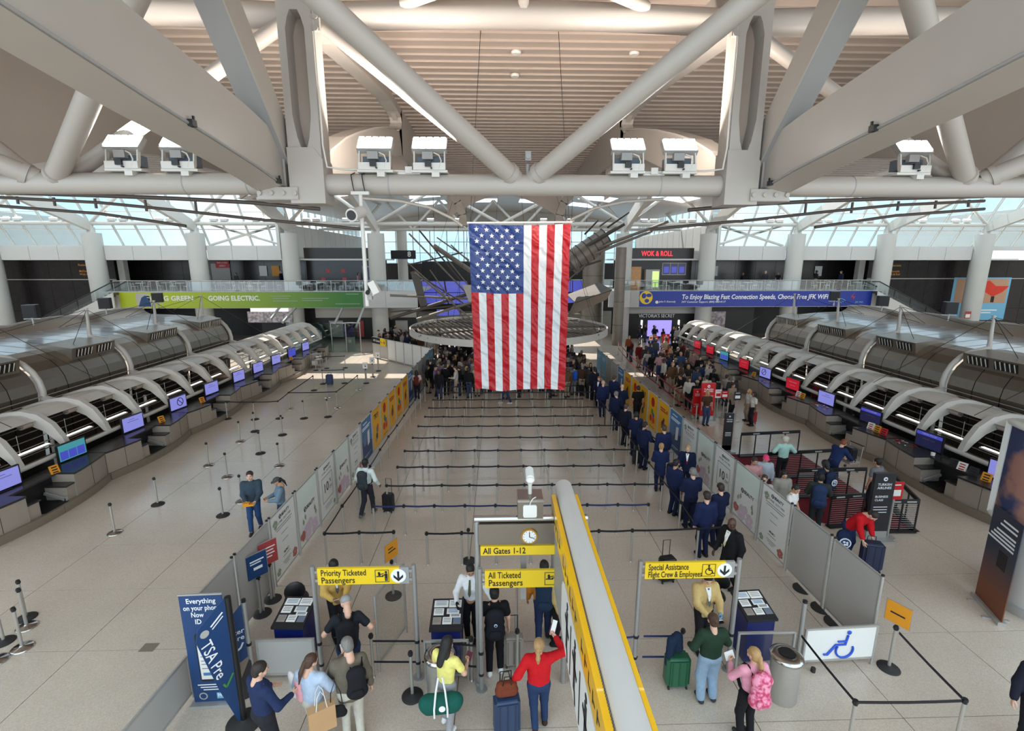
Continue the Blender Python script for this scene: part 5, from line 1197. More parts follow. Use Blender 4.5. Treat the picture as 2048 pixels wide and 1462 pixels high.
q = MB(); q.cyl((0.02, 0.05, 4.76), (0.02, 0.35, 4.82), 0.085, 16); q.ell((0.02, 0.03, 4.75), 0.09, 0.09, 0.07); q.build('dome_camera', 'panel_white', bxg)

# ---------------------------------------------------------------- long yellow entrance sign running towards the viewpoint
ys_ = thing('entrance_sign', 'long yellow entrance sign with a rounded silver top, bottom centre', 'sign', (1.37, 6.0, 0))
YA, YB = -3.6, 3.45
def yb(x0, z0, x1, z1, m, name, ya=YA, yb_=YB):
    q = MB(); q.box(x0, ya, z0, x1, yb_, z1); return q.build(name, m, ys_)
yb(-0.27, 3.70, -0.23, 4.17, 'gantry_yellow', 'side_board'); yb(0.23, 3.70, 0.27, 4.17, 'gantry_yellow', 'side_board')
yb(-0.275, 4.17, -0.19, 4.21, 'gantry_yellow', 'top_flange'); yb(0.215, 4.17, 0.275, 4.21, 'gantry_yellow', 'top_flange')
yb(-0.26, 2.45, -0.22, 3.70, 'grey_steel', 'lower_board'); yb(0.22, 2.45, 0.26, 3.70, 'grey_steel', 'lower_board'); yb(-0.22, 2.45, 0.22, 2.50, 'grey_steel', 'bottom_board')
q = MB(); q.cyl((0.02, YA, 4.20), (0.02, YB+0.35, 4.20), 0.185, 28); q.build('rounded_top', 'silver_top', ys_) if 'silver_top' in MATS else (mat('silver_top', srgb(204, 201, 196), 0.5, metal=0.1, noise=0.04, nscale=2), q.build('rounded_top', 'silver_top', ys_))
yb(-0.19, 4.14, -0.15, 4.175, 'alu', 'perforated_strip')
q = MB()
for i in range(170):
    for j in range(2):
        y = YA+(i+0.5*j)*0.041; xx = -0.182+0.020*j
        q.add([(xx+0.0085*math.cos(2*math.pi*k/6), y+0.013*math.sin(2*math.pi*k/6), 4.1765) for k in range(6)], [tuple(range(6))])
tag(q.build('perforation_holes', 'near_black', ys_), kind='stuff')
q = MB()
pl = [(-1.75, 2.55), (1.3, 2.55), (1.5, 2.62), (1.62, 2.8), (1.62, 3.4), (1.5, 3.58), (1.3, 3.66), (-1.75, 3.66)]
q.prism(pl, 'x', -0.275, -0.262); q.build('pictogram_panel', 'panel_white', ys_)
q = MB(); x = -0.28
def vb(y0, z0, y1, z1, w): q.beam((x, y0, z0), (x, y1, z1), 0.006, w, up=(0, 0, 1) if abs(y1-y0) > abs(z1-z0) else (0, 1, 0))
for yo in (0.9, 0.1, -0.8):
    vb(yo, 2.75, yo, 3.45, 0.14); vb(yo-0.2, 3.1, yo+0.2, 3.25, 0.09); vb(yo-0.12, 2.6, yo-0.05, 2.8, 0.08); q.ell((x, yo, 3.54), 0.004, 0.07, 0.06)
vb(0.5, 2.65, 0.5, 3.5, 0.05); vb(-0.35, 2.65, -0.35, 3.5, 0.05)
q.build('pictogram', 'ink', ys_)
for k in range(22):
    if k % 7 == 5: continue
    q = MB(); y_ = 3.2-k*0.27; q.quad((-0.2725, y_, 3.83), (-0.2725, y_-0.05, 3.83), (-0.2725, y_-0.05, 4.02), (-0.2725, y_, 4.02)); q.quad((-0.2725, y_-0.05, 3.83+0.05*(k % 3)), (-0.2725, y_-0.16, 3.83+0.05*(k % 3)), (-0.2725, y_-0.16, 3.87+0.05*(k % 3)), (-0.2725, y_-0.05, 3.87+0.05*(k % 3))); q.build('print_stroke', 'ink', ys_)
for y in (0.6, -0.7):
    q = MB(); q.cyl((-0.235, y, 4.21), (-0.235, y, 4.218), 0.02, 8); q.build('rivet', 'gantry_yellow', ys_)
for y in (-2.9, 3.0):
    q = MB(); q.cyl((0.0, y, 0), (0.0, y, 2.46), 0.06, 14); q.build('pole', 'tall_post', ys_)

# ---------------------------------------------------------------- podiums
def podium(cx, cy, label, rz=0.0, seed=0):
    t = thing('document_podium', label, 'podium', (cx, cy, 0), rz, 'document check podiums'); t.scale = (0.94, 0.90, 1.10)
    q = MB(); q.prism([(-0.36, 0.0), (0.42, 0.0), (0.42, 1.12), (-0.36, 1.0)], 'x', -0.34, 0.34); b = q.build('body', 'podium_blue', t)
    q = MB(); q.add([(-0.38, -0.42, 0.98), (0.38, -0.42, 0.98), (0.38, 0.46, 1.14), (-0.38, 0.46, 1.14), (-0.38, -0.42, 1.03), (0.38, -0.42, 1.03), (0.38, 0.46, 1.19), (-0.38, 0.46, 1.19)], [(0, 3, 2, 1), (4, 5, 6, 7), (0, 1, 5, 4), (1, 2, 6, 5), (2, 3, 7, 6), (3, 0, 4, 7)]); tp_ = q.build('sloping_top', 'ink', t)
    rr = random.Random(seed); lay = [(-0.16, 0.30, 0.34, 0.20, 'paper'), (0.18, 0.30, 0.30, 0.22, 'paper'), (-0.20, 0.07, 0.24, 0.20, 'paper'), (0.14, 0.08, 0.30, 0.16, 'panel_white'), (-0.22, -0.18, 0.2, 0.2, 'desk_panel'), (0.02, -0.18, 0.22, 0.2, 'paper'), (0.25, -0.18, 0.18, 0.2, 'ink_grey'), (0.2, -0.05, 0.26, 0.1, 'paper')]
    for k, (x, y, w, h, m) in enumerate(lay):
        z = lambda yy: 1.03+0.16*(yy+0.42)/0.88+0.004+0.0008*k
        q = MB(); q.quad((x-w/2, y-h/2, z(y-h/2)), (x+w/2, y-h/2, z(y-h/2)), (x+w/2, y+h/2, z(y+h/2)), (x-w/2, y+h/2, z(y+h/2))); o = q.build('notice_sheet', m, tp_)
        q = MB()
        for j in range(3):
            yy = y+h*(0.25-0.22*j); q.quad((x-w*0.38, yy, z(yy)+0.002), (x+w*0.38, yy, z(yy)+0.002), (x+w*0.38, yy+0.016, z(yy+0.016)+0.002), (x-w*0.38, yy+0.016, z(yy+0.016)+0.002))
        q.build('sheet_print', 'blue_print' if k % 3 == 0 else 'ink_grey', o)
    q = MB(); q.box(-0.30, 0.30, 1.0, 0.30, 0.42, 1.10); q.build('shelf_lip', 'ink', t)
podium(-4.66, 9.83, 'blue document podium under the priority lane sign', R(-3), 1); podium(-1.19, 9.66, 'blue document podium left of the gantry pole', 0, 2); podium(5.88, 9.76, 'blue document podium beside the special assistance lane', R(3), 3)
# stools / chairs behind podiums
def stool(x, y, rz, label):
    t = thing('staff_stool', label, 'stool', (x, y, 0), rz, 'black staff stools'); t.scale = (1.2, 1.2, 1.2)
    q = MB(); q.lathe([(0.22, 0.70), (0.24, 0.73), (0.22, 0.78), (0.1, 0.79)], (0, 0, 0), 18); q.build('seat', 'black_plastic', t)
    q = MB(); q.cyl((0, 0, 0.08), (0, 0, 0.70), 0.03, 10); q.build('stem', 'black_plastic', t)
    for k in range(5):
        a = R(72*k); q = MB(); q.beam((0, 0, 0.09), (0.30*math.cos(a), 0.30*math.sin(a), 0.05), 0.05, 0.03); q.build('leg', 'black_plastic', t)
    q = MB(); q.ell((0, 0.23, 1.05), 0.20, 0.05, 0.22); q.beam((0, 0.15, 0.75), (0, 0.24, 0.95), 0.05, 0.02, up=(1, 0, 0)); q.build('backrest', 'black_plastic', t)
stool(-5.0, 10.75, R(200), 'black staff stool behind the left podium'); stool(5.30, 10.55, R(-60), 'black staff stool beside the right podium')
# ---------------------------------------------------------------- trash cans
def trash(x, y, label):
    t = thing('trash_can', label, 'trash can', (x, y, 0), 0, 'steel trash cans'); t.scale = (1.18, 1.18, 1.10)
    q = MB(); q.lathe([(0.23, 0.0), (0.24, 0.02), (0.24, 0.88)], (0, 0, 0), 32); q.build('drum', 'brushed', t)
    q = MB(); q.lathe([(0.25, 0.88), (0.275, 0.90), (0.27, 0.94), (0.15, 0.99), (0.14, 0.97)], (0, 0, 0), 32); q.build('lid', 'chrome', t)
    q = MB(); q.cyl((0, 0, 0.972), (0, 0, 0.993), 0.135, 28); q.build('opening', 'near_black', t)
trash(5.93, 8.50, 'tall round steel trash can in front of the right podium'); trash(-1.25, 8.72, 'round steel trash can in front of the middle podium')
# ---------------------------------------------------------------- banners at the lower left
bn = thing('roll_up_banner', 'tall blue roll-up banner with a phone picture at the lower left', 'banner', (-5.90, 8.66, 0), R(2))
q = MB(); q.box(-0.46, -0.12, 0.0, 0.46, 0.14, 0.08); q.build('base_box', 'alu', bn)
q = MB(); q.box(-0.41, -0.008, 0.08, 0.41, 0.008, 2.58); q.build('sheet', 'navy_print', bn)
q = MB(); q.box(-0.42, -0.015, 2.57, 0.42, 0.015, 2.60); q.build('top_bar', 'alu', bn)
for k, s_ in enumerate(('Everything', 'on your phone', 'Now', 'ID')): text(s_, bn, ((0, 0, -0.10, -0.10)[k], -0.011, 2.44-0.155*k), size=0.155, matname='white_ink', bold=0.016, align='CENTER', fit=(0.56, 0.70, 0.24, 0.12)[k])
q = MB(); q.prism([(-0.22, 0.62), (-0.19, 0.58), (0.19, 0.58), (0.22, 0.62), (0.22, 1.66), (0.19, 1.70), (-0.19, 1.70), (-0.22, 1.66)], 'y', -0.014, -0.009); q.build('printed_phone', 'ink', bn)
q = MB(); q.box(-0.195, -0.017, 0.63, 0.195, -0.014, 1.54); q.build('printed_screen', 'panel_white', bn)
q = MB()
for z, w in ((1.44, 0.12), (1.40, 0.08), (1.16, 0.10), (1.06, 0.14), (0.98, 0.10), (0.88, 0.14)): q.quad((-0.16, -0.0175, z), (-0.16+w, -0.0175, z), (-0.16+w, -0.0175, z+0.018), (-0.16, -0.0175, z+0.018))
q.build('screen_text', 'ink_grey', bn); q = MB(); q.box(-0.15, -0.018, 0.72, 0.15, -0.0172, 0.79); q.build('screen_button', 'blue_print', bn)
q = MB(); q.cyl((0.07, -0.0172, 1.30), (0.07, -0.018, 1.30), 0.07, 18); q.build('screen_portrait', 'ink_grey', bn)
for k in range(3): text(('download the app. Need more', 'help? Ask a member of', 'our staff today.')[k], bn, (0, -0.011, 0.49-0.055*k), size=0.05, matname='white_ink', bold=0.0, align='CENTER') if False else None
q = MB()
for k in range(3): q.quad((-0.30+0.05*k, -0.0105, 0.48-0.06*k), (0.30-0.05*k, -0.0105, 0.48-0.06*k), (0.30-0.05*k, -0.0105, 0.505-0.06*k), (-0.30+0.05*k, -0.0105, 0.505-0.06*k))
q.build('small_print', 'white_ink', bn)
q = MB(); q.cyl((-0.22, -0.009, 0.22), (-0.22, -0.012, 0.22), 0.085, 20); q.build('seal', 'panel_grey', bn); q = MB(); q.cyl((-0.22, -0.012, 0.22), (-0.22, -0.013, 0.22), 0.06, 20); q.build('seal_core', 'navy_print', bn)
q = MB(); q.box(0.05, -0.012, 0.15, 0.27, -0.009, 0.29); q.build('logo_box', 'sky_poster', bn); text('MiD', bn, (0.16, -0.0125, 0.23), size=0.11, matname='white_ink', bold=0.02, align='CENTER')
ob = thing('banner_post', 'aluminium post at the left edge of the blue roll-up banner', 'post', (-6.46, 8.95, 0)); q = MB(); q.cyl((0, 0, 0), (0, 0, 2.1), 0.035, 12); q.build('pole', 'alu', ob); q = MB(); q.cyl((0, 0, 2.1), (0, 0, 2.15), 0.04, 12); q.build('cap', 'black_plastic', ob)
# feather flag
ff = thing('feather_banner', 'blue feather banner lettered TSA Pre on a black round base', 'banner', (-5.10, 8.22, 0), R(50))
obj('base', BASE_ME, ff).scale = (1.5, 1.5, 1.2)
q = MB(); q.cyl((0, 0, 0.03), (0, 0, 2.85), 0.055, 12); q.build('pole', 'black_plastic', ff)
q = MB(); q.prism([(-0.06, 0.12), (-0.10, 0.12), (-0.34, 1.0), (-0.60, 2.25), (-0.55, 2.48), (-0.06, 2.86)], 'y', -0.008, 0.008); q.build('sail', 'navy_print', ff)
text('TSA Pre', ff, (-0.47, -0.012, 2.18), (R(90), R(78), 0), 0.27, 'white_ink', 0.006, 'LEFT', 0.0)
q = MB(); q.beam((-0.27, -0.012, 1.12), (-0.22, -0.012, 1.02), 0.035, 0.003, up=(0, 1, 0)); q.beam((-0.22, -0.012, 1.02), (-0.08, -0.012, 1.24), 0.035, 0.003, up=(0, 1, 0)); q.build('tick_mark', 'leaf_strong', ff)
q = MB(); q.cyl((-0.45, -0.008, 2.34), (-0.45, -0.012, 2.34), 0.075, 18); q.build('seal', 'panel_grey', ff)
q = MB(); q.beam((-0.34, -0.011, 2.42), (-0.12, -0.011, 2.60), 0.03, 0.003, up=(0, 1, 0)); q.beam((-0.32, -0.011, 2.36), (-0.12, -0.011, 2.52), 0.02, 0.003, up=(0, 1, 0)); q.build('small_print', 'white_ink', ff)
# enter-here sign on its post
eh = thing('enter_sign', 'blue Enter Here sign on a silver post beside the roll-up banner', 'sign post', (-5.34, 9.12, 0), R(40))
q = MB(); q.cyl((0, 0, 0), (0, 0, 2.05), 0.04, 12); q.build('post', 'alu', eh); q = MB(); q.cyl((0, 0, 2.05), (0, 0, 2.11), 0.045, 12); q.build('cap', 'black_plastic', eh)
q = MB(); q.cyl((0, 0, 1.0), (0, 0, 1.06), 0.05, 12); q.build('collar', 'black_plastic', eh)
q = MB(); q.prism([(-0.05, 0.75), (-0.25, 0.68), (-0.42, 0.85), (-0.42, 1.68), (-0.05, 2.02)], 'y', -0.008, 0.008); q.build('board', 'navy_print', eh)
text('Enter', eh, (-0.235, -0.012, 1.42), size=0.16, matname='white_ink', bold=0.012, align='CENTER'); text('Here', eh, (-0.235, -0.012, 1.27), size=0.16, matname='white_ink', bold=0.012, align='CENTER')
q = MB(); q.tube([(-0.34, -0.012, 1.0), (-0.25, -0.012, 0.99), (-0.16, -0.012, 1.04), (-0.11, -0.012, 1.14)], 0.022, 6); q.build('swoosh', 'white_ink', eh); q = MB(); q.cyl((-0.33, -0.008, 1.66), (-0.33, -0.012, 1.66), 0.05, 14); q.build('seal', 'panel_grey', eh)
q = MB(); q.add([(0, 0, 0), (-0.5, -0.25, 0), (-0.05, -0.3, 0), (0, 0, 0.75), (-0.02, 0.02, 0.75)], [(0, 2, 1), (0, 1, 3), (1, 2, 3), (2, 0, 3)]); q.build('foot_wedge', 'rubber', eh)

# ---------------------------------------------------------------- the flag
fl = thing('hanging_flag', 'huge flag with red and white stripes and a starred blue field hanging in the middle', 'flag', (0.70, 16.0, 4.75))
FW, FH = 3.22, 5.40
def fs_(u, v):
    """u 0..1 left to right, v 0..1 bottom to top"""
    taper = 0.945+0.055*v; x = (u-0.5)*FW*taper + 0.06*(1-v)*(1 if u < 0.5 else 0.6)*0.5
    z = v*FH + 0.03*math.cos(u*9)*(1-v) - 0.05*math.sin(math.pi*u)*v
    y = 0.05*math.sin(u*FW*5.2+v*2.0)*(1-0.55*v) + 0.03*math.sin(u*14+v*23) + 0.02*math.sin(v*60+u*20)
    return (x, y, z)
VC = 0.602                                             # lower edge of the blue field
U7 = 7/13
def patch(name, u0, u1, v0, v1, m, nu, nv, parent, dy=0.0):
    q = MB(); q.smooth = True
    q.grid(lambda a, b: (lambda p: (p[0], p[1]+dy, p[2]))(fs_(u0+(u1-u0)*a, v0+(v1-v0)*b)), nu, nv); return q.build(name, m, parent)
for k in range(13):
    m = 'flag_red' if k % 2 == 0 else 'flag_white'
    patch('stripe', k/13, (k+1)/13, 0, VC if k < 7 else 1, m, 5, 90 if k >= 7 else 54, fl)
cn_ = patch('star_field', 0, U7, VC, 1, 'flag_blue', 34, 40, fl)
def star(u, v):
    q = MB(); pts = []
    for k in range(10):
        a = R(90+36*k); r_ = 0.085 if k % 2 == 0 else 0.034; du, dv = r_*math.cos(a)/FW, r_*math.sin(a)/FH
        p = fs_(u+du, v+dv); pts.append((p[0], p[1]-0.012, p[2]))
    c = fs_(u, v); pts.append((c[0], c[1]-0.012, c[2])); q.add(pts, [(10, k, (k+1) % 10) for k in range(10)]); q.build('star', 'flag_white', cn_)
for r_ in range(11):
    n = 5 if r_ % 2 == 0 else 4
    for c in range(n):
        star(U7*((c+0.75+(0.5 if n == 4 else 0))/5.4), 1-(1-VC)*((r_+0.9)/11.8))
q = MB(); q.cyl((-FW/2-0.05, 0.0, FH+0.02), (FW/2+0.05, 0.0, FH+0.05), 0.03, 8); q.build('top_pole', 'white_steel2', fl)
q = MB()
for x in (-FW/2+0.05, FW/2-0.05): q.cyl((x, 0, FH+0.03), (x*0.75, 0.5, 11.05), 0.010, 5)
q.build('hanging_wires', 'cable', fl)
# ================================================================== PEOPLE
PS = 1.2            # people and luggage in plan units
class SDF:
    """smooth union of tapered capsules on a voxel grid, skinned with surface nets"""
    def __init__(s): s.p = []; s.cut = []
    def cap(s, a, b, ra, rb, flat=(1, 1, 1)): s.p.append((np.array(a, float), np.array(b, float), ra, rb, np.array(flat, float))); return s
    def ball(s, a, r, flat=(1, 1, 1)): return s.cap(a, a, r, r, flat)
    def sub(s, a, r, flat=(1, 1, 1)): s.cut.append((np.array(a, float), r, np.array(flat, float))); return s
    def skin(s, vox, k=0.03, zmin=None, wob=0.0):
        lo = np.min([np.minimum(a, b)-max(ra, rb)*np.maximum(f, 1) for a, b, ra, rb, f in s.p], 0)-2.5*vox
        hi = np.max([np.maximum(a, b)+max(ra, rb)*np.maximum(f, 1) for a, b, ra, rb, f in s.p], 0)+2.5*vox
        n = np.ceil((hi-lo)/vox).astype(int)+1
        D = np.full(n, 0.5)
        ax = [lo[i]+vox*np.arange(n[i]) for i in range(3)]
        for a, b, ra, rb, f in s.p:
            pad = max(ra, rb)*np.maximum(f, 1)+k+2*vox
            i0 = np.clip(np.floor((np.minimum(a, b)-pad-lo)/vox).astype(int), 0, n); i1 = np.clip(np.ceil((np.maximum(a, b)+pad-lo)/vox).astype(int)+1, 0, n)
            X, Y, Z = np.meshgrid(ax[0][i0[0]:i1[0]], ax[1][i0[1]:i1[1]], ax[2][i0[2]:i1[2]], indexing='ij', sparse=True)
            af, bf = a/f, b/f; d = bf-af; dd = max(d@d, 1e-12)
            px, py, pz = X/f[0]-af[0], Y/f[1]-af[1], Z/f[2]-af[2]
            t = np.clip((px*d[0]+py*d[1]+pz*d[2])/dd, 0, 1)
            q = (np.sqrt((px-t*d[0])**2+(py-t*d[1])**2+(pz-t*d[2])**2)-(ra+(rb-ra)*t))*min(1, f.min())
            S = D[i0[0]:i1[0], i0[1]:i1[1], i0[2]:i1[2]]
            h = np.maximum(k-np.abs(S-q), 0)/k
            S[...] = np.minimum(S, q)-h*h*k*0.25
        if wob:
            X, Y, Z = np.meshgrid(*ax, indexing='ij', sparse=True)
            D = D+wob*np.sin(X*37+Z*21)*np.sin(Y*41-Z*29)
        for c, r, f in s.cut:
            X, Y, Z = np.meshgrid(*ax, indexing='ij', sparse=True)
            q = (np.sqrt(((X-c[0])/f[0])**2+((Y-c[1])/f[1])**2+((Z-c[2])/f[2])**2)-r)*min(1, f.min())
            D = np.maximum(D, -q)
        if zmin is not None:
            D = np.maximum(D, (zmin-ax[2])[None, None, :])
        return nets(D, lo, vox)
def nets(D, lo, vox):
    I = D < 0; nx, ny, nz = D.shape
    acc = np.zeros((nx-1, ny-1, nz-1, 3)); cnt = np.zeros((nx-1, ny-1, nz-1))
    base = np.stack(np.meshgrid(np.arange(nx-1), np.arange(ny-1), np.arange(nz-1), indexing='ij'), -1)
    sl = lambda o: tuple(slice(o[i], D.shape[i]-1+o[i]) for i in range(3))
    for axis in range(3):
        for u in (0, 1):
            for v in (0, 1):
                o = [0, 0, 0]; oth = [i for i in range(3) if i != axis]; o[oth[0]] = u; o[oth[1]] = v
                o2 = list(o); o2[axis] = 1
                a, b = D[sl(o)], D[sl(o2)]; m = (a < 0) != (b < 0)
                t = np.where(m, a/np.where(m, a-b, 1), 0)
                for i in range(3): acc[..., i] += np.where(m, (o[i] + (t if i == axis else 0)), 0)
                cnt += m
    cell = cnt > 0; idx = -np.ones(cell.shape, int); idx[cell] = np.arange(cell.sum())
    V = lo+vox*(base[cell]+acc[cell]/cnt[cell][:, None])
    F = []
    for axis in range(3):
        o2 = [0, 0, 0]; o2[axis] = 1
        sA = tuple(slice(0, D.shape[i]-o2[i]) for i in range(3)); sB = tuple(slice(o2[i], D.shape[i]) for i in range(3))
        a, b = I[sA], I[sB]; e = np.argwhere(a != b)
        u, v = [i for i in range(3) if i != axis]
        ok = (e[:, u] > 0) & (e[:, v] > 0) & (e[:, u] < D.shape[u]-1) & (e[:, v] < D.shape[v]-1); e = e[ok]
        inside = a[tuple(e.T)]
        def at(du, dv):
            c = e.copy(); c[:, u] -= du; c[:, v] -= dv; return idx[tuple(c.T)]
        q = np.stack([at(1, 1), at(0, 1), at(0, 0), at(1, 0)], 1)
        flip = inside if axis != 1 else ~inside
        q = np.where(flip[:, None], q, q[:, ::-1]); F.append(q)
    F = np.concatenate(F); F = F[(F >= 0).all(1)]
    return V, F
class Skin:
    """collects surface-net shells into one mesh"""
    def __init__(s): s.v = []; s.f = []; s.m = []; s.n = 0
    def add(s, V, F, mi=0, M=None):
        V = np.asarray(V, float)
        if M is not None: A = np.array(M); V = V @ A[:3, :3].T + A[:3, 3]
        s.v.append(V); s.f.append(np.asarray(F)+s.n); s.m += [mi]*len(F); s.n += len(V)
    def mesh(s, name, mats):
        V = np.concatenate(s.v); me = bpy.data.meshes.new(name)
        F = [tuple(int(i) for i in f) for g in s.f for f in g]
        me.from_pydata(V.tolist(), [], F)
        for m in mats: me.materials.append(MATS[m])
        me.polygons.foreach_set('material_index', s.m); me.polygons.foreach_set('use_smooth', [True]*len(F)); me.update(); return me
# ---- head, hands, hair: made once
def make_head(vox):
    h = SDF()
    h.ball((0, -0.012, 0.035), 0.095, (0.80, 0.98, 0.92)); h.cap((0, 0.030, 0.01), (0, 0.040, -0.080), 0.062, 0.036, (0.95, 1, 1))
    h.cap((0, 0.090, 0.022), (0, 0.106, -0.016), 0.009, 0.015); h.cap((-0.034, 0.072, 0.040), (0.034, 0.072, 0.040), 0.016, 0.016)
    for s in (-1, 1):
        h.ball((s*0.078, -0.010, 0.002), 0.030, (0.40, 0.75, 1)); h.ball((s*0.040, 0.052, -0.02), 0.030)
    h.cap((-0.020, 0.074, -0.050), (0.020, 0.074, -0.050), 0.011, 0.011); h.cap((0, -0.022, -0.05), (0, -0.035, -0.19), 0.056, 0.060)
    for s in (-1, 1): h.sub((s*0.032, 0.098, 0.020), 0.016)
    sk = [h.skin(vox, 0.018)]
    e = MB(); e.smooth = True
    for s in (-1, 1): e.ell((s*0.032, 0.079, 0.020), 0.012, 0.008, 0.008, 8, 6); e.ell((s*0.033, 0.087, 0.043), 0.018, 0.006, 0.004, 8, 4)
    l = MB(); l.ell((0, 0.083, -0.050), 0.022, 0.007, 0.007, 8, 6)
    return sk[0], (np.array(e.v), e.f), (np.array(l.v), l.f)
HEAD = make_head(0.0105); HEAD_LO = make_head(0.016)
def make_hand(curl):
    h = SDF(); h.cap((0, 0, 0.02), (0, 0.0, -0.02), 0.024, 0.026, (0.8, 1, 1)); h.cap((0, -0.018, -0.03), (0, -0.020, -0.082), 0.022, 0.020, (0.62, 1, 1)); h.cap((0, 0.014, -0.03), (0, 0.018, -0.085), 0.022, 0.020, (0.62, 1, 1))
    for y, L in ((0.030, 0.070), (0.010, 0.080), (-0.011, 0.075), (-0.031, 0.060)):
        p = np.array([0, y, -0.088]); a = 0.25*curl
        for k, f in enumerate((0.45, 0.32, 0.25)):
            a += curl*0.75*(0.6 if k == 0 else 1); q = p+L*f*np.array([-math.sin(a), y*0.25*(1-curl), -math.cos(a)]); h.cap(p, q, 0.0098-0.0008*k, 0.009-0.0008*k); p = q
    p = np.array([-0.006, 0.030, -0.025]); q = np.array([-0.020-0.012*curl, 0.054-0.02*curl, -0.058]); r_ = np.array([-0.030-0.02*curl, 0.056-0.035*curl, -0.090]); h.cap(p, q, 0.014, 0.0115); h.cap(q, r_, 0.011, 0.009)
    return h.skin(0.0065, 0.006)
HAND = {'open': make_hand(0.45), 'grip': make_hand(1.25)}
def make_hair(style, vox=0.013):
    h = SDF()
    if style == 'bald': return None
    if style == 'cap':
        h.ball((0, -0.010, 0.055), 0.098, (0.90, 1.06, 0.86)); h.cap((-0.045, 0.10, 0.062), (0.045, 0.10, 0.062), 0.048, 0.048, (1, 1.15, 0.22)); h.sub((0, 0.05, -0.07), 0.12, (1.2, 1.6, 0.95)); h.sub((0, 0, -0.11), 0.14, (2, 2, 0.9))
        return h.skin(vox*0.85, 0.01)
    big = 1.0 if style != 'curly' else 1.16
    h.ball((0, -0.020, 0.045), 0.100*big, (0.88, 1.02, 0.95)); h.ball((0, -0.055, -0.01), 0.078*big, (0.98, 0.8, 1.0))
    if style == 'long':
        h.cap((0, -0.055, 0), (0, -0.105, -0.30), 0.080, 0.055, (1.15, 0.7, 1))
        for s in (-1, 1): h.cap((s*0.062, -0.01, 0.0), (s*0.075, -0.03, -0.24), 0.034, 0.030)
    if style == 'pony':
        h.ball((0, -0.115, 0.03), 0.030); h.cap((0, -0.125, 0.02), (0, -0.150, -0.12), 0.034, 0.036); h.cap((0, -0.150, -0.12), (0, -0.135, -0.30), 0.036, 0.012)
    if style == 'bun': h.ball((0, -0.105, 0.045), 0.042)
    if style == 'bob':
        for s in (-1, 1): h.cap((s*0.070, -0.02, 0.03), (s*0.078, -0.01, -0.10), 0.032, 0.028)
        h.cap((0, -0.07, 0), (0, -0.075, -0.11), 0.075, 0.060)
    if style == 'curly':
        for i in range(14):
            a = i*2.4; h.ball((0.085*math.cos(a), -0.03+0.085*math.sin(a)*0.9, 0.03+0.07*math.sin(i*1.7)), 0.040)
    h.sub((0, 0.088, -0.030), 0.078, (0.98, 1.0, 1.28))
    return h.skin(vox, 0.02, wob=0.0022)
_hair = {}
def hair_mesh(style):
    if style not in _hair:
        g = make_hair(style)
        if g is None: _hair[style] = None
        else:
            sk = Skin(); sk.add(*g); _hair[style] = sk.mesh('hair', ['cloth' if style == 'cap' else 'hair'])
    return _hair[style]
def ik(S, T, l1, l2, hint):
    S, T = np.array(S, float), np.array(T, float); d = T-S; L = min(max(np.linalg.norm(d), 0.05), (l1+l2)*0.995)
    u = d/max(np.linalg.norm(d), 1e-6); T = S+u*L; a = (l1*l1-l2*l2+L*L)/(2*L); h = math.sqrt(max(l1*l1-a*a, 0))
    n = np.array(hint, float); n = n-u*(n@u); n /= max(np.linalg.norm(n), 1e-6); return S+u*a+n*h, T
def rotx(a): c, s = math.cos(a), math.sin(a); return np.array([[1, 0, 0], [0, c, -s], [0, s, c]])
def rotz(a): c, s = math.cos(a), math.sin(a); return np.array([[c, -s, 0], [s, c, 0], [0, 0, 1]])
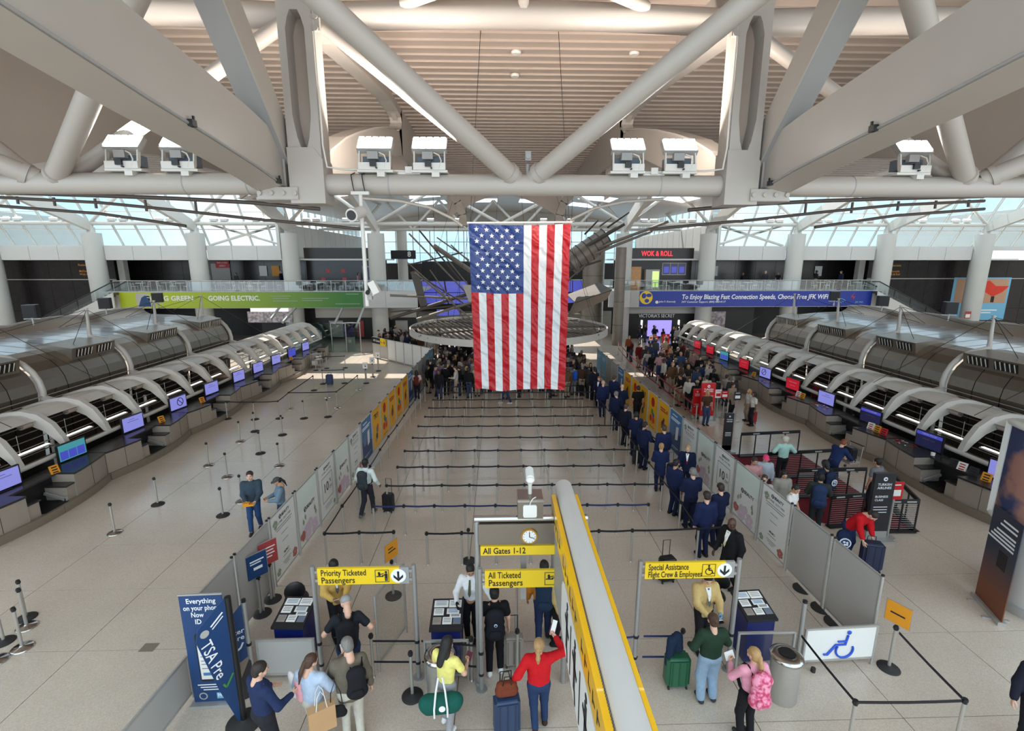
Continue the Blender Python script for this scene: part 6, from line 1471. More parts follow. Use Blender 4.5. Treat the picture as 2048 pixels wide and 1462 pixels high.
def build_person(h=1.72, hands=None, feet=None, lean=0.0, head=(0, 0), sh=0.185, girth=1.0, top='shirt', bottom='pants', grip=('open', 'open'), vox=0.021, lo=False, hair='short', fem=False):
    """local frame: x right, y forward, z up. Returns meshes for body, top, trousers, shoes and the head matrix"""
    h = h*PS; vox = vox*1.12; k = h/1.72; A = lambda *p: np.array(p, float)*k
    feet = feet or ((0.09, 0.0), (-0.09, 0.0)); hands = hands or ((0.27, 0.05, 0.80), (-0.27, 0.05, 0.80))
    hipc = A(0, 0, 0.92)
    Rl = rotx(-lean)
    def U(p): return hipc+Rl @ (np.array(p, float)*k-hipc)      # upper body follows the lean
    hw = 0.095 if fem else 0.085
    b = SDF(); t = SDF(); tr = SDF(); sh_ = SDF(); g = girth
    # legs
    for s, (fx, fy, *fz) in zip((1, -1), feet):
        fz = fz[0] if fz else 0.0
        hip = A(s*hw, 0, 0.90); ank = A(fx, fy, 0.085+fz); kn, ank = ik(hip, ank, 0.425*k, 0.405*k, (0, 1, 0))
        b.cap(hip, kn, 0.078*k*g, 0.054*k); b.cap(kn, ank, 0.052*k, 0.036*k)
        f0 = ank+A(0, -0.03, -0.035); f1 = ank+A(0, 0.15, -0.055); b.cap(f0, f1, 0.036*k, 0.030*k)
        wd = {'pants': 1.0, 'slim': 0.86, 'wide': 1.32, 'skirt': 1.0}[bottom]
        tr.cap(hip, kn, 0.097*k*g, 0.072*k*wd); tr.cap(kn, ank+A(0, 0, 0.02), 0.070*k*wd, 0.058*k*wd)
        sh_.cap(ank+A(0, -0.045, -0.040), ank+A(0, 0.16, -0.050), 0.046*k, 0.040*k, (1, 1, 0.9)); sh_.cap(ank+A(0, -0.02, 0.0), ank+A(0, -0.03, -0.04), 0.045*k, 0.045*k)
    tr.cap(A(-0.05, -0.01, 0.92), A(0.05, -0.01, 0.92), 0.118*k*g, 0.118*k*g, (1, 0.95, 1)); tr.cap(A(0, 0, 0.93), U((0, 0, 1.02)), 0.128*k*g, 0.120*k*g, (1.12, 0.80, 1))
    # torso
    b.cap(A(-0.04, 0, 0.93), A(0.04, 0, 0.93), 0.11*k*g, 0.11*k*g); b.cap(A(0, 0, 0.95), U((0, 0, 1.25)), 0.112*k*g, 0.125*k*g, (1.15, 0.78, 1)); b.cap(U((-sh*0.55, -0.01, 1.37)), U((sh*0.55, -0.01, 1.37)), 0.085*k, 0.085*k)
    b.cap(U((0, -0.015, 1.38)), U((0, 0.0, 1.52)), 0.060*k, 0.052*k)
    hem = {'tshirt': 0.90, 'shirt': 0.94, 'jacket': 0.82, 'sweater': 0.90, 'coat': 0.62, 'blouse': 0.86}[top]; ex = {'tshirt': 0.012, 'shirt': 0.014, 'jacket': 0.030, 'sweater': 0.028, 'coat': 0.034, 'blouse': 0.022}[top]
    low = A(0, 0, hem) if hem > 0.88 else A(0, 0.0, hem)
    t.cap(low+A(0, 0, 0.05), U((0, 0, 1.25)), (0.118*g+ex)*k, (0.124*g+ex)*k, (1.18, 0.82, 1)); t.cap(U((-sh*0.62, -0.012, 1.365)), U((sh*0.62, -0.012, 1.365)), (0.083+ex*0.7)*k, (0.083+ex*0.7)*k, (1, 1, 0.95)); t.cap(U((0, 0.01, 1.20)), U((0, 0.012, 1.30)), (0.128*g+ex*0.6)*k, (0.128*g+ex*0.6)*k, (1.12, 0.86, 1))
    t.cap(U((0, -0.012, 1.40)), U((0, -0.008, 1.455)), 0.080*k, 0.066*k)
    if fem:
        for s in (-1, 1): t.ball(U((s*0.065, 0.085, 1.25)), 0.062*k)
    if top == 'coat': t.cap(A(0, 0, 0.64), A(0, 0, 0.95), 0.165*k*g, 0.14*k*g, (1.1, 0.9, 1))
    # arms
    hm = []
    for s, tgt, gr in zip((1, -1), hands, grip):
        S = U((s*sh, -0.01, 1.40)); T = np.array(tgt, float)*k
        el, wr = ik(S, T, 0.285*k, 0.255*k, (s*0.55, -0.75, -0.35)); d = (wr-el)/np.linalg.norm(wr-el)
        b.cap(S, el, 0.050*k, 0.040*k); b.cap(el, wr, 0.040*k, 0.028*k)
        sl = 0.052+ex*0.7
        if top in ('tshirt', 'blouse'):
            f = 0.62 if top == 'tshirt' else 0.95
            t.cap(S, S+(el-S)*f, (sl+0.010)*k, (sl+0.006)*k)
        else:
            t.cap(S, el, (sl+0.008)*k, (sl-0.004)*k); t.cap(el, wr-d*0.015*k, (sl-0.004)*k, (0.036+ex*0.5)*k)
        hm.append((wr, d, s, gr))
    body = Skin(); body.add(*b.skin(vox*1.15, 0.045*k))
    hd = HEAD_LO if lo else HEAD
    Hm = np.eye(4); Hm[:3, :3] = Rl @ rotz(math.radians(head[0])) @ rotx(math.radians(head[1]))*k; Hm[:3, 3] = U((0, 0.025, 1.612)) + (Rl @ np.array([0, 0.03, -0.01]))*(-head[1]/40.0 if head[1] < 0 else 0)
    for mi, (V, F) in enumerate(hd): body.add(V, F, mi, Hm) if mi == 0 else None
    for mi in (1, 2):
        V, F = hd[mi]; F4 = np.array([f if len(f) == 4 else (*f, f[-1]) for f in F]); body.add(V, F4, mi, Hm)
    if not lo:
        for wr, d, s, gr in hm:
            z = -d; yv = np.array([0, 0.55, 0.8]) if abs(d[2]) < 0.75 else np.array([0, 1.0, 0]); y = yv-z*(yv@z); y /= np.linalg.norm(y); x = np.cross(y, z)
            M = np.eye(4); M[:3, 0] = x*s*k; M[:3, 1] = y*k; M[:3, 2] = z*k; M[:3, 3] = wr
            V, F = HAND[gr]; body.add(V, F if s > 0 else F[:, ::-1], 0, M)
    else:
        for wr, d, s, gr in hm:
            hb = SDF(); hb.cap(wr, wr+d*0.10*k, 0.034*k, 0.026*k, (0.8, 1, 1)); body.add(*hb.skin(0.02, 0.01))
    out = {}
    out['body'] = body.mesh('person', ['skin', 'eye_dark', 'lip'])
    s1 = Skin(); s1.add(*t.skin(vox, 0.04*k, zmin=hem*k-0.01 if hem < 0.88 else None, wob=0.003)); out['top'] = s1.mesh(top if top != 'tshirt' else 't_shirt', ['cloth'])
    s2 = Skin()
    if bottom == 'skirt': tr.p = [p for p in tr.p if True]
    s2.add(*tr.skin(vox, 0.035*k, wob=0.002)); out['bottom'] = s2.mesh('trousers', ['cloth'])
    s3 = Skin(); s3.add(*sh_.skin(0.018 if not lo else 0.026, 0.02, zmin=0.004)); out['shoes'] = s3.mesh('shoes', ['cloth'])
    out['hm'] = Hm; out['hair'] = hair; out['topname'] = top if top != 'tshirt' else 't_shirt'; out['hands'] = hm; out['U'] = U; out['k'] = k
    return out
def place(P, loc, rz, cols, label, group=None):
    o = obj('person', P['body'], None, loc, (0, 0, rz)); tag(o, label, 'person', group)
    o.color = (*cols['skin'], 1)
    for nm, me, key in ((P['topname'], P['top'], 'top'), ('trousers', P['bottom'], 'bottom'), ('shoes', P['shoes'], 'shoes')):
        c = obj(nm, me, o); c.color = (*cols[key], 1)
    hm = hair_mesh(P['hair'])
    if hm is not None:
        c = obj('cap' if P['hair'] == 'cap' else 'hair', hm, o); c.matrix_local = Matrix(P['hm'].tolist()); c.color = (*cols['hair'], 1)
    return o
SKIN = {'light': srgb(214, 170, 146), 'tan': srgb(186, 138, 110), 'brown': srgb(128, 88, 66), 'dark': srgb(78, 52, 42)}
HAIRC = {'black': srgb(22, 19, 18), 'dark': srgb(42, 32, 27), 'brown': srgb(74, 50, 36), 'blond': srgb(176, 140, 92), 'grey': srgb(122, 118, 114), 'white': srgb(196, 188, 172), 'red': srgb(130, 66, 40)}
def C(skin, hair, top, bottom, shoes=(34, 32, 34)): return {'skin': SKIN[skin], 'hair': HAIRC[hair] if isinstance(hair, str) else srgb(*hair), 'top': srgb(*top), 'bottom': srgb(*bottom), 'shoes': srgb(*shoes)}
PEOPLE = {}
def person(key, loc, rz, cols, label, group=None, **kw):
    P = build_person(**kw); o = place(P, (loc[0], loc[1], 0), R(rz), cols, label, group); PEOPLE[key] = (o, P); return o
def tie(key, col, shirt=(236, 236, 232), coat=True):
    """white shirt front and tie shown between the lapels"""
    o, P = PEOPLE[key]; U, k = P['U'], P['k']
    def pt(x, y, z): return tuple(U((x, y, z)))
    y0 = 0.172 if coat else 0.158
    if coat:
        m = MB(); m.add([pt(-0.055, 0.095, 1.455), pt(0.055, 0.095, 1.455), pt(0.0, y0+0.012, 1.13), pt(-0.03, y0-0.002, 1.34), pt(0.03, y0-0.002, 1.34)], [(0, 3, 2), (3, 0, 1, 4), (1, 2, 4), (3, 4, 2)]); c = m.build('shirt_front', 'cloth', o); c.color = (*srgb(*shirt), 1)
    m = MB(); m.add([pt(-0.016, 0.112, 1.445), pt(0.016, 0.112, 1.445), pt(0.030, y0+0.020, 1.17), pt(0.0, y0+0.022, 1.10), pt(-0.030, y0+0.020, 1.17)], [(0, 4, 3, 2, 1)]); c = m.build('tie', 'cloth', o); c.color = (*srgb(*col), 1)
def world_of(key, p):
    o, P = PEOPLE[key]; return Matrix.Translation(o.location) @ Matrix.Rotation(o.rotation_euler[2], 4, 'Z') @ Vector(p)
def backpack(key, col, label, size=1.0, m=None, mark=None, off=(0, 0)):
    o, P = PEOPLE[key]; U, k = P['U'], P['k']
    c = U((off[0], -0.215+off[1], 1.20)); cw = world_of(key, c)
    t = thing('backpack', label, 'backpack', cw, o.rotation_euler[2], 'backpacks'); t.scale = (PS, PS, PS)
    mm = m or 'cloth'
    def part(nm, s_, mt=None, cl=None):
        sk = Skin(); sk.add(*s_.skin(0.02, 0.03, wob=0.002)); b = obj(nm, sk.mesh(nm, [mt or mm]), t); b.color = (*srgb(*(cl or col)), 1); return b
    s_ = SDF(); s_.cap((-0.06*size, 0.0, -0.17*size), (0.06*size, 0.0, -0.17*size), 0.095*size, 0.095*size, (1, 0.85, 1)); s_.cap((-0.05*size, 0.0, 0.13*size), (0.05*size, 0.0, 0.13*size), 0.090*size, 0.090*size, (1, 0.80, 1)); s_.cap((0, 0, -0.17*size), (0, 0, 0.13*size), 0.14*size, 0.13*size, (1, 0.60, 1)); part('bag_body', s_)
    s_ = SDF(); s_.cap((-0.05*size, -0.085*size, -0.15*size), (0.05*size, -0.085*size, -0.15*size), 0.055*size, 0.055*size, (1, 0.7, 1.3)); part('front_pocket', s_)
    q = MB(); q.tube([(-0.03, 0.02, 0.20*size), (-0.02, 0.02, 0.245*size), (0.02, 0.02, 0.245*size), (0.03, 0.02, 0.20*size)], 0.008, 6); b = q.build('top_loop', 'cloth', t); b.color = (*srgb(*[c_*0.7 for c_ in col]), 1)
    for sx in (-1, 1):
        pts = [(sx*0.085, 0.10, 0.14), (sx*0.105, 0.19, 0.245), (sx*0.105, 0.30, 0.20), (sx*0.115, 0.375, 0.06), (sx*0.14, 0.36, -0.08), (sx*0.165, 0.24, -0.16), (sx*0.12, 0.09, -0.20)]
        pts = [(p[0]-off[0]*0, p[1], p[2]) for p in pts]
        q = MB()
        for i in range(len(pts)-1): q.beam(pts[i], pts[i+1], 0.05, 0.016, up=(sx*0.3, 0.6, 0.8))
        b = q.build('shoulder_strap', 'cloth', t); b.color = (*srgb(*[c_*0.75 for c_ in (col if not m else (30, 28, 32))]), 1)
    if mark:
        q = MB(); q.cyl((0, -0.118*size, mark[1]), (0, -0.126*size, mark[1]), mark[0], 20); rg = q.build('emblem', 'white_ink', t)
        q = MB(); q.cyl((0, -0.126*size, mark[1]), (0, -0.130*size, mark[1]), mark[0]*0.72, 20); q.build('emblem_core', 'navy_print', rg)
        if mark[0] > 0.05:
            q = MB()
            for dx, dz in ((-0.02, 0.02), (0.025, 0.0), (-0.01, -0.03), (0.0, 0.035)): q.ell((dx*mark[0]/0.08, -0.131*size, mark[1]+dz*mark[0]/0.08), 0.018*mark[0]/0.08, 0.003, 0.014*mark[0]/0.08, 8, 4)
            q.build('emblem_map', 'white_ink', rg)
    return t
def suitcase(loc, rz, w, d, h, col, label, handle=True, extended=0.45, tilt=0.0):
    t = thing('suitcase', label, 'suitcase', loc, R(rz), 'suitcases')
    t.rotation_euler = (R(tilt), 0, R(rz)); t.scale = (PS, PS, PS)
    bm = bmesh.new(); bmesh.ops.create_cube(bm, size=1.0)
    for v in bm.verts: v.co = Vector((v.co.x*w, v.co.y*d, v.co.z*h+h/2+0.05))
    bmesh.ops.bevel(bm, geom=bm.edges[:], offset=min(w, d)*0.18, segments=3, affect='EDGES')
    me = bpy.data.meshes.new('shell'); bm.to_mesh(me); bm.free(); me.materials.append(MATS['paint']); o = obj('shell', me, t); o.color = (*srgb(*col), 1)
    for k in (-0.3, 0, 0.3):
        q = MB(); q.box(k*w-0.012, -d/2-0.006, 0.12, k*w+0.012, d/2+0.006, h-0.02); g = q.build('rib', 'paint', t); g.color = (*srgb(*[c*0.8 for c in col]), 1)
    for sx in (-1, 1):
        for sy in (-1, 1):
            q = MB(); q.cyl((sx*(w/2-0.05)-0.012, sy*(d/2-0.05), 0.03), (sx*(w/2-0.05)+0.012, sy*(d/2-0.05), 0.03), 0.03, 10); q.build('wheel', 'rubber', t)
    if handle:
        q = MB(); z0 = h+0.04; q.tube([(-0.09, d/2-0.04, z0-0.1), (-0.09, d/2-0.04, z0+extended), (0.09, d/2-0.04, z0+extended), (0.09, d/2-0.04, z0-0.1)], 0.010, 6); q.build('pull_handle', 'black_plastic', t)
    return t
def held(key, side, name, label, cat, mb, mats, off=(0, 0, 0), rot=(0, 0, 0)):
    o, P = PEOPLE[key]; wr, d, s, gr = P['hands'][0 if side > 0 else 1]; p = world_of(key, wr+d*0.10*PS)
    b = mb.build(name, mats, None, p+Vector(off), (rot[0], rot[1], o.rotation_euler[2]+rot[2])); b.scale = (PS, PS, PS); return tag(b, label, cat)
def sheet(w, h, tl=0.0):
    q = MB(); q.box(-w/2, -0.003, -h*0.3, w/2, 0.003, h*0.7); return q
def HP(x, y, h): return onz(x, y, h*PS)          # stand a person so that the top of the head falls at this pixel

# ---------------- staff
person('staff1', (-3.92, 10.45), -150, C('brown', 'black', (206, 168, 92), (38, 36, 40)), 'staff member in a mustard jacket and grey tie under the priority sign', h=1.76, top='jacket', hands=((0.12, 0.34, 1.12), (-0.10, 0.36, 1.10)), head=(10, -20)); tie('staff1', (92, 88, 88))
held('staff1', 1, 'boarding_pass', 'white paper held by the staff member under the priority sign', 'paper', sheet(0.10, 0.16), 'paper', (0, 0, 0.05), (R(-50), 0, 0))
person('staff2', (-0.68, 10.30), 172, C('tan', 'black', (232, 232, 234), (28, 28, 32)), 'staff member in a white shirt and olive tie behind the middle podium', h=1.70, top='shirt', hands=((0.20, 0.42, 1.16), (-0.52, 0.24, 1.02)), head=(22, -26), hair='bun', fem=True); tie('staff2', (84, 86, 60), coat=False)
for sd in (0, 1):
    o, P = PEOPLE['staff2']; wr, d, s, gr = P['hands'][sd]; sk = Skin(); z = -d; yv = np.array([0, 0.55, 0.8]); y = yv-z*(yv@z); y /= np.linalg.norm(y); x = np.cross(y, z); M = np.eye(4); M[:3, 0] = x*s*1.12*P['k']; M[:3, 1] = y*1.12*P['k']; M[:3, 2] = z*1.08*P['k']; M[:3, 3] = wr; V, F = HAND['open']; sk.add(V, F if s > 0 else F[:, ::-1], 0, M); g = obj('glove', sk.mesh('glove', ['cloth']), o); g.color = (*srgb(24, 24, 28), 1)
person('staff3', (1.30, 10.12), -100, C('brown', 'black', (198, 170, 112), (30, 28, 32)), 'staff member in a tan jacket half hidden behind the yellow entrance sign', h=1.76, top='jacket', hands=((0.24, 0.10, 0.86), (-0.24, 0.14, 0.84)))
person('staff4', (4.72, 9.80), 184, C('light', 'black', (204, 176, 118), (34, 34, 38)), 'staff member in a beige jacket holding papers under the special assistance sign', h=1.74, top='jacket', hands=((0.13, 0.36, 1.08), (-0.13, 0.36, 1.10)), head=(-8, -34)); tie('staff4', (92, 100, 100))
for sd in (0, 1):
    o, P = PEOPLE['staff4']; wr, d, s, gr = P['hands'][sd]; sk = Skin(); z = -d; yv = np.array([0, 0.55, 0.8]); y = yv-z*(yv@z); y /= np.linalg.norm(y); x = np.cross(y, z); M = np.eye(4); M[:3, 0] = x*s*1.12*P['k']; M[:3, 1] = y*1.12*P['k']; M[:3, 2] = z*1.08*P['k']; M[:3, 3] = wr; V, F = HAND['open']; sk.add(V, F if s > 0 else F[:, ::-1], 0, M); g = obj('glove', sk.mesh('glove', ['cloth']), o); g.color = (*srgb(110, 160, 200), 1)
held('staff4', 1, 'passport_page', 'open pale passport held by the staff member under the special assistance sign', 'passport', sheet(0.18, 0.13), 'paper', (0.10, -0.02, 0.02), (R(-60), 0, 0))
# ---------------- travellers near the front
person('cap_man', (-3.16, 8.86), 14, C('light', (150, 150, 150), (36, 38, 44), (34, 50, 84), (40, 40, 44)), 'traveller in a grey cap and dark t-shirt with a black backpack at the priority podium', h=1.80, top='tshirt', hair='cap', girth=1.12, hands=((0.42, 0.20, 1.10), (-0.30, 0.30, 1.12)), head=(18, -22), lean=0.24)
backpack('cap_man', (26, 26, 30), 'black backpack with pink lettering on the man in the grey cap', 1.08)
person('grey_man', (-2.80, 7.78), 18, C('light', 'grey', (104, 96, 84), (190, 186, 174), (60, 50, 44)), 'grey-haired traveller in an olive jacket with a black backpack on one shoulder', h=1.80, top='jacket', girth=1.15, hands=((0.30, 0.08, 0.86), (-0.10, 0.36, 1.22)), head=(20, -24), lean=0.08, feet=((0.10, -0.05), (-0.10, 0.06)), grip=('open', 'grip'))
backpack('grey_man', (28, 28, 32), 'black backpack hanging on the right shoulder of the grey-haired man', 1.0, off=(0.10, 0.0))
held('grey_man', -1, 'travel_papers', 'white folded papers held by the grey-haired man', 'paper', sheet(0.12, 0.16), 'paper', (0, 0, 0.02), (R(-25), 0, 0.4))
person('blue_blouse', (-3.45, 7.66), -12, C('light', 'brown', (176, 192, 214), (190, 184, 170), (80, 70, 60)), 'woman with a brown ponytail in a pale blue blouse carrying a paper bag', h=1.66, top='blouse', bottom='slim', hair='pony', fem=True, hands=((0.20, 0.30, 1.14), (-0.22, 0.24, 1.05)), head=(-25, -20), grip=('grip', 'grip'))
held('blue_blouse', 1, 'boarding_sheet', 'white sheet held by the woman in the pale blue blouse', 'paper', sheet(0.21, 0.16), 'paper', (0.02, 0.02, 0.02), (R(-40), 0, 0.2))
pb = thing('paper_bag', 'brown paper carrier bag with white cord handles on the woman in pale blue', 'bag', (-3.22, 7.42, 0.70), R(30)); pb.scale = (PS, PS, PS)
q = MB(); q.box(-0.19, -0.07, 0.0, 0.19, 0.07, 0.40); q.build('bag', 'kraft', pb) if 'kraft' in MATS else (mat('kraft', srgb(186, 148, 106), 0.8, noise=0.06), q.build('bag', 'kraft', pb))
for y in (-0.06, 0.06): q = MB(); q.tube([(-0.08, y, 0.38), (-0.05, y, 0.62), (0.0, y, 0.72), (0.05, y, 0.62), (0.08, y, 0.38)], 0.007, 6); q.build('cord_handle', 'panel_white', pb)
hb = thing('handbag', 'small black handbag hanging beside the brown paper bag', 'handbag', (-2.98, 7.52, 0.86), R(10)); hb.scale = (PS, PS, PS); sk = Skin(); s_ = SDF(); s_.cap((-0.08, 0, 0.05), (0.08, 0, 0.05), 0.07, 0.07, (1, 0.7, 1)); s_.cap((-0.07, 0, 0.14), (0.07, 0, 0.14), 0.05, 0.05, (1, 0.6, 1)); sk.add(*s_.skin(0.015, 0.03)); g = obj('bag_body', sk.mesh('bag_body', ['cloth']), hb); g.color = (*srgb(26, 26, 28), 1); q = MB(); q.tube([(-0.09, 0, 0.16), (-0.07, 0, 0.42), (0, 0, 0.62), (0.07, 0, 0.42), (0.09, 0, 0.16)], 0.008, 6); q.build('strap', 'black_plastic', hb)
person('navy_man', (-4.22, 7.36), -35, C('light', 'dark', (36, 48, 82), (40, 40, 46)), 'dark-haired man in a navy shirt at the bottom left', h=1.78, top='shirt', girth=1.12, hands=((0.26, 0.30, 1.12), (-0.22, 0.26, 1.05)), head=(-22, -14))
jc = thing('folded_jacket', 'pink and white folded jacket carried by the man in the navy shirt', 'jacket', (-3.78, 7.72, 1.36), R(-35)); jc.scale = (PS, PS, PS); 
for nm, off_, col_ in (('white_fold', (-0.06, 0.02, 0.0), (232, 228, 226)), ('pink_fold', (0.08, 0.0, -0.02), (222, 160, 168))):
    s_ = SDF(); s_.cap((off_[0]-0.02, 0, 0.12), (off_[0]+0.03, 0.0, -0.16), 0.07, 0.08, (1, 0.6, 1)); s_.ball((off_[0], 0.05, 0.02), 0.08); sk = Skin(); sk.add(*s_.skin(0.016, 0.03, wob=0.004)); g = obj(nm, sk.mesh(nm, ['cloth']), jc); g.color = (*srgb(*col_), 1)
person('yellow_tee', (-1.05, 7.98), -28, C('light', 'black', (236, 226, 130), (150, 150, 152), (226, 226, 226)), 'woman with long black hair in a yellow t-shirt at the middle podium', h=1.66, top='tshirt', hair='long', fem=True, hands=((0.22, 0.34, 1.12), (-0.20, 0.34, 1.08)), head=(-10, -16), lean=0.08, feet=((0.12, -0.12), (-0.10, 0.10)), grip=('grip', 'grip'))
held('yellow_tee', 1, 'passport', 'dark red passport held by the woman in the yellow t-shirt', 'passport', sheet(0.10, 0.13), 'maroon', (0, 0, 0.02), (R(-40), 0, 0)) if 'maroon' in MATS else (mat('maroon', srgb(92, 28, 44), 0.6, noise=0.1), held('yellow_tee', 1, 'passport', 'dark red passport held by the woman in the yellow t-shirt', 'passport', sheet(0.10, 0.13), 'maroon', (0, 0, 0.02), (R(-40), 0, 0)))
def duffel(loc, rz, col, label):
    t = thing('duffel_bag', label, 'duffel bag', loc, R(rz)); t.scale = (PS, PS, PS); s_ = SDF(); s_.cap((-0.20, 0, 0.16), (0.20, 0, 0.16), 0.145, 0.145, (1, 0.85, 1)); s_.cap((-0.18, 0, 0.08), (0.18, 0, 0.08), 0.10, 0.10); sk = Skin(); sk.add(*s_.skin(0.02, 0.04, wob=0.003)); g = obj('bag_body', sk.mesh('bag_body', ['cloth']), t); g.color = (*srgb(*col), 1)
    for x in (-0.10, 0.10):
        q = MB(); q.tube([(x, -0.13, 0.02), (x, -0.145, 0.18), (x*0.7, -0.06, 0.42), (x*0.3, 0.02, 0.60)], 0.016, 6); q.build('strap', 'panel_white', t)
    q = MB(); q.cyl((0.02, -0.125, 0.17), (0.02, -0.135, 0.17), 0.05, 16); q.build('round_mark', 'white_ink', t); return t
duffel((-1.10, 7.62, 0.80), 5, (24, 84, 74), 'dark green duffel bag with white straps on the woman in the yellow t-shirt')
person('black_tee', onz(990, 1345), 4, C('light', 'black', (26, 26, 30), (20, 20, 24), (220, 218, 214)), 'man all in black with a black backpack walking through the general lane', h=1.78, top='tshirt', hands=((0.26, 0.08, 0.86), (-0.26, 0.16, 0.94)), feet=((0.10, 0.02), (-0.10, -0.04)))
backpack('black_tee', (28, 28, 36), 'black backpack with a small white mark in the general lane', 1.12, mark=(0.028, 0.06))
suitcase((0.30, 9.50, 0), 4, 0.36, 0.24, 0.62, (150, 140, 130), 'beige-grey suitcase beside the man all in black', extended=0.35)
person('orange_jacket', onz(1086, 1284), -4, C('tan', 'black', (186, 118, 44), (38, 52, 84), (50, 46, 44)), 'man in an orange-sleeved jacket with a navy backpack walking away under the lane sign', h=1.80, top='jacket', girth=1.1, hands=((0.30, 0.02, 0.86), (-0.30, 0.10, 0.88)), feet=((0.09, 0.16), (-0.09, -0.18, 0.03)))
backpack('orange_jacket', (36, 52, 74), 'navy backpack with small white lettering under the general lane sign', 1.2)
person('red_sweater', (0.74, 7.92), 2, C('light', 'blond', (196, 26, 34), (40, 58, 92), (60, 44, 36)), 'woman with long blond hair in a red sweater holding up a passport', h=1.68, top='sweater', bottom='pants', hair='pony', fem=True, girth=1.08, hands=((0.32, 0.34, 1.46), (-0.40, 0.02, 1.00)), head=(-12, 4), feet=((0.12, 0.10), (-0.06, -0.06)), grip=('grip', 'grip'))
held('red_sweater', 1, 'passport', 'dark red passport with a boarding pass held up by the woman in red', 'passport', sheet(0.11, 0.15), 'maroon', (0, 0.0, 0.03), (R(-35), R(25), 0)); held('red_sweater', 1, 'boarding_pass', 'white boarding pass sticking out of the raised passport', 'paper', sheet(0.08, 0.19), 'paper', (0.02, 0.012, 0.07), (R(-35), R(25), 0))
q = MB(); q.tube([(0.03*math.cos(a), 0.02+0.0*a, 0.03*math.sin(a)) for a in [2*math.pi*i/12 for i in range(12)]], 0.016, 6, True); o, P = PEOPLE['red_sweater']; sc_ = q.build('scrunchie', 'panel_white', o); sc_.matrix_local = Matrix(P['hm'].tolist()) @ Matrix.Translation((0, -0.13, 0.02))
suitcase((0.12, 7.86, 0), 8, 0.42, 0.28, 0.66, (44, 62, 92), 'dark blue suitcase beside the woman in the red sweater', extended=0.38)
tb = thing('tote_bag', 'brown leather tote standing on the dark blue suitcase', 'bag', (0.12, 7.86, 0.86), R(8)); tb.scale = (PS, PS, PS); s_ = SDF(); s_.cap((-0.10, 0, 0.10), (0.10, 0, 0.10), 0.09, 0.09); s_.cap((-0.10, 0, 0.20), (0.10, 0, 0.20), 0.07, 0.07); sk = Skin(); sk.add(*s_.skin(0.018, 0.03)); g = obj('bag_body', sk.mesh('bag_body', ['cloth']), tb); g.color = (*srgb(112, 56, 36), 1)
for y in (-0.05, 0.05): q = MB(); q.tube([(-0.07, y, 0.24), (-0.04, y, 0.40), (0.04, y, 0.40), (0.07, y, 0.24)], 0.009, 6); q.build('strap', 'black_plastic', tb)
person('green_sweater', onz(1412, 1400), 2, C('light', 'brown', (38, 58, 44), (142, 164, 186), (60, 60, 64)), 'woman in a dark green sweater and pale wide jeans at the special assistance lane', h=1.68, top='sweater', bottom='wide', hair='bun', fem=True, girth=1.1, hands=((0.24, 0.28, 1.08), (-0.30, 0.18, 1.02)), head=(0, -12), feet=((0.11, 0.0), (-0.12, -0.02)))
suitcase((3.80, 8.85, 0), 0, 0.42, 0.28, 0.60, (34, 92, 62), 'green suitcase left of the woman in the dark green sweater', extended=0.35)
jk = thing('draped_jacket', 'dark blue jacket draped over the green suitcase', 'jacket', (3.72, 8.86, 0.85), 0); jk.scale = (PS, PS, PS); s_ = SDF(); s_.cap((-0.05, 0, 0.22), (-0.10, 0, -0.25), 0.09, 0.06); s_.cap((0.05, 0.02, 0.28), (0.08, 0.02, 0.05), 0.09, 0.08); sk = Skin(); sk.add(*s_.skin(0.018, 0.03, wob=0.004)); g = obj('cloth_body', sk.mesh('cloth_body', ['cloth']), jk); g.color = (*srgb(30, 44, 66), 1)
person('pink_top', (4.70, 7.60), 8, C('light', 'blond', (226, 156, 176), (26, 26, 30), (60, 60, 60)), 'woman with a blond ponytail in a pink top at the lower right', h=1.66, top='shirt', hair='pony', fem=True, hands=((0.26, 0.10, 0.92), (-0.16, 0.34, 1.20)), head=(14, -6), grip=('open', 'grip'))
backpack('pink_top', (210, 90, 130), 'pink flowered backpack on the woman in the pink top', 1.15, m='pink_floral')
held('pink_top', -1, 'ticket_paper', 'white paper held by the woman in the pink top', 'paper', sheet(0.18, 0.13), 'paper', (0, 0, 0.0), (R(-30), 0, 0.2))
person('corner_man', (9.82, 7.2), 150, C('light', 'dark', (30, 32, 46), (28, 28, 34)), 'person in a dark navy suit cut by the right edge', h=1.80, top='jacket', hands=((0.28, 0.06, 0.84), (-0.28, 0.04, 0.84)))
person('left_man', onz(513, 1062), 196, C('light', 'dark', (56, 70, 82), (44, 70, 112), (60, 48, 40)), 'young man in a dark open jacket and jeans walking on the left floor', h=1.80, top='jacket', hands=((0.10, 0.30, 1.02), (-0.14, 0.32, 1.02)), feet=((0.09, 0.14), (-0.09, -0.16, 0.02)))
q = MB(); q.cbox((0, 0, 0), (0.26, 0.14, 0.05)); q.cbox((0.05, 0.02, 0.05), (0.16, 0.12, 0.04)); held('left_man', 1, 'food_packet', 'yellow and brown packet carried by the young man on the left floor', 'packet', q, 'amber', (0.05, 0, 0.0))
person('cap_woman', (-7.30, 15.30), 118, C('tan', (70, 74, 72), (108, 128, 144), (44, 54, 74)), 'woman in a dark cap and blue-grey sweatshirt looking at her phone behind the left wall', h=1.66, top='sweater', hair='cap', fem=True, hands=((0.12, 0.32, 1.12), (-0.12, 0.32, 1.12)), head=(0, -28)); 
o, P = PEOPLE['cap_woman']; hq = obj('hair', hair_mesh('pony'), o); hq.matrix_local = Matrix(P['hm'].tolist()) @ Matrix.Scale(0.93, 4); hq.color = (*HAIRC['black'], 1)
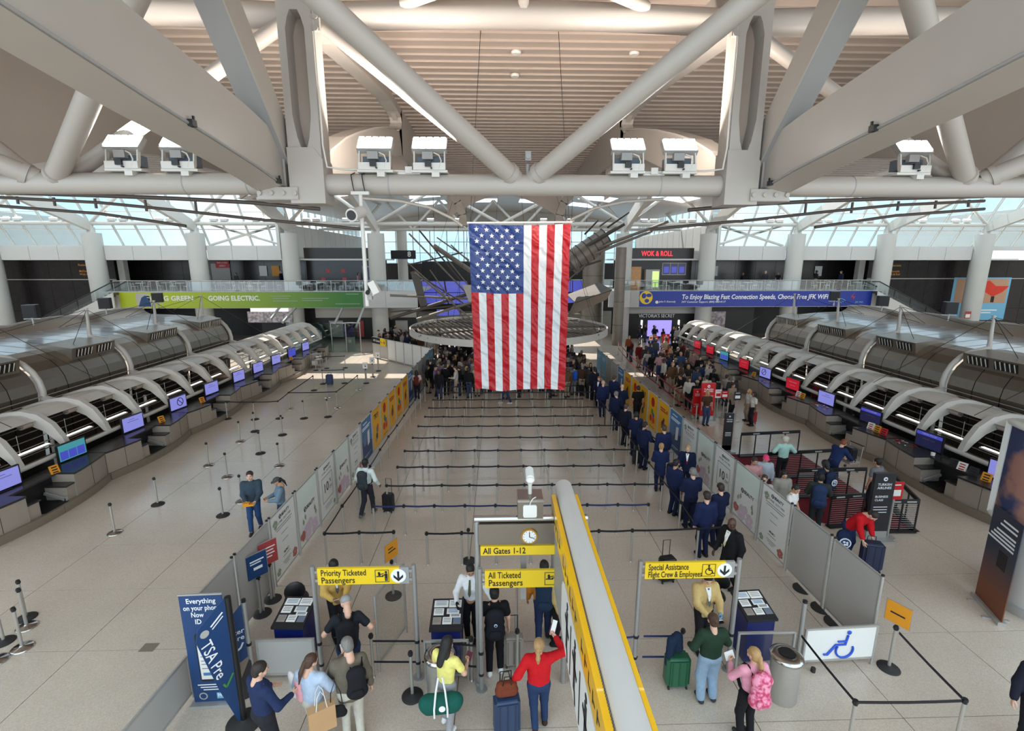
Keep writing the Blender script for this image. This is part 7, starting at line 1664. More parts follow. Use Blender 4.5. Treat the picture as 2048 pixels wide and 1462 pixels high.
person('white_shirt_man', onz(737, 1031), -14, C('dark', 'black', (206, 216, 212), (44, 44, 52), (110, 104, 96)), 'man in a white shirt with a dark backpack walking in the empty queue lane', h=1.80, top='shirt', hands=((0.36, 0.06, 0.98), (-0.24, 0.10, 0.92)), feet=((0.08, 0.16), (-0.09, -0.24, 0.05)))
backpack('white_shirt_man', (52, 58, 62), 'dark grey backpack on the man in the white shirt', 1.1)
suitcase((-4.05, 16.6, 0), -14, 0.34, 0.24, 0.56, (26, 26, 30), 'small black suitcase pulled by the man in the white shirt', extended=0.45)
person('black_suit', onz(1452, 1180), 112, C('dark', 'black', (26, 26, 28), (24, 24, 26)), 'man in a black suit with a pale tie at the head of the crew queue', h=1.82, top='jacket', hair='bald', hands=((0.26, 0.16, 0.90), (-0.26, 0.02, 0.88)), head=(10, -8), feet=((0.09, 0.14), (-0.09, -0.16, 0.03))); tie('black_suit', (200, 192, 150))
suitcase((4.78, 12.35, 0), 10, 0.38, 0.26, 0.60, (22, 22, 24), 'black crew suitcase in front of the man in the black suit', extended=0.4)
# ---------------- crew in navy suits waiting along the right wall
crew = [(1403.6, 1113, 6, 'short', 'dark', 'light', 'nearest crew member in a navy suit seen from behind'), (1431, 1093, 18, 'short', 'dark', 'light', 'crew member in a navy suit beside the nearest one, looking ahead'),
        (1377, 1057, 2, 'short', 'grey', 'light', 'balding crew member in a navy suit, third from the front'), (1344, 1029, -62, 'short', 'black', 'tan', 'bearded crew member in a dark coat turned to the wall'),
        (1369, 985, 158, 'bun', 'blond', 'light', 'fair-haired crew member with glasses facing the viewpoint'), (1317, 982, -8, 'bun', 'blond', 'light', 'fair-haired crew member in a blue coat seen from behind'),
        (1322, 948, 8, 'short', 'brown', 'light', 'crew member in a black jacket close to the wall'), (1284.6, 938.5, -55, 'short', 'dark', 'tan', 'crew member in profile with a white collar'),
        (1268.7, 911, 4, 'short', 'black', 'tan', 'crew member in the middle of the queue seen from behind'), (1248, 891.5, -50, 'short', 'brown', 'light', 'crew member looking at a phone, mid queue'),
        (1229, 861, 2, 'short', 'grey', 'light', 'thin-haired crew member by a belt post'), (1241, 843, -20, 'bald', 'grey', 'light', 'bald crew member beside the wall'),
        (1204, 834, 4, 'bald', 'grey', 'light', 'bald crew member further back in the queue'), (1226, 820, -40, 'short', 'brown', 'light', 'crew member half turned to the wall, far back'),
        (1196, 815, 150, 'bun', 'red', 'light', 'auburn-haired crew member facing the viewpoint, far back'), (1187, 800, 20, 'short', 'black', 'tan', 'last crew member by the far belt posts')]
crng = random.Random(3)
for i, (x, y, rz, hr, hc, sk_, lb) in enumerate(crew):
    col = crng.choice([(26, 34, 64), (28, 38, 74), (24, 28, 44), (22, 30, 58)])
    fm = hr == 'bun'
    hd_ = ((0.25, 0.04, 0.82), (-0.25, 0.04, 0.82)) if i % 3 == 0 else ((0.20, 0.28, 1.02), (-0.24, 0.04, 0.84)) if i % 3 == 1 else ((0.14, 0.26, 1.0), (-0.14, 0.26, 1.0))
    person('crew%d' % i, onz(x, y), rz, C(sk_, hc, col, [c*0.8 for c in col]), lb, 'crew in navy suits', h=1.66 if fm else crng.uniform(1.74, 1.84), top='coat' if i == 5 else 'jacket', hair=hr, hands=hd_, head=(crng.uniform(-15, 15), -8), vox=0.024, fem=fm, lo=i > 8)
    if rz > 90 or abs(rz) > 45: tie('crew%d' % i, (120, 30, 40))
for i, (x, y, lb) in enumerate(((1352, 1034, 'black crew bag at the feet of the bearded crew member'), (1330, 952, 'black crew case close to the wall'), (1262, 925, 'black crew case in the middle of the queue'))):
    p = onz(x, y); suitcase((p[0]+0.2, p[1]-0.2, 0), 15*i, 0.34, 0.24, 0.5, (26, 27, 34), lb, extended=0.4)
person('black_walker', onz(1273, 846), 2, C('tan', 'black', (20, 20, 22), (24, 24, 28)), 'man in a black polo walking away past the yellow posters', h=1.80, top='tshirt', girth=1.15, vox=0.024, feet=((0.09, 0.15), (-0.09, -0.15, 0.02)))
# ---------------- business check-in group on the right
bz = [('mint', 1571, 874, 1.66, -6, 'curly', 'white', 'light', (170, 208, 196), (34, 34, 38), 'blouse', 'white-haired woman in a mint cardigan in the carpeted queue', dict(fem=True, hands=((0.34, 0.22, 1.12), (-0.30, 0.20, 1.12)))),
      ('navyjkt', 1672, 884, 1.80, -75, 'short', 'red', 'light', (34, 50, 92), (30, 40, 70), 'jacket', 'man in a navy jacket bending over a suitcase by the right counters', dict(lean=0.45, hands=((0.16, 0.62, 0.96), (-0.16, 0.62, 0.96)), head=(20, -10))),
      ('pinkcap', 1532, 910, 1.66, 165, 'cap', (230, 70, 120), 'light', (176, 184, 196), (60, 60, 70), 'jacket', 'person in a bright pink cap and grey jacket in the carpeted queue', dict(head=(0, -18))),
      ('pinktee', 1509, 915, 1.74, 172, 'short', 'dark', 'tan', (196, 146, 146), (60, 58, 62), 'tshirt', 'man in a dusty pink t-shirt beside the pink cap', dict(head=(5, -15))),
      ('behindwall', 1530, 951, 1.62, 150, 'short', 'brown', 'light', (200, 190, 190), (60, 60, 70), 'tshirt', 'person half hidden by the white panels in front of the pink cap', dict()),
      ('darkhair', 1568, 941, 1.68, 175, 'long', 'black', 'tan', (150, 146, 136), (50, 50, 56), 'jacket', 'woman with long black hair and a grey jacket in the carpeted queue', dict(fem=True, head=(0, -22))),
      ('whitetee', 1584, 967, 1.72, 215, 'short', 'black', 'tan', (226, 224, 222), (60, 60, 64), 'tshirt', 'man in a white t-shirt leaning over the grey panels', dict(hands=((0.30, 0.30, 0.92), (-0.22, 0.20, 0.90)), head=(-20, -16), lean=0.12)),
      ('bag1', 1643, 948, 1.78, -30, 'short', 'black', 'tan', (50, 56, 52), (44, 46, 50), 'jacket', 'man in a checked dark jacket with a navy backpack in the carpeted queue', dict(hands=((0.26, 0.32, 1.0), (-0.22, 0.28, 1.0)))),
      ('bag2', 1653, 922, 1.72, 14, 'bob', 'black', 'tan', (30, 38, 58), (30, 32, 40), 'jacket', 'person in a dark jacket with a navy emblem backpack in the carpeted queue', dict(head=(0, -18))),
      ('greytee', 1757, 918, 1.70, 20, 'bun', 'black', 'tan', (118, 118, 124), (40, 40, 46), 'tshirt', 'person in a grey t-shirt waiting at the nearest right counter', dict()),
      ('redjkt', 1704, 1012, 1.45, -160, 'short', 'dark', 'light', (190, 24, 34), (36, 46, 84), 'jacket', 'person in a red jacket bending over luggage behind the grey panels', dict(lean=0.75, hands=((0.18, 0.55, 0.55), (-0.18, 0.52, 0.55)), head=(0, -15)))]
for key, x, y, h_, rz, hr, hc, sk_, tc, bc, tp_, lb, kw in bz:
    kw = dict(kw); hh = h_ if key != 'redjkt' else 1.78
    p = HP(x, y, h_-(0.12 if kw.get('lean', 0) > 0.4 and key != 'redjkt' else 0))
    person(key, p, rz, C(sk_, hc, tc, bc), lb, None, h=hh, top=tp_, hair=hr, vox=0.024, **kw)
backpack('bag1', (40, 54, 86), 'navy backpack on the man in the checked jacket', 1.25); backpack('bag2', (34, 46, 72), 'navy backpack with a round white emblem in the carpeted queue', 1.1, mark=(0.10, -0.02))
rj = PEOPLE['redjkt'][0]
t = thing('emblem_backpack', 'navy backpack with a large round white emblem beside the person in red', 'backpack', onz(1687, 1082, 0.66), R(-20)); t.scale = (PS, PS, PS); s_ = SDF(); s_.cap((0, 0, -0.15), (0, 0, 0.15), 0.18, 0.17, (1, 0.7, 1)); sk = Skin(); sk.add(*s_.skin(0.022, 0.03)); g = obj('bag_body', sk.mesh('bag_body', ['cloth']), t); g.color = (*srgb(32, 46, 78), 1)
q = MB(); q.cyl((0, -0.125, 0.02), (0, -0.14, 0.02), 0.13, 24); e = q.build('emblem', 'white_ink', t); q = MB(); q.cyl((0, -0.14, 0.02), (0, -0.146, 0.02), 0.105, 24); q.build('emblem_core', 'navy_print', e)
q = MB(); [q.ell((dx, -0.147, 0.02+dz), 0.03, 0.004, 0.028, 8, 4) for dx, dz in ((-0.03, 0.03), (0.035, 0.02), (-0.01, -0.04), (0.04, -0.035))]; q.build('emblem_map', 'white_ink', e)
q = MB(); q.tube([(-0.06, 0.10, -0.12), (-0.07, 0.16, 0.1), (-0.04, 0.08, 0.26), (0.04, 0.08, 0.26), (0.07, 0.16, 0.1), (0.06, 0.10, -0.12)], 0.014, 6); q.build('strap', 'black_plastic', t)
p = onz(1738, 1140); suitcase((p[0], p[1], 0), -15, 0.46, 0.30, 0.72, (28, 38, 66), 'dark blue suitcase standing behind the grey panels on the right', extended=0.1)
p = onz(1697, 940); suitcase((p[0]-0.1, p[1], 0.50), -80, 0.5, 0.3, 0.45, (36, 36, 42), 'black suitcase lifted onto a trolley by the right counters', handle=False)
lt_ = thing('luggage_trolley', 'steel luggage trolley under the black suitcase by the right counters', 'trolley', (p[0]-0.1, p[1], 0), R(-80)); lt_.scale = (PS, PS, PS)
q = MB(); q.box(-0.3, -0.22, 0.36, 0.3, 0.22, 0.42); q.build('platform', 'alu', lt_)
for x in (-0.26, 0.26):
    q = MB(); q.cyl((x, 0.2, 0.05), (x, 0.3, 1.0), 0.018, 8); q.cyl((x, -0.18, 0.05), (x, -0.18, 0.38), 0.018, 8); q.build('leg', 'alu', lt_)
    for y in (-0.18, 0.2): q = MB(); q.cyl((x-0.015, y, 0.05), (x+0.015, y, 0.05), 0.05, 10); q.build('wheel', 'rubber', lt_)
q = MB(); q.cyl((-0.28, 0.3, 1.0), (0.28, 0.3, 1.0), 0.022, 8); q.build('push_bar', 'black_plastic', lt_)
# ================================================================== GALLERY AND FAR HALL
def rail(a, b, Yr, z0, label):
    t = thing('glass_balustrade', label, 'balustrade', (a, Yr, z0), group='gallery balustrades'); n = int((b-a)/1.5); w = (b-a)/n
    g = MB(); g.quad((0.03, 0, 0.08), (w-0.03, 0, 0.08), (w-0.03, 0, 1.06), (0.03, 0, 1.06)); gm = g.mesh('glass_pane', 'rail_glass')
    p = MB(); p.box(-0.025, -0.03, 0, 0.025, 0.03, 1.12); pm_ = p.mesh('baluster', 'alu')
    for k in range(n): obj('glass_pane', gm, t, (k*w, 0, 0))
    for k in range(n+1): obj('baluster', pm_, t, (k*w, 0, 0))
    q = MB(); q.cyl((0, 0, 1.14), (b-a, 0, 1.14), 0.04, 8); q.build('handrail', 'alu', t)
rail(-41.0, -8.8, 54.1, 5.78, 'long glass balustrade of the left gallery above the green banner'); rail(12.3, 42.0, 54.1, 5.78, 'long glass balustrade of the right gallery above the blue banner')
# banners on the fascia
gradient_mat('green_banner', srgb(176, 190, 40), srgb(56, 120, 50), 0, 3, 24)
gb = thing('gallery_banner', 'long green banner on the left gallery front', 'banner', (onY(240, 600, 53.85)[0], 53.84, 4.06)); wL = onY(726, 600, 53.85)[0]-gb.location.x
q = MB(); q.box(0, -0.02, 0, wL, 0.02, 1.68); q.build('sheet', 'green_banner', gb)
def bx(px): return onY(px, 600, 53.85)[0]-gb.location.x
text('GOING GREEN', gb, (bx(290), -0.03, 1.0), size=0.72, matname='panel_white', bold=0.03, fit=bx(387)-bx(290)); text('GOING ELECTRIC.', gb, (bx(417), -0.03, 1.0), size=0.72, matname='panel_white', bold=0.03, fit=bx(520)-bx(417))
q = MB(); q.quad((bx(273), -0.03, 0.1), (bx(304), -0.03, 0.1), (bx(300), -0.03, 1.55), (bx(273), -0.03, 1.55)); q.build('printed_photo', 'panel_grey', gb)
q = MB(); q.add([(bx(276), -0.035, 0.15), (bx(302), -0.035, 0.15), (bx(300), -0.035, 0.7), (bx(292), -0.035, 1.35), (bx(284), -0.035, 1.1)], [(0, 1, 2, 3, 4)]); q.build('printed_jacket', 'navy_print', gb)
q = MB()
for a, b, z in ((541, 582, 1.2), (546, 578, 0.95), (546, 595, 0.68), (604, 658, 0.95), (604, 645, 0.72), (670, 720, 0.35), (693, 718, 1.4)): q.quad((bx(a), -0.03, z), (bx(b), -0.03, z), (bx(b), -0.03, z+0.09), (bx(a), -0.03, z+0.09))
q.build('small_print', 'leaf_green', gb)
bb = thing('gallery_banner', 'long blue banner on the right gallery front', 'banner', (onY(1279, 597, 53.85)[0], 53.84, 4.06)); x0b = bb.location.x; wB = onY(1743, 597, 53.85)[0]-x0b
cx_ = lambda px: onY(px, 597, 53.85)[0]-x0b
q = MB(); q.box(0, -0.02, 0, wB, 0.02, 1.70); q.build('sheet', 'banner_blue', bb)
text('To Enjoy Blazing Fast Connection Speeds, Choose Free JFK WiFi', bb, (cx_(1363), -0.03, 1.05), size=0.72, matname='white_ink', bold=0.022, shear=0.12, fit=cx_(1655)-cx_(1363))
text('24/7 Customer Support: (800) 880-4117', bb, (cx_(1363), -0.03, 0.52), size=0.30, matname='white_ink', bold=0.01, shear=0.12)
text('John F. Kennedy', bb, (cx_(1318), -0.03, 0.55), size=0.28, matname='white_ink', bold=0.01, shear=0.1); q = MB(); q.cyl((cx_(1314), -0.022, 0.5), (cx_(1314), -0.03, 0.5), 0.17, 16); q.build('round_mark', 'white_ink', bb)
q = MB(); q.cyl((cx_(1292), -0.022, 1.0), (cx_(1292), -0.028, 1.0), 0.72, 28); gl_ = q.build('printed_globe', 'sign_yellow', bb)
q = MB(); [q.ell((cx_(1292)+dx, -0.03, 1.0+dz), rx_, 0.004, rz_, 10, 6) for dx, dz, rx_, rz_ in ((-0.25, 0.2, 0.25, 0.3), (0.3, 0.25, 0.3, 0.2), (0.1, -0.35, 0.25, 0.22))]; q.build('printed_sea', 'banner_blue', gl_)
q = MB(); q.add([(cx_(1706), -0.03, 0.7), (cx_(1710), -0.03, 1.1), (cx_(1704), -0.03, 1.1), (cx_(1709), -0.03, 1.65), (cx_(1700), -0.03, 1.0), (cx_(1706), -0.03, 1.0)], [(0, 1, 2, 5), (2, 3, 4, 5)]); q.build('printed_bolt', 'dull_red', bb)
for r_ in (0.25, 0.5, 0.75):
    q = MB(); q.tube([(cx_(1680)+r_*math.cos(a), -0.03, 0.25+r_*math.sin(a)*0.8) for a in [R(35+11*k) for k in range(11)]], 0.04, 4); q.build('printed_wave', 'sky_poster', bb)
text('JFK WiFi', bb, (cx_(1711), -0.03, 0.45), size=0.25, matname='sky_poster', bold=0.01)
# end panel between fascia and banner
q = MB(); q.box(-1.0, 0, 0, -0.05, 0.03, 1.7); q.build('end_plate', 'panel_grey', bb)
# ---- food court furniture and people come below; shops first
def box_thing(name, label, cat, x0, y0, z0, x1, y1, z1, m, group=None):
    t = thing(name, label, cat, (x0, y0, z0), 0, group); q = MB(); q.box(0, 0, 0, x1-x0, y1-y0, z1-z0); q.build('body', m, t); return t
wk = thing('food_kiosk', 'dark food kiosk with red lit lettering on the right gallery', 'kiosk', (14.95, 57.3, 5.75))
q = MB(); q.box(0, 0, 0, 7.5, 0.3, 3.4); q.build('front_wall', 'dark_panel', wk); q = MB(); q.box(-0.1, -0.15, 3.35, 7.6, 0.3, 4.7); q.build('sign_fascia', 'dark_panel', wk); q = MB(); q.box(-0.1, -0.2, 3.30, 7.6, -0.1, 3.42); q.build('fascia_trim', 'alu', wk)
text('WOK & ROLL', wk, (onY(1283, 510, 57.1)[0]-14.95, -0.18, 4.06), size=0.80, matname='led_red', bold=0.012, fit=onY(1347, 510, 55.8)[0]-onY(1283, 510, 55.8)[0])
for k in range(3): q = MB(); q.box(4.15+0.9*k, -0.06, 1.75, 4.95+0.9*k, -0.01, 2.95); s_ = q.build('menu_screen', 'screen_navy', wk); q = MB(); q.box(4.25+0.9*k, -0.07, 1.9, 4.85+0.9*k, -0.062, 2.6); q.build('menu_picture', 'screen_blue', s_)
q = MB(); q.box(4.05, -0.04, 1.65, 6.85, 0.0, 3.05); q.build('menu_frame', 'panel_grey', wk)
q = MB(); q.box(2.0, -0.7, 0, 3.6, 0.0, 2.3); fr_ = q.build('drinks_fridge', 'panel_grey', wk); q = MB(); q.box(2.75, -0.72, 0.3, 3.5, -0.7, 2.1); q.build('lit_door', 'fridge_glow', fr_) if 'fridge_glow' in MATS else (mat('fridge_glow', (0.6, 0.8, 0.3), 0.4, emit=srgb(190, 220, 120), estr=0.8), q.build('lit_door', 'fridge_glow', fr_))
q = MB(); q.box(0.0, -0.5, 0, 1.5, 0, 2.6); q.build('serving_opening', 'warm_glow', wk) if 'warm_glow' in MATS else (mat('warm_glow', (0.3, 0.2, 0.1), 0.5, emit=srgb(120, 76, 40), estr=0.6, noise=0.5, nscale=4), q.build('serving_opening', 'warm_glow', wk))
lk = thing('food_kiosk', 'dark food kiosk with small red notices on the left gallery', 'kiosk', (-21.7, 57.3, 5.75))
q = MB(); q.box(0, 0, 0, 8.0, 0.3, 3.4); q.build('front_wall', 'dark_stone', lk); q = MB(); q.box(-0.1, -0.15, 3.35, 8.1, 0.3, 4.7); q.build('sign_fascia', 'dark_panel', lk); q = MB(); q.box(-0.1, -0.2, 3.30, 8.1, -0.1, 3.42); q.build('fascia_trim', 'alu', lk)
for x, z in ((2.2, 1.95), (3.9, 1.95), (1.6, 1.0), (4.0, 1.0)): q = MB(); q.box(x, -0.03, z, x+0.45, 0.0, z+0.4); q.build('red_notice', 'dull_red', lk)
q = MB(); q.box(6.3, -0.06, 1.0, 8.0, 0.0, 2.7); q.build('screen_frame', 'panel_grey', lk); q = MB(); q.box(6.45, -0.08, 1.15, 7.15, -0.06, 2.55); q.box(7.25, -0.08, 1.15, 7.9, -0.06, 2.55); q.build('menu_screen', 'screen_navy', lk)
# other gallery marks
es = thing('red_notice', 'red employees only sign on the left gallery wall', 'sign', onY(432, 536, 60.8)); q = MB(); q.box(0, -0.03, 0, 1.6, 0.0, 0.85); q.build('board', 'red_print', es); text('EMPLOYEES', es, (0.8, -0.04, 0.6), size=0.24, matname='white_ink', align='CENTER'); text('ONLY', es, (0.8, -0.04, 0.25), size=0.28, matname='white_ink', align='CENTER')
q = MB(); q.box(0, -0.1, 0, 2.2, 0.0, 2.4); tag(q.build('service_door', 'panel_grey', None, onY(427, 568, 60.9)), 'pale service door under the red sign on the left gallery', 'door')
for s, px in ((-1, 160), (1, 1772)):
    w = thing('direction_sign', 'black direction board with amber lettering on the %s stone wall' % ('left' if s < 0 else 'right'), 'sign', onY(px, 553, 57.6)); q = MB(); q.box(-0.1, -0.04, 0, 2.0, 0, 1.5); q.build('board', 'near_black', w)
    for k, s_ in ((0, 'Restaurants'), (2, 'McDonalds'), (3, 'Wok & Roll')): text(s_, w, (0.05, -0.05, 1.27-0.34*k), size=0.32, matname='amber', bold=0.01)
for i, px in enumerate((1336, 1420, 1628, 520, 545)):
    q = MB(); q.box(0, -0.04, 0, 0.9, 0, 1.2); tag(q.build('wall_notice', 'panel_white' if i != 4 else 'amber', None, onY(px, 552, 60.85)), 'small %s notice on the %s gallery wall, %s' % ('pale' if i != 4 else 'orange', 'right' if px > 1000 else 'left', ORD[i]), 'notice')
# pillars standing on the gallery (pale, half hidden)
for x in (onY(250, 560, 58)[0], onY(1716, 560, 58)[0]): q = MB(); q.box(-0.35, -0.35, 5.75, 0.35, 0.35, 9.1); structure(q.build('column', 'column_paint', None, (x, 58, 0)))
# escalators at both ends
for s in (-1, 1):
    sd = 'left' if s < 0 else 'right'; xa, za = (onY(240, 583, 54.0)[0] if s < 0 else onY(1742, 583, 54)[0]), 5.75; run = 11.5
    t = thing('escalator', 'escalator with glass sides climbing to the %s gallery' % sd, 'escalator', (xa, 54.0, 0)); d = s
    for Yo, nm in ((-1.1, 'near'), (0.9, 'far')):
        q = MB(); q.prism([(0, za), (0, za-1.6), (d*run, -0.4), (d*run, 0.3)], 'y', Yo, Yo+0.15); q.build('side_panel', 'plaster', t)
        n = 6
        for k in range(n):
            f0, f1 = k/n, (k+1)/n-0.01; q = MB(); q.quad((d*run*f0, Yo+0.07, za-(za-0.3)*f0), (d*run*f1, Yo+0.07, za-(za-0.3)*f1), (d*run*f1, Yo+0.07, za-(za-0.3)*f1+1.0), (d*run*f0, Yo+0.07, za-(za-0.3)*f0+1.0)); q.build('glass_pane', 'rail_glass', t)
        q = MB(); q.tube([(-d*0.8, Yo+0.07, za+1.05), (0, Yo+0.07, za+1.05), (d*run, Yo+0.07, 1.35)], 0.06, 8); q.build('handrail', 'black_plastic', t)
    for k in range(24):
        f = k/24; q = MB(); q.box(min(d*run*f, d*run*(f+1/24)), -0.95, za-(za-0.2)*f-0.25, max(d*run*f, d*run*(f+1/24)), 0.9, za-(za-0.2)*f-0.02); q.build('step', 'stainless_dark', t)
# big poster on the right stone wall
ps = thing('wall_poster', 'large light blue poster with a red cloth on the right stone wall', 'poster', onY(1893, 640, 57.6)); wx = onY(2005, 640, 57.6)[0]-ps.location.x; hzp = onY(1893, 555, 57.6)[2]-ps.location.z
q = MB(); q.box(0, -0.06, 0, wx, 0, hzp); q.build('sheet', 'sky_poster', ps)
q = MB(); q.box(wx*0.05, -0.07, hzp*0.40, wx*0.96, -0.06, hzp*0.97); q.build('printed_desert', 'sand_tan', ps); q = MB(); q.add([(wx*a, -0.08, hzp*b) for a, b in ((0.50, 0.88), (0.62, 0.93), (0.75, 0.80), (0.98, 0.80), (0.88, 0.66), (0.72, 0.55), (0.55, 0.68))], [tuple(range(7))]); q.build('printed_cloth', 'orange_red', ps)
q = MB(); q.add([(wx*a, -0.08, hzp*b) for a, b in ((0.70, 0.42), (0.76, 0.42), (0.76, 0.56), (0.70, 0.56))], [(0, 1, 2, 3)]); q.build('printed_figure', 'ink', ps); q = MB(); q.box(wx*0.5, -0.07, hzp*0.22, wx*0.85, -0.062, hzp*0.25); q.box(wx*0.5, -0.07, hzp*0.16, wx*0.75, -0.062, hzp*0.19); q.build('small_print', 'white_ink', ps)
nt_ = thing('column_notice', 'small red and white notice on the right white column', 'notice', onY(1928, 637, 54.58)); q = MB(); q.box(0, -0.03, 0, 0.7, 0, 0.8); q.build('board', 'dull_red', nt_); q = MB(); q.box(0.08, -0.04, 0.1, 0.62, -0.03, 0.5); q.build('print', 'paper', nt_)
# shops below the gallery
vs = thing('lingerie_shop', 'dark shop front with white lettering and a violet video wall under the right gallery', 'shop front', (15.2, 57.0, 0)); q = MB(); q.box(0, 0, 0, 8.6, 0.3, 4.0); q.build('front_wall', 'near_black', vs); q = MB(); q.box(-0.5, -0.3, 3.0, 8.9, 0.0, 4.0); q.build('bulkhead', 'panel_grey', vs)
text("VICTORIA'S SECRET", vs, (onY(1278, 632, 56.6)[0]-15.2, -0.32, 2.72), size=0.56, matname='white_ink', bold=0.012, fit=onY(1350, 632, 56.6)[0]-onY(1278, 632, 56.6)[0])
for ix in range(2):
    for iz in range(2): q = MB(); q.box(2.4+1.42*ix, -0.12, 0.30+0.95*iz, 3.80+1.42*ix, 0, 1.23+0.95*iz); q.build('video_tile', 'screen_violet', vs)
for x in (1.6, 6.0): q = MB(); q.box(x, -0.1, 0.2, x+0.16, 0, 2.2); q.build('light_slot', 'tube_glow', vs)
ls = thing('shop_front', 'dim shop fronts under the left gallery', 'shop front', (-27.5, 57.6, 0)); q = MB(); q.box(0, 0, 0, 18, 0.3, 4.0); q.build('front_wall', 'near_black', ls); q = MB(); q.box(6.5, -0.6, 2.6, 18, -0.2, 3.9); q.build('bulkhead', 'desk_panel', ls)
for k, (x, w, m) in enumerate(((7.8, 1.6, 'panel_grey'), (11.0, 0.8, 'dull_red'), (13.0, 1.5, 'dark_panel'), (15.5, 1.4, 'panel_grey'))): q = MB(); q.box(x, -0.15, 0.3, x+w, 0, 2.2); q.build('display_case', m, ls)
lp = thing('lit_panel', 'pink-white lit panel with a speckled screen under the left gallery', 'lit panel', (onY(497, 645, 54.4)[0], 54.35, onY(497, 645, 54.4)[2])); wlp = onY(590, 645, 55)[0]-lp.location.x; q = MB(); q.box(0, 0, 0, wlp, 0.2, 1.2); q.build('speckled_screen', 'speckle', lp) if 'speckle' in MATS else (blotch_mat('speckle', srgb(150, 138, 144), srgb(206, 196, 202), 3.0), q.build('speckled_screen', 'speckle', lp)); q = MB(); q.box(0.4, -0.03, 1.2, wlp-0.4, 0.2, 1.62); q.build('glow_strip', 'glow_pink', lp)
q = MB(); q.box(0, 0, 0, 6, 0.3, 4.0); rs = thing('shop_front', 'dark shop front with a pale poster right of the violet video wall', 'shop front', (24.2, 57, 0)); q.build('front_wall', 'near_black', rs); q = MB(); q.box(0.1, -0.06, 0.8, 2.6, 0, 3.2); q.build('poster', 'speckle', rs)
# dark clad pillars and deep background blocks
for px, Yp, r_, nm in ((1238, 52.6, 0.55, 'slim'), (1185, 62.0, 1.35, 'broad')):
    x = onY(px, 600, Yp)[0]; t = thing('clad_pillar', '%s brown metal-clad pillar right of the flag' % nm, 'pillar', (x, Yp, 0)); q = MB(); q.cyl((0, 0, 0), (0, 0, 10.4), r_, 24); q.build('shaft', 'sculpt', t)
    for z in (2.2, 4.7, 7.2): q = MB(); q.cyl((0, 0, z), (0, 0, z+0.05), r_+0.02, 24); q.build('joint_ring', 'sculpt_dark', t)
q = MB(); q.box(0, 0, 0, 14, 0.4, 3.2); tag(q.build('dark_shop_block', 'near_black', None, (onY(845, 560, 75)[0], 75, 5.75)), 'dark shop block on the upper floor behind the left sculpture poles', 'shop block')
q = MB(); q.box(0, 0, 0, 3.0, 0.4, 1.0); rl = thing('red_lit_sign', 'dim red sign between the sculpture poles right of the flag', 'sign', onY(1136, 532, 61.5)); q.build('board', 'dull_red', rl)
q = MB(); q.box(0, 0, 0, 3.2, 0.3, 1.1); g_ = tag(q.build('gate_number_board', 'near_black', None, onY(782, 518, 66)), 'dark board with a number eight left of the sculpture', 'sign'); text('8', g_, (2.4, -0.05, 0.58), size=0.95, matname='panel_white', bold=0.02, align='CENTER')
# sunset video screens
mat('sunset', (0.05, 0.05, 0.15), 0.3, emit=srgb(70, 76, 170), estr=0.85, noise=0.35, nscale=1.2, stretch=(0.4, 1, 3))
def vscreen(pts, Yp, label, rows=2, cols=2):
    P = [Vector(onY(x, y, Yp)) for x, y in pts]; t = thing('video_screen', label, 'video screen', P[0]); q = MB(); off = Vector((0, 0.25, 0))
    q.add([p-P[0] for p in P] + [p-P[0]+off for p in P], [(0, 1, 2, 3), (7, 6, 5, 4), (0, 4, 5, 1), (1, 5, 6, 2), (2, 6, 7, 3), (3, 7, 4, 0)]); q.build('frame', 'near_black', t)
    for p_ in (P[2], P[3]): q = MB(); q.cyl(p_-P[0]+Vector((0, 0.12, 0)), p_-P[0]+Vector((0, 0.12, 16.95-p_.z)), 0.03, 6); q.build('hanging_rod', 'cable', t)
    for i in range(cols):
        for j in range(rows):
            g = 0.015; u0, u1, v0, v1 = i/cols+g, (i+1)/cols-g, j/rows+g, (j+1)/rows-g
            bl = lambda u, v: (P[0]*(1-u)*(1-v)+P[1]*u*(1-v)+P[2]*u*v+P[3]*(1-u)*v)-P[0]+Vector((0, -0.02, 0)); q = MB(); q.quad(bl(u0, v0), bl(u1, v0), bl(u1, v1), bl(u0, v1)); q.build('display', 'sunset', t)
vscreen([(850, 608), (944, 608), (935, 562), (842, 562)], 66, 'large sunset video screen left of the flag'); vscreen([(1120, 584), (1170, 584), (1170, 561), (1120, 561)], 66, 'sunset video screen right of the flag', 1, 2)
vscreen([(873, 632), (920, 630), (920, 618), (873, 619)], 64, 'small bright screen under the left sculpture poles', 1, 2); vscreen([(1128, 607), (1150, 605), (1140, 594), (1128, 594)], 65, 'small blue screen under the folded sculpture plate', 1, 1)
# ---------------- suspended ring and sculpture
RC, RR, RZ = (0.9, 41.5), 8.3, 3.42
rg = thing('suspended_ring', 'huge suspended ring of parallel slats above the crowd', 'ceiling ring', (RC[0], RC[1], RZ))
n = 64
for r0, r1, z0, z1, nm, m in ((RR-0.10, RR, -0.28, 0.22, 'outer_rim', 'white_steel2'), (RR-0.75, RR-0.65, -0.05, 0.1, 'inner_rim', 'sculpt')):
    q = MB()
    for (ra, za), (rb_, zb) in (((r1, z0), (r1, z1)), ((r1, z1), (r0, z1)), ((r0, z1), (r0, z0)), ((r0, z0), (r1, z0))):
        for k in range(n):
            a0, a1 = 2*math.pi*k/n, 2*math.pi*(k+1)/n
            q.quad((ra*math.cos(a0), ra*math.sin(a0), za), (ra*math.cos(a1), ra*math.sin(a1), za), (rb_*math.cos(a1), rb_*math.sin(a1), zb), (rb_*math.cos(a0), rb_*math.sin(a0), zb))
    q.build(nm, m, rg)
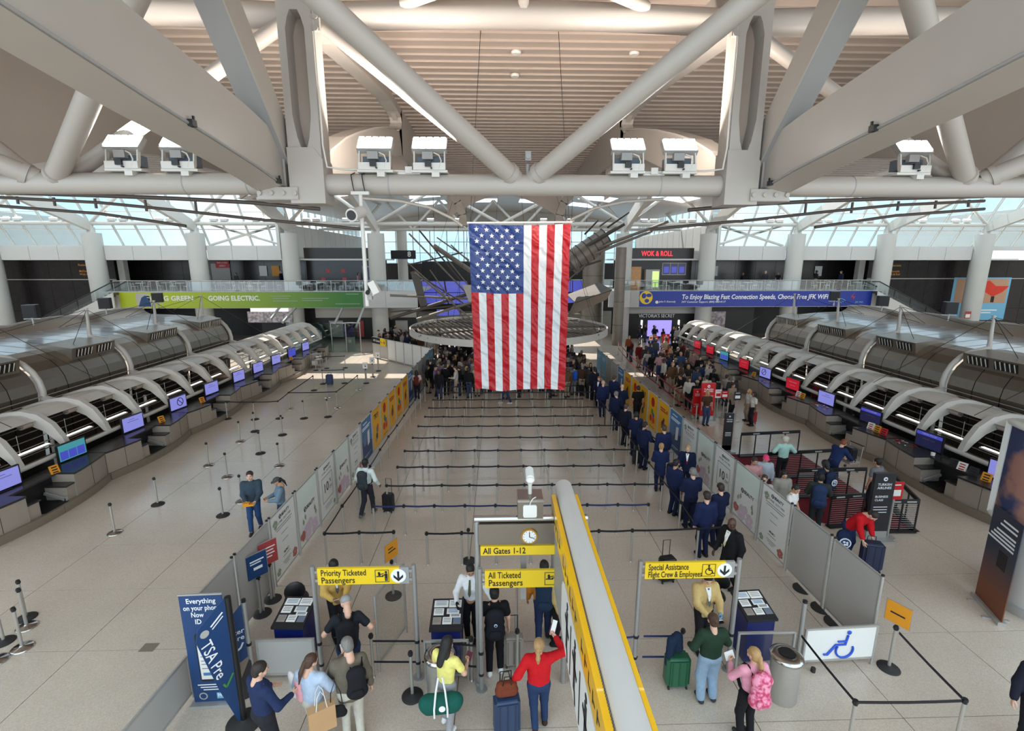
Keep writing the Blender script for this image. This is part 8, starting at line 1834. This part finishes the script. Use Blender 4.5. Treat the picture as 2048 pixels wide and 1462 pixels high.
for k in range(36):
    x = -RR+0.35+k*(2*RR-0.7)/35; y = math.sqrt(max(RR*RR-x*x, 0))*0.985; ang = R(18)
    q = MB(); q.beam((x*math.cos(ang)-(-y)*math.sin(ang), x*math.sin(ang)+(-y)*math.cos(ang), 0.02), (x*math.cos(ang)-y*math.sin(ang), x*math.sin(ang)+y*math.cos(ang), 0.02), 0.10, 0.14); q.build('slat', 'sculpt', rg)
for k in range(10):
    a = 2*math.pi*k/10; q = MB(); q.beam((1.0*math.cos(a), 1.0*math.sin(a), 0.14), (RR*math.cos(a), RR*math.sin(a), 0.10), 0.16, 0.10); q.build('spoke', 'sculpt_dark', rg)
for k in range(8):
    a = 2*math.pi*k/8+0.2; q = MB(); q.cyl((RR*0.96*math.cos(a), RR*0.96*math.sin(a), 0.1), (RR*0.5*math.cos(a), RR*0.5*math.sin(a)+3, 12.4), 0.012, 5); q.build('hanging_wire', 'cable', rg)
def pole(a, b, Ya, Yb, w, label, m='sculpt', taper=1.0):
    p0, p1 = Vector(onY(*a, Ya)), Vector(onY(*b, Yb)); q = MB(); q.cyl((0, 0, 0), p1-p0, w, 8, w*taper); return tag(q.build('sculpture_pole', m, None, p0), label, 'sculpture pole', 'sculpture poles')
pl_ = [((780, 637), (936, 588), 0.16), ((780, 590.5), (944, 597.6), 0.11), ((833, 638.6), (949, 603), 0.13), ((780, 624), (948, 608), 0.07), ((868, 492), (942, 542), 0.22), ((818, 467), (932, 585), 0.08), ((838, 460), (920, 560), 0.08), ((874, 475), (938, 520), 0.06), ((902, 490), (940, 525), 0.06), ((815, 530), (925, 505), 0.07), ((880, 500), (944, 580), 0.06), ((830, 545), (945, 640), 0.08), ((845, 555), (940, 615), 0.06), ((815, 525), (900, 600), 0.05), ((860, 540), (930, 640), 0.05)]
for i, (a, b, w) in enumerate(pl_): pole(a, b, 46, 48, w, '%s sculpture pole left of the flag, counted from the lowest outer one' % (ORD[i]), 'sculpt' if i % 3 else 'sculpt_dark')
pr2 = [((1136, 514), (1249, 447.6), 0.22), ((1134, 519), (1337, 443), 0.17), ((1134, 542), (1202, 521), 0.12), ((1136, 528), (1305, 462), 0.15), ((1170, 468), (1196, 441), 0.09), ((1200, 452), (1222, 436), 0.09), ((1215, 455), (1258, 425), 0.09), ((1137, 560), (1170, 530), 0.07)]
for i, (a, b, w) in enumerate(pr2): pole(a, b, 46, 44, w, '%s sculpture pole right of the flag, counted from the thick upper one' % ORD[i], 'sculpt' if i % 2 else 'sculpt_dark', 0.7)
p0, p1 = Vector(onY(1140, 528, 46)), Vector(onY(1212, 474, 46)); d = p1-p0; bs_ = thing('ribbed_basket', 'brown ribbed basket-like tube of the sculpture right of the flag', 'sculpture', p0); q = MB(); q.cyl((0, 0, 0), d, 1.15, 28, 0.85, caps=False); q.build('shell', 'sculpt', bs_)
for k in range(7): f = k/6; q = MB(); c = d*f; u = d.normalized(); q.cyl(c-u*0.04, c+u*0.04, 1.15-0.30*f+0.06, 28); q.build('rib', 'sculpt_dark', bs_)
fp_ = thing('folded_plate', 'folded grey metal plate of the sculpture right of the flag', 'sculpture', Vector(onY(1134, 589, 46)))
A_ = [Vector(onY(1134, 589, 47)), Vector(onY(1198, 565, 48)), Vector(onY(1224, 579, 46)), Vector(onY(1150, 604.6, 45))]; B_ = [A_[3], A_[2], Vector(onY(1213.6, 599, 46.6)), Vector(onY(1136, 633, 46))]
for F_, nm, m in ((A_, 'upper_leaf', 'sculpt_dark'), (B_, 'lower_leaf', 'sculpt')):
    q = MB(); o_ = fp_.location; n_ = (F_[1]-F_[0]).cross(F_[2]-F_[0]).normalized()*0.10; q.add([p-o_ for p in F_] + [p-o_+n_ for p in F_], [(0, 1, 2, 3), (7, 6, 5, 4), (0, 4, 5, 1), (1, 5, 6, 2), (2, 6, 7, 3), (3, 7, 4, 0)]); q.build(nm, m, fp_)
p0, p1 = Vector(onY(828, 542, 47)), Vector(onY(848, 612, 47)); q = MB(); q.beam((0, 0, 0), p1-p0, 0.70, 0.15, up=(0, 1, 0)); tag(q.build('sculpture_plank', 'sculpt_dark', None, p0), 'dark leaning plank of the sculpture left of the flag', 'sculpture')
q = MB(); P = [Vector(onY(x, y, 46.5)) for x, y in ((925, 570), (945, 570), (948, 602), (938, 604))]; q.add([p-P[0] for p in P] + [p-P[0]+Vector((0, 0.15, 0)) for p in P], [(0, 1, 2, 3), (7, 6, 5, 4), (0, 4, 5, 1), (1, 5, 6, 2), (2, 6, 7, 3), (3, 7, 4, 0)]); tag(q.build('sculpture_plate', 'desk_panel', None, P[0]), 'small pale plate of the sculpture touching the flag edge', 'sculpture')
# silver angled poles under the left gallery
for i, (a, b) in enumerate((((686, 614), (668, 650)), ((728, 614), (712, 655)), ((560, 614), (540, 640)), ((592, 614), (565, 645)))): pole(a, b, 54.1, 51.5, 0.14, '%s slanting silver strut under the left gallery' % ORD[i], 'alu')
# ---------------- far-left floor: glass wall, kiosk, gates wall
gw = thing('glass_wall', 'greenish glass wall at the end of the left check-in row', 'glass wall', (-16.6, 48.9, 0))
for k in range(2): q = MB(); q.quad((1.42*k+0.04, 0, 0.05), (1.42*k+1.38, 0, 0.05), (1.42*k+1.38, 0, 3.0), (1.42*k+0.04, 0, 3.0)); q.build('glass_pane', 'green_glass', gw)
for k in range(3): q = MB(); q.box(1.42*k-0.04, -0.05, 0, 1.42*k+0.04, 0.05, 3.0); q.build('mullion', 'alu', gw)
q = MB(); q.box(-0.05, -0.06, 2.95, 2.9, 0.06, 3.05); q.build('head_rail', 'alu', gw); q = MB(); q.box(-4.5, 0.2, 0, 0, 0.3, 3.0); q.build('side_pane', 'green_glass', gw)
kk = thing('ticket_kiosk', 'kiosk with a purple sign behind the far glass wall', 'kiosk', (-14.95, 49.5, 0)); q = MB(); q.box(-0.4, -0.2, 0, 0.4, 0.2, 1.5); q.build('body', 'panel_grey', kk); q = MB(); q.box(-0.45, -0.25, 1.5, 0.45, -0.15, 2.4); q.build('sign', 'purple_sign', kk) if 'purple_sign' in MATS else (mat('purple_sign', srgb(70, 40, 104), 0.4, noise=0.06), q.build('sign', 'purple_sign', kk)); q = MB(); q.box(-0.14, -0.22, 0.95, 0.14, -0.2, 1.25); q.build('slip', 'paper', kk)
gwp = [onz(748, 709), onz(775, 716), onz(790, 720.5), onz(806, 726), onz(823, 731), onz(842, 738)]
GA, GB_ = Vector((-12.0, 46.6, 0)), Vector((-5.6, 40.1, 0)); ng = 7
for k in range(ng):
    a, b = GA+(GB_-GA)*k/ng, GA+(GB_-GA)*(k+1)/ng; low_panel(a, b, '%s panel from the left in the white wall across the far left floor' % ORD[k], 'panel_grey' if k < 2 else 'panel_white', 1.95, 0.1, 'gate_wall_panel')
gs = thing('gates_sign', 'black All Gates board with a yellow arrow end on the far left wall', 'sign', GA+Vector((0.0, -0.12, 1.2)), math.atan2(GB_.y-GA.y, GB_.x-GA.x)); q = MB(); q.box(0, -0.05, 0.2, 1.5, 0, 0.75); q.build('board', 'near_black', gs); q = MB(); q.box(1.5, -0.06, 0.1, 2.4, 0, 0.75); q.build('arrow_end', 'sign_yellow', gs); text('All Gates', gs, (0.3, -0.055, 0.48), size=0.30, matname='white_ink', bold=0.015)
q = MB(); q.beam((1.95, -0.065, 0.42), (2.3, -0.065, 0.42), 0.003, 0.05); q.beam((2.15, -0.065, 0.57), (2.3, -0.065, 0.42), 0.05, 0.003, up=(0, 1, 0)); q.beam((2.15, -0.065, 0.27), (2.3, -0.065, 0.42), 0.05, 0.003, up=(0, 1, 0)); q.beam((1.6, -0.065, 0.5), (1.8, -0.065, 0.36), 0.06, 0.003, up=(0, 1, 0)); q.build('arrow', 'ink', gs)
p = onz(660, 770); suitcase((p[0], p[1], 0), 10, 0.42, 0.28, 0.62, (32, 52, 96), 'blue suitcase left standing alone on the far left floor', extended=0.1)
tr_ = thing('cleaning_trolley', 'small cleaning trolley at the end of the left desks', 'trolley', onz(634, 734)); tr_.scale = (1.2, 1.2, 1.2); q = MB()
for z in (0.15, 0.55, 0.95): q.box(-0.35, -0.25, z, 0.35, 0.25, z+0.04)
q.build('shelves', 'alu', tr_); q = MB(); [q.cyl((x, y, 0.05), (x, y, 1.1), 0.02, 6) for x in (-0.33, 0.33) for y in (-0.23, 0.23)]; q.build('frame', 'alu', tr_); q = MB(); q.box(-0.28, -0.2, 0.19, 0.0, 0.2, 0.5); q.box(0.05, -0.2, 0.59, 0.3, 0.2, 0.85); q.build('boxes', 'paper', tr_); q = MB(); [q.cyl((x, -0.2, 0.04), (x, -0.17, 0.04), 0.04, 8) for x in (-0.3, 0.3)]; q.build('castors', 'rubber', tr_)
# ---------------- right floor: airline signs, carpet, mesh fences, red queue rails
def totem(px, wpx, ypx_top, label, m, lines, side_m=None, base=True):
    p = onz(*px); h_ = onY(px[0], ypx_top, p[1])[2]; t = thing('sign_totem', label, 'sign totem', p); w = wpx/FPX*(p[1]*0.978+9*0.2086)
    q = MB(); q.box(-w/2, -0.06, 0.32 if base else 0.05, w/2, 0.06, h_); q.build('board', m, t); q = MB(); q.box(-w/2-0.1, -0.35, 0, w/2+0.1, 0.35, 0.10); q.box(-w/2, -0.06, 0.1, w/2, 0.06, 0.33); q.build('base', 'alu', t)
    for s_, f, sz, mm in lines: text(s_, t, (0 if not s_.startswith(' ') else -w*0.42, -0.07, h_*f), size=sz*w, matname=mm, bold=0.015, align='CENTER' if not s_.startswith(' ') else 'LEFT')
    q = MB(); q.cyl((0, -0.062, h_*0.92), (0, -0.07, h_*0.92), w*0.10, 18); e = q.build('round_mark', 'white_ink', t); q = MB(); q.ell((w*0.01, -0.072, h_*0.92), w*0.06, 0.003, w*0.035, 10, 6); q.build('bird_shape', m, e)
    q = MB()
    for f in (0.50, 0.46, 0.42): q.box(-w*0.38, -0.066, h_*f, w*0.30, -0.062, h_*f+0.025)
    q.build('small_print', 'white_ink', t); return t
TA = [('TURKISH', 0.84, 0.17, 'white_ink'), ('AIRLINES', 0.79, 0.17, 'white_ink')]
b1 = totem((1748, 1078), 42, 946, 'black airline totem lettered for business class near the carpet', 'dark_print', TA+[(' BUSINESS', 0.66, 0.15, 'white_ink'), (' CLASS', 0.61, 0.15, 'white_ink')]) if 'dark_print' in MATS else (mat('dark_print', srgb(40, 40, 44), 0.45, noise=0.06), totem((1748, 1078), 42, 946, 'black airline totem lettered for business class near the carpet', 'dark_print', TA+[(' BUSINESS', 0.66, 0.15, 'white_ink'), (' CLASS', 0.61, 0.15, 'white_ink')]))
totem((1411, 842), 28, 766, 'big red airline totem lettered for economy class', 'red_print', TA+[(' ECONOMY', 0.66, 0.15, 'white_ink'), (' CLASS', 0.61, 0.15, 'white_ink')])
totem((1390, 838), 15, 778, 'narrow red airline totem left of the big red one', 'red_print', TA); totem((1330, 702), 14, 668, 'far red airline totem in front of the violet video wall', 'red_print', TA)
totem((1369, 707), 12, 690, 'small red stand at the far end of the right desks', 'red_print', []); totem((1452, 903), 17, 826, 'black hanging airline sign board with an arrow beside the right wall', 'dark_print', TA, base=False)
for i, (x, y, zt, w, h_, m) in enumerate(((1757, 1072, 1.75, 0.42, 0.75, 'red_print'), (1774, 1074, 1.68, 0.48, 0.62, 'red_print'), (1432, 835, 1.45, 0.36, 0.5, 'paper'), (1445, 836, 1.42, 0.4, 0.45, 'red_print'), (1470, 842, 1.5, 0.4, 0.5, 'dark_print'), (1300, 704, 1.5, 0.36, 0.5, 'paper'), (1310, 705, 1.45, 0.4, 0.45, 'red_print'))):
    p = onz(x, y); t = thing('notice_stand', '%s small airline notice stand on the right floor, counted from the carpet' % ORD[i], 'notice stand', p, group='airline notice stands'); q = MB(); q.cyl((0, 0, 0), (0, 0, zt-h_/2), 0.035, 8); q.cyl((0, 0, 0), (0, 0, 0.03), 0.22, 18); q.build('post', 'brushed', t); q = MB(); q.box(-w/2, -0.03, zt-h_/2, w/2, 0.0, zt+h_/2); q.build('board', m, t); q = MB(); q.box(-w*0.36, -0.035, zt-h_*0.3, w*0.36, -0.03, zt+h_*0.05); q.build('print', 'paper' if m != 'paper' else 'red_print', t); q = MB(); q.box(-w*0.3, -0.035, zt+h_*0.3, w*0.3, -0.03, zt+h_*0.36); q.build('heading', 'paper' if m != 'paper' else 'red_print', t)
mat('carpet', srgb(112, 18, 34), 0.95, noise=0.12, nscale=30)
q = MB(); q.prism([(10.0, 16.2), (12.6, 14.6), (14.3, 14.7), (14.4, 21.8), (11.0, 21.6), (9.8, 19.0)], 'z', 0.0, 0.005); tag(q.build('queue_carpet', 'carpet'), 'dark red carpet in the right check-in queue', 'carpet')
def mesh_fence(p0, p1, label, h_=1.2):
    p0, p1 = Vector((*p0[:2], 0)), Vector((*p1[:2], 0)); d = p1-p0; L_ = d.length; t = thing('mesh_fence', label, 'fence', p0, math.atan2(d.y, d.x), 'black framed mesh fences')
    q = MB(); q.box(0, -0.03, h_-0.14, L_, 0.03, h_); q.build('top_band', 'near_black', t); q = MB(); q.box(0, -0.12, 0.02, L_, 0.12, 0.06); q.build('foot', 'near_black', t)
    n = max(2, round(L_/0.75))
    for k in range(n+1): q = MB(); q.box(L_*k/n-0.02, -0.02, 0.04, L_*k/n+0.02, 0.02, h_-0.1); q.build('upright', 'near_black', t)
    for k in range(12): z = 0.14+k*(h_-0.32)/11; q = MB(); q.cyl((0, 0, z), (L_, 0, z), 0.006, 4); q.build('wire', 'alu', t)
    q = MB(); q = None
    for f in (0.25, 0.75): q = MB(); q.box(L_*f-0.16, -0.034, h_-0.10, L_*f+0.16, -0.03, h_-0.05); q.build('print', 'panel_grey', t)
mesh_fence(onz(1478, 914), onz(1594, 908), 'back mesh fence behind the woman in mint'); mesh_fence(onz(1530, 958), onz(1662, 950), 'mesh fence in the middle of the carpeted queue'); mesh_fence(onz(1590, 995), onz(1725, 992), 'mesh fence in front of the navy backpacks'); mesh_fence(onz(1655, 1055), onz(1720, 1050), 'mesh fence left of the black airline totem'); mesh_fence(onz(1765, 1064), onz(1827, 1064), 'mesh fence right of the black airline totem'); mesh_fence(onz(1827, 1064), onz(1775, 1003), 'mesh fence running back along the carpet edge')
# red-railed queue
rp = [onz(x, y) for x, y in ((1390, 858), (1347, 818), (1313, 787), (1288, 767), (1270, 751), (1256, 737), (1244, 722), (1236, 710))]
rp2 = [onz(x, y) for x, y in ((1452, 850), (1412, 806), (1385, 776), (1360, 752), (1340, 733))]
for pts, nm in ((rp, 'left'), (rp2, 'right')):
    for i, p in enumerate(pts):
        t = thing('rail_post', '%s post from the viewpoint of the %s queue rail with red belts' % (ORD[i], nm), 'belt post', p, group='posts of the red railed queue'); q = MB(); q.cyl((0, 0, 0), (0, 0, 1.3), 0.04, 8); q.cyl((0, 0, 0), (0, 0, 0.03), 0.18, 16); q.build('post', 'brushed', t)
        if i < len(pts)-1:
            d = Vector(pts[i+1])-Vector(p)
            for z in ((1.25, 0.70) if nm == 'left' else (1.2,)): q = MB(); q.beam((0, 0, z), (d.x, d.y, z), 0.02, 0.10); q.build('belt', 'belt_red' if nm == 'left' else 'belt_black', t)
# ---------------- clad column and banner at the right edge
cc = thing('display_column', 'round column with a curved lit advertising panel at the right edge', 'column', (14.42, 11.0, 0)); q = MB(); q.cyl((0, 0, 0), (0, 0, 9.0), 1.0, 40); q.build('shaft', 'column_paint', cc); q = MB(); q.cyl((0, 0, 0), (0, 0, 0.22), 1.10, 40); q.build('base_ring', 'alu', cc)
blotch_mat('ad_print', srgb(48, 56, 92), srgb(150, 108, 96), 1.1)
q = MB(); q.smooth = True; q.grid(lambda f, g: (1.36*math.cos(R(150+85*f)), 1.36*math.sin(R(150+85*f)), 2.45+2.45*g), 16, 1); q.build('curved_panel', 'ad_print', cc)
for z in (2.40, 4.95): q = MB(); q.tube([(1.36*math.cos(R(148+89*k/16)), 1.36*math.sin(R(148+89*k/16)), z) for k in range(17)], 0.09, 8); q.build('panel_rim', 'white_steel2', cc)
for a in (148, 237): q = MB(); q.beam((1.36*math.cos(R(a)), 1.36*math.sin(R(a)), 2.4), (1.36*math.cos(R(a)), 1.36*math.sin(R(a)), 4.95), 0.14, 0.14); q.build('panel_edge', 'panel_white', cc)
fb = thing('floor_banner', 'tall dark roll-up banner with a brown landscape beside the right column', 'banner', (12.84, 10.92, 0), math.atan2(10.36-11.48, 12.64-13.05)+math.pi); wF = 1.19
gradient_mat('dusk_print', srgb(120, 66, 40), srgb(52, 56, 70), 2, 0.5, 1.6)
q = MB(); q.box(-wF/2, -0.01, 0.1, wF/2, 0.01, 2.75); q.build('sheet', 'dusk_print', fb); q = MB(); q.box(-wF/2-0.03, -0.09, 0.0, wF/2+0.03, 0.09, 0.1); q.build('base_box', 'alu', fb); q = MB(); [q.box(x-0.03, -0.28, 0, x+0.03, 0.28, 0.03) for x in (-0.35, 0.35)]; q.build('feet', 'alu', fb)
q = MB(); [q.box(-wF*0.38, -0.014, z, wF*(0.1+0.08*i), -0.011, z+0.05) for i, z in enumerate((2.5, 2.38, 2.2, 2.1, 2.0, 1.9))]; [q.box(-wF*0.38, 0.011, z, wF*(0.1+0.08*i), 0.014, z+0.05) for i, z in enumerate((2.5, 2.38, 2.2, 2.1, 2.0, 1.9))]; q.build('small_print', 'white_ink', fb); q = MB(); q.box(-0.3, -0.014, 1.3, 0.05, -0.011, 1.75); q.box(-0.3, 0.011, 1.3, 0.05, 0.014, 1.75); q.build('printed_card', 'near_black', fb)
# floor access plate
q = MB(); q.box(-0.17, -0.13, 0, 0.17, 0.13, 0.006); tag(q.build('floor_plate', 'desk_base', None, onz(298, 1295)), 'small square access plate in the floor at the lower left', 'floor plate')
# ================================================================== CROWDS
crd = random.Random(11)
PROTO = []
specs = [dict(h=1.76, top='jacket', hair='short'), dict(h=1.70, top='tshirt', hair='short', hands=((0.20, 0.28, 1.05), (-0.20, 0.28, 1.05))), dict(h=1.64, top='sweater', hair='long', fem=True), dict(h=1.66, top='jacket', hair='pony', fem=True, hands=((0.12, 0.3, 1.15), (-0.26, 0.05, 0.84))),
         dict(h=1.80, top='shirt', hair='short', hands=((0.28, 0.06, 0.86), (-0.14, 0.3, 1.12))), dict(h=1.62, top='tshirt', hair='bob', fem=True), dict(h=1.74, top='sweater', hair='cap'), dict(h=1.68, top='coat', hair='bun', fem=True), dict(h=1.72, top='jacket', hair='curly')]
for sp in specs: PROTO.append(build_person(vox=0.036, lo=True, **sp))
DARK = {'black': (24, 24, 27), 'charcoal': (50, 50, 54), 'navy': (32, 40, 66), 'brown': (92, 66, 48)}
MIXED = {'white': (196, 192, 186), 'cream': (186, 168, 142), 'grey': (104, 104, 108), 'red': (122, 28, 38), 'lilac': (126, 114, 148), 'blue': (52, 72, 110), 'pink': (176, 136, 140), 'orange': (150, 82, 44)}
PANTS = {'dark': (34, 34, 40), 'denim': (52, 66, 98), 'beige': (150, 136, 118)}
HSTYLE = {'short': 'short-haired', 'long': 'long-haired', 'pony': 'ponytailed', 'bob': 'bob-haired', 'cap': 'cap-wearing', 'bun': 'bun-haired', 'curly': 'curly-haired'}
def crowd(pts, pal, where, group, rzf, seed=0, only=None):
    rr = random.Random(seed); seen = {}
    for (x, y, z) in pts:
        pi = rr.randrange(len(PROTO)) if only is None else rr.choice(only); P = PROTO[pi]; cn = rr.choice(pal); pn = rr.choice(['dark', 'dark', 'denim', 'beige'])
        col = {**DARK, **MIXED}[cn]; hc = rr.choice(['black', 'black', 'dark', 'brown', 'dark', 'grey', 'blond']); sk_ = rr.choice(['light', 'tan', 'tan', 'brown', 'dark'])
        if P['hair'] == 'cap': hcol = srgb(*rr.choice([(30, 34, 50), (60, 60, 64), (150, 140, 120)]))
        else: hcol = HAIRC[hc]
        lb = '%s person in %s top and %s trousers %s' % (HSTYLE[P['hair']], cn, pn, where)
        o = place(P, (x, y, z), R(rzf(rr, x, y)), {'skin': SKIN[sk_], 'hair': hcol, 'top': (lambda w_: srgb(*[c*w_ for c in col]))(rr.uniform(0.7, 1.05)), 'bottom': srgb(*PANTS[pn]), 'shoes': srgb(40, 38, 40)}, lb, group)
        f = rr.uniform(0.96, 1.04); o.scale = (f, f, f)
def scatter(poly_fn, n, dmin, seed):
    rr = random.Random(seed); out = []; tries = 0
    while len(out) < n and tries < 20000:
        tries += 1; p = poly_fn(rr)
        if p is None: continue
        if all((p[0]-q_[0])**2+(p[1]-q_[1])**2 > dmin*dmin for q_ in out): out.append(p)
    return out
# packed crowd under the ring, between the two queue walls
def f1(r):
    y = r.uniform(31.2, 46); x = r.uniform(-4.9, 6.6)
    if y < 32.5 and r.random() < 0.5: return None
    return (x, y, 0)
pk = scatter(f1, 140, 0.66, 5)
def f1b(r):
    p = (r.choice((r.uniform(-4.9, -1.2), r.uniform(3.2, 6.5))), r.uniform(31.5, 38), 0)
    return p if all((p[0]-o_[0])**2+(p[1]-o_[1])**2 > 0.36 for o_ in pk) else None
pk = pk+scatter(f1b, 34, 0.6, 6)
crowd(pk, ['black', 'black', 'charcoal', 'navy', 'black', 'brown', 'black', 'charcoal', 'white', 'grey', 'cream', 'lilac', 'black'], 'in the crowd under the ring', 'crowd under the ring', lambda r, x, y: r.choice([0, 10, -15, 170, 90, -90, 20]), 21)
# singled out at its near edge
def single(key, px, rz, cols, lb, **kw): return person(key, onz(*px), rz, cols, lb, 'near edge of the crowd', vox=0.028, lo=True, **kw)
single('e1', (835, 800), 5, C('brown', 'black', (214, 186, 190), (34, 36, 46)), 'woman in a pink top with a brown backpack beside the left wall', h=1.66, top='tshirt', hair='long', fem=True); backpack('e1', (96, 44, 34), 'brown backpack on the woman in pink beside the left wall', 0.95)
single('e2', (857, 775), 8, C('tan', 'black', (92, 98, 116), (24, 26, 32)), 'person in a blue-grey top at the left front of the crowd', h=1.70, top='sweater', hair='long', fem=True)
single('e3', (891, 776), -10, C('light', 'black', (206, 184, 150), (28, 30, 36)), 'person in a cream jacket at the front of the crowd', h=1.72, top='jacket', hair='bob', fem=True)
single('e4', (1012, 808), 100, C('tan', 'dark', (40, 48, 70), (40, 56, 92), (220, 220, 220)), 'walker whose legs show below the flag', h=1.76, top='jacket', hair='short', feet=((0.09, 0.24), (-0.09, -0.24)))
single('e5', (1147, 790), 10, C('tan', 'black', (110, 112, 116), (120, 124, 126)), 'person in grey with a bright blue bag right of the flag', h=1.72, top='jacket', hair='short'); backpack('e5', (28, 84, 190), 'bright blue backpack right of the flag', 0.95)
for i, px in enumerate(((910, 785), (1160, 792))):
    p = onz(*px); suitcase((p[0], p[1], 0), 20*i, 0.4, 0.26, 0.6, (34, 38, 74) if i == 0 else (30, 30, 34), ['dark blue suitcase at the front of the crowd', 'black suitcase at the crowd front right of the flag'][i], extended=0.3)
# far left crowd behind the white wall
def f2(r):
    x = r.uniform(-12.5, -6.0); y = r.uniform(44.0, 53)
    return (x, y, 0) if y > 41.5+(-5.0-x)*0.95 else None
crowd(scatter(f2, 34, 0.75, 8), ['black', 'charcoal', 'brown', 'white', 'cream', 'navy'], 'behind the far left wall', 'crowd behind the far left wall', lambda r, x, y: r.uniform(-180, 180), 31)
# red-railed economy queue on the right
OBST = [*rp, *rp2, *[onz(x, y) for x, y in ((1411, 842), (1390, 838), (1432, 835), (1445, 836), (1470, 842), (1409, 818), (1421, 822), (1330, 702))]]
def lerp(a, b, t): return a+(b-a)*t
def f3(r):
    t = r.random(); y = lerp(25.5, 45.5, t); xa, xb = lerp(11.3, 11.8, t), lerp(14.2, 16.6, t)
    p = (r.uniform(xa, xb), y, 0)
    return p if all((p[0]-o_[0])**2+(p[1]-o_[1])**2 > 0.42 for o_ in OBST) else None
crowd(scatter(f3, 50, 0.78, 9), ['white', 'cream', 'red', 'black', 'charcoal', 'navy', 'blue', 'grey', 'pink', 'orange', 'white', 'black', 'charcoal', 'black', 'brown'], 'in the red-railed queue', 'economy check-in queue', lambda r, x, y: r.choice([180, 200, 150, 0, 90, -60]), 41)
crowd(scatter(lambda r: (r.uniform(14.8, 22), r.uniform(50, 54.5), 0), 14, 0.8, 10), ['black', 'charcoal', 'navy', 'white'], 'near the violet video wall', 'people near the far right shop', lambda r, x, y: r.uniform(-180, 180), 51)
sx = scatter(f3, 12, 1.6, 77)
for i, (x, y, z) in enumerate(sx):
    suitcase((x+0.25, y+0.1, 0), 30*i, 0.4, 0.26, 0.56, crd.choice([(34, 36, 42), (150, 30, 40), (44, 60, 100), (120, 120, 124)]), 'suitcase standing among the people of the red-railed queue, %s from the viewpoint' % ORD[sorted(range(len(sx)), key=lambda j: sx[j][1]).index(i)], extended=0.3)
person('wt1', onz(1409, 818), 10, C('tan', 'black', (214, 206, 190), (60, 64, 72)), 'man in a white t-shirt with a strap bag beside the big red totem', None, h=1.78, top='tshirt', vox=0.026, lo=True)
person('wt2', onz(1421, 822), -20, C('brown', 'black', (40, 44, 50), (34, 34, 40)), 'dark-haired person behind the big red totem', None, h=1.70, top='jacket', vox=0.026, lo=True)
# packed queues continue behind staff at the right desks
for i, (y, c_) in enumerate(((24.2, (30, 30, 36)), (27.8, (120, 30, 40)), (30.2, (40, 40, 60)))):
    person('clerk%d' % i, (19.0, y), 90, C('tan', 'black', c_, (30, 30, 34)), 'clerk standing behind the right check-in desks, %s from the viewpoint' % ORD[i], 'clerks behind the right desks', h=1.70, top='jacket', vox=0.03, lo=True)
# ---------------- gallery furniture and diners
ch = MB(); ch.box(-0.22, -0.22, 0.52, 0.22, 0.22, 0.56)
for x in (-0.2, 0.2):
    for y in (-0.2, 0.2): ch.beam((x, y, 0), (x, y, 0.54), 0.03, 0.03)
    ch.beam((x, 0.2, 0.54), (x, 0.26, 1.02), 0.03, 0.03)
ch.beam((-0.2, 0.25, 1.0), (0.2, 0.25, 1.0), 0.04, 0.06); ch.beam((-0.2, 0.23, 0.78), (0.2, 0.23, 0.78), 0.03, 0.04); ch_me = ch.mesh('cafe_chair', 'panel_white')
tb_ = MB(); tb_.cyl((0, 0, 0.86), (0, 0, 0.90), 0.48, 16); tb_.cyl((0, 0, 0), (0, 0, 0.88), 0.04, 8); tb_.cyl((0, 0, 0), (0, 0, 0.04), 0.28, 14); tb_me = tb_.mesh('cafe_table', 'panel_white')
gr = random.Random(5); GZ = 5.76; dn = []
for sd, xs in (('left', [-39+k*2.1 for k in range(14)]), ('right', [15.6+k*2.1 for k in range(13)])):
    for i, x in enumerate(xs):
        y = 55.3+0.9*(i % 2)+gr.uniform(-0.1, 0.1)
        if any(abs(x-c) < 2.0 for c in COLX): y = 57.6
        if y < 57 and ((x > 14 and x < 23) or (-22 < x < -13)): y = 55.4
        if y > 57 and ((x > 14 and x < 23) or (-22 < x < -13)): continue
        tag(obj('cafe_table', tb_me, None, (x, y, GZ)), 'small round white table on the %s gallery, %s from the left' % (sd, ORD[i]), 'table', 'gallery tables')
        for k, (dx, a) in enumerate(((-0.70, 90), (0.70, -90))):
            tag(obj('cafe_chair', ch_me, None, (x+dx, y, GZ), (0, 0, R(a))), 'white cafe chair %s the %s table of the %s gallery' % ('left of' if k == 0 else 'right of', ORD[i], sd), 'chair', 'gallery chairs')
        if gr.random() < 0.55 and y > 55.15: dn.append((x+gr.uniform(-0.3, 0.3), y+0.95 if y < 55.6 else y-0.75, GZ))
def diner(r, x, y): return r.choice([180, 90, -90, 150])
crowd([d for d in dn if d[0] < 0], ['black', 'white', 'charcoal', 'cream', 'navy', 'pink'], 'on the left gallery', 'people on the left gallery', diner, 61); crowd([d for d in dn if d[0] > 0], ['black', 'white', 'charcoal', 'blue', 'navy', 'cream'], 'on the right gallery', 'people on the right gallery', diner, 62)
# labels that stayed alike get told apart by nearness
from collections import defaultdict
dd_ = defaultdict(list)
for o in SC.objects:
    if o.parent is None and o.get('category') == 'person': dd_[o['label']].append(o)
for lb, os_ in dd_.items():
    if len(os_) > 1:
        os_.sort(key=lambda o: o.location.y)
        for i, o in enumerate(os_): o['label'] = ('nearest ' if i == 0 else 'farthest ' if i == len(os_)-1 else ORD[i]+' nearest ')+lb
# ---------------- plan units to metres
for o in SC.objects:
    if o.parent is None and o.type != 'CAMERA':
        o.location = o.location*K
        if o.type != 'LIGHT' or o.data.type == 'AREA': o.scale = o.scale*K
        if o.type == 'LIGHT' and o.data.type == 'AREA': o.data.energy *= K*K
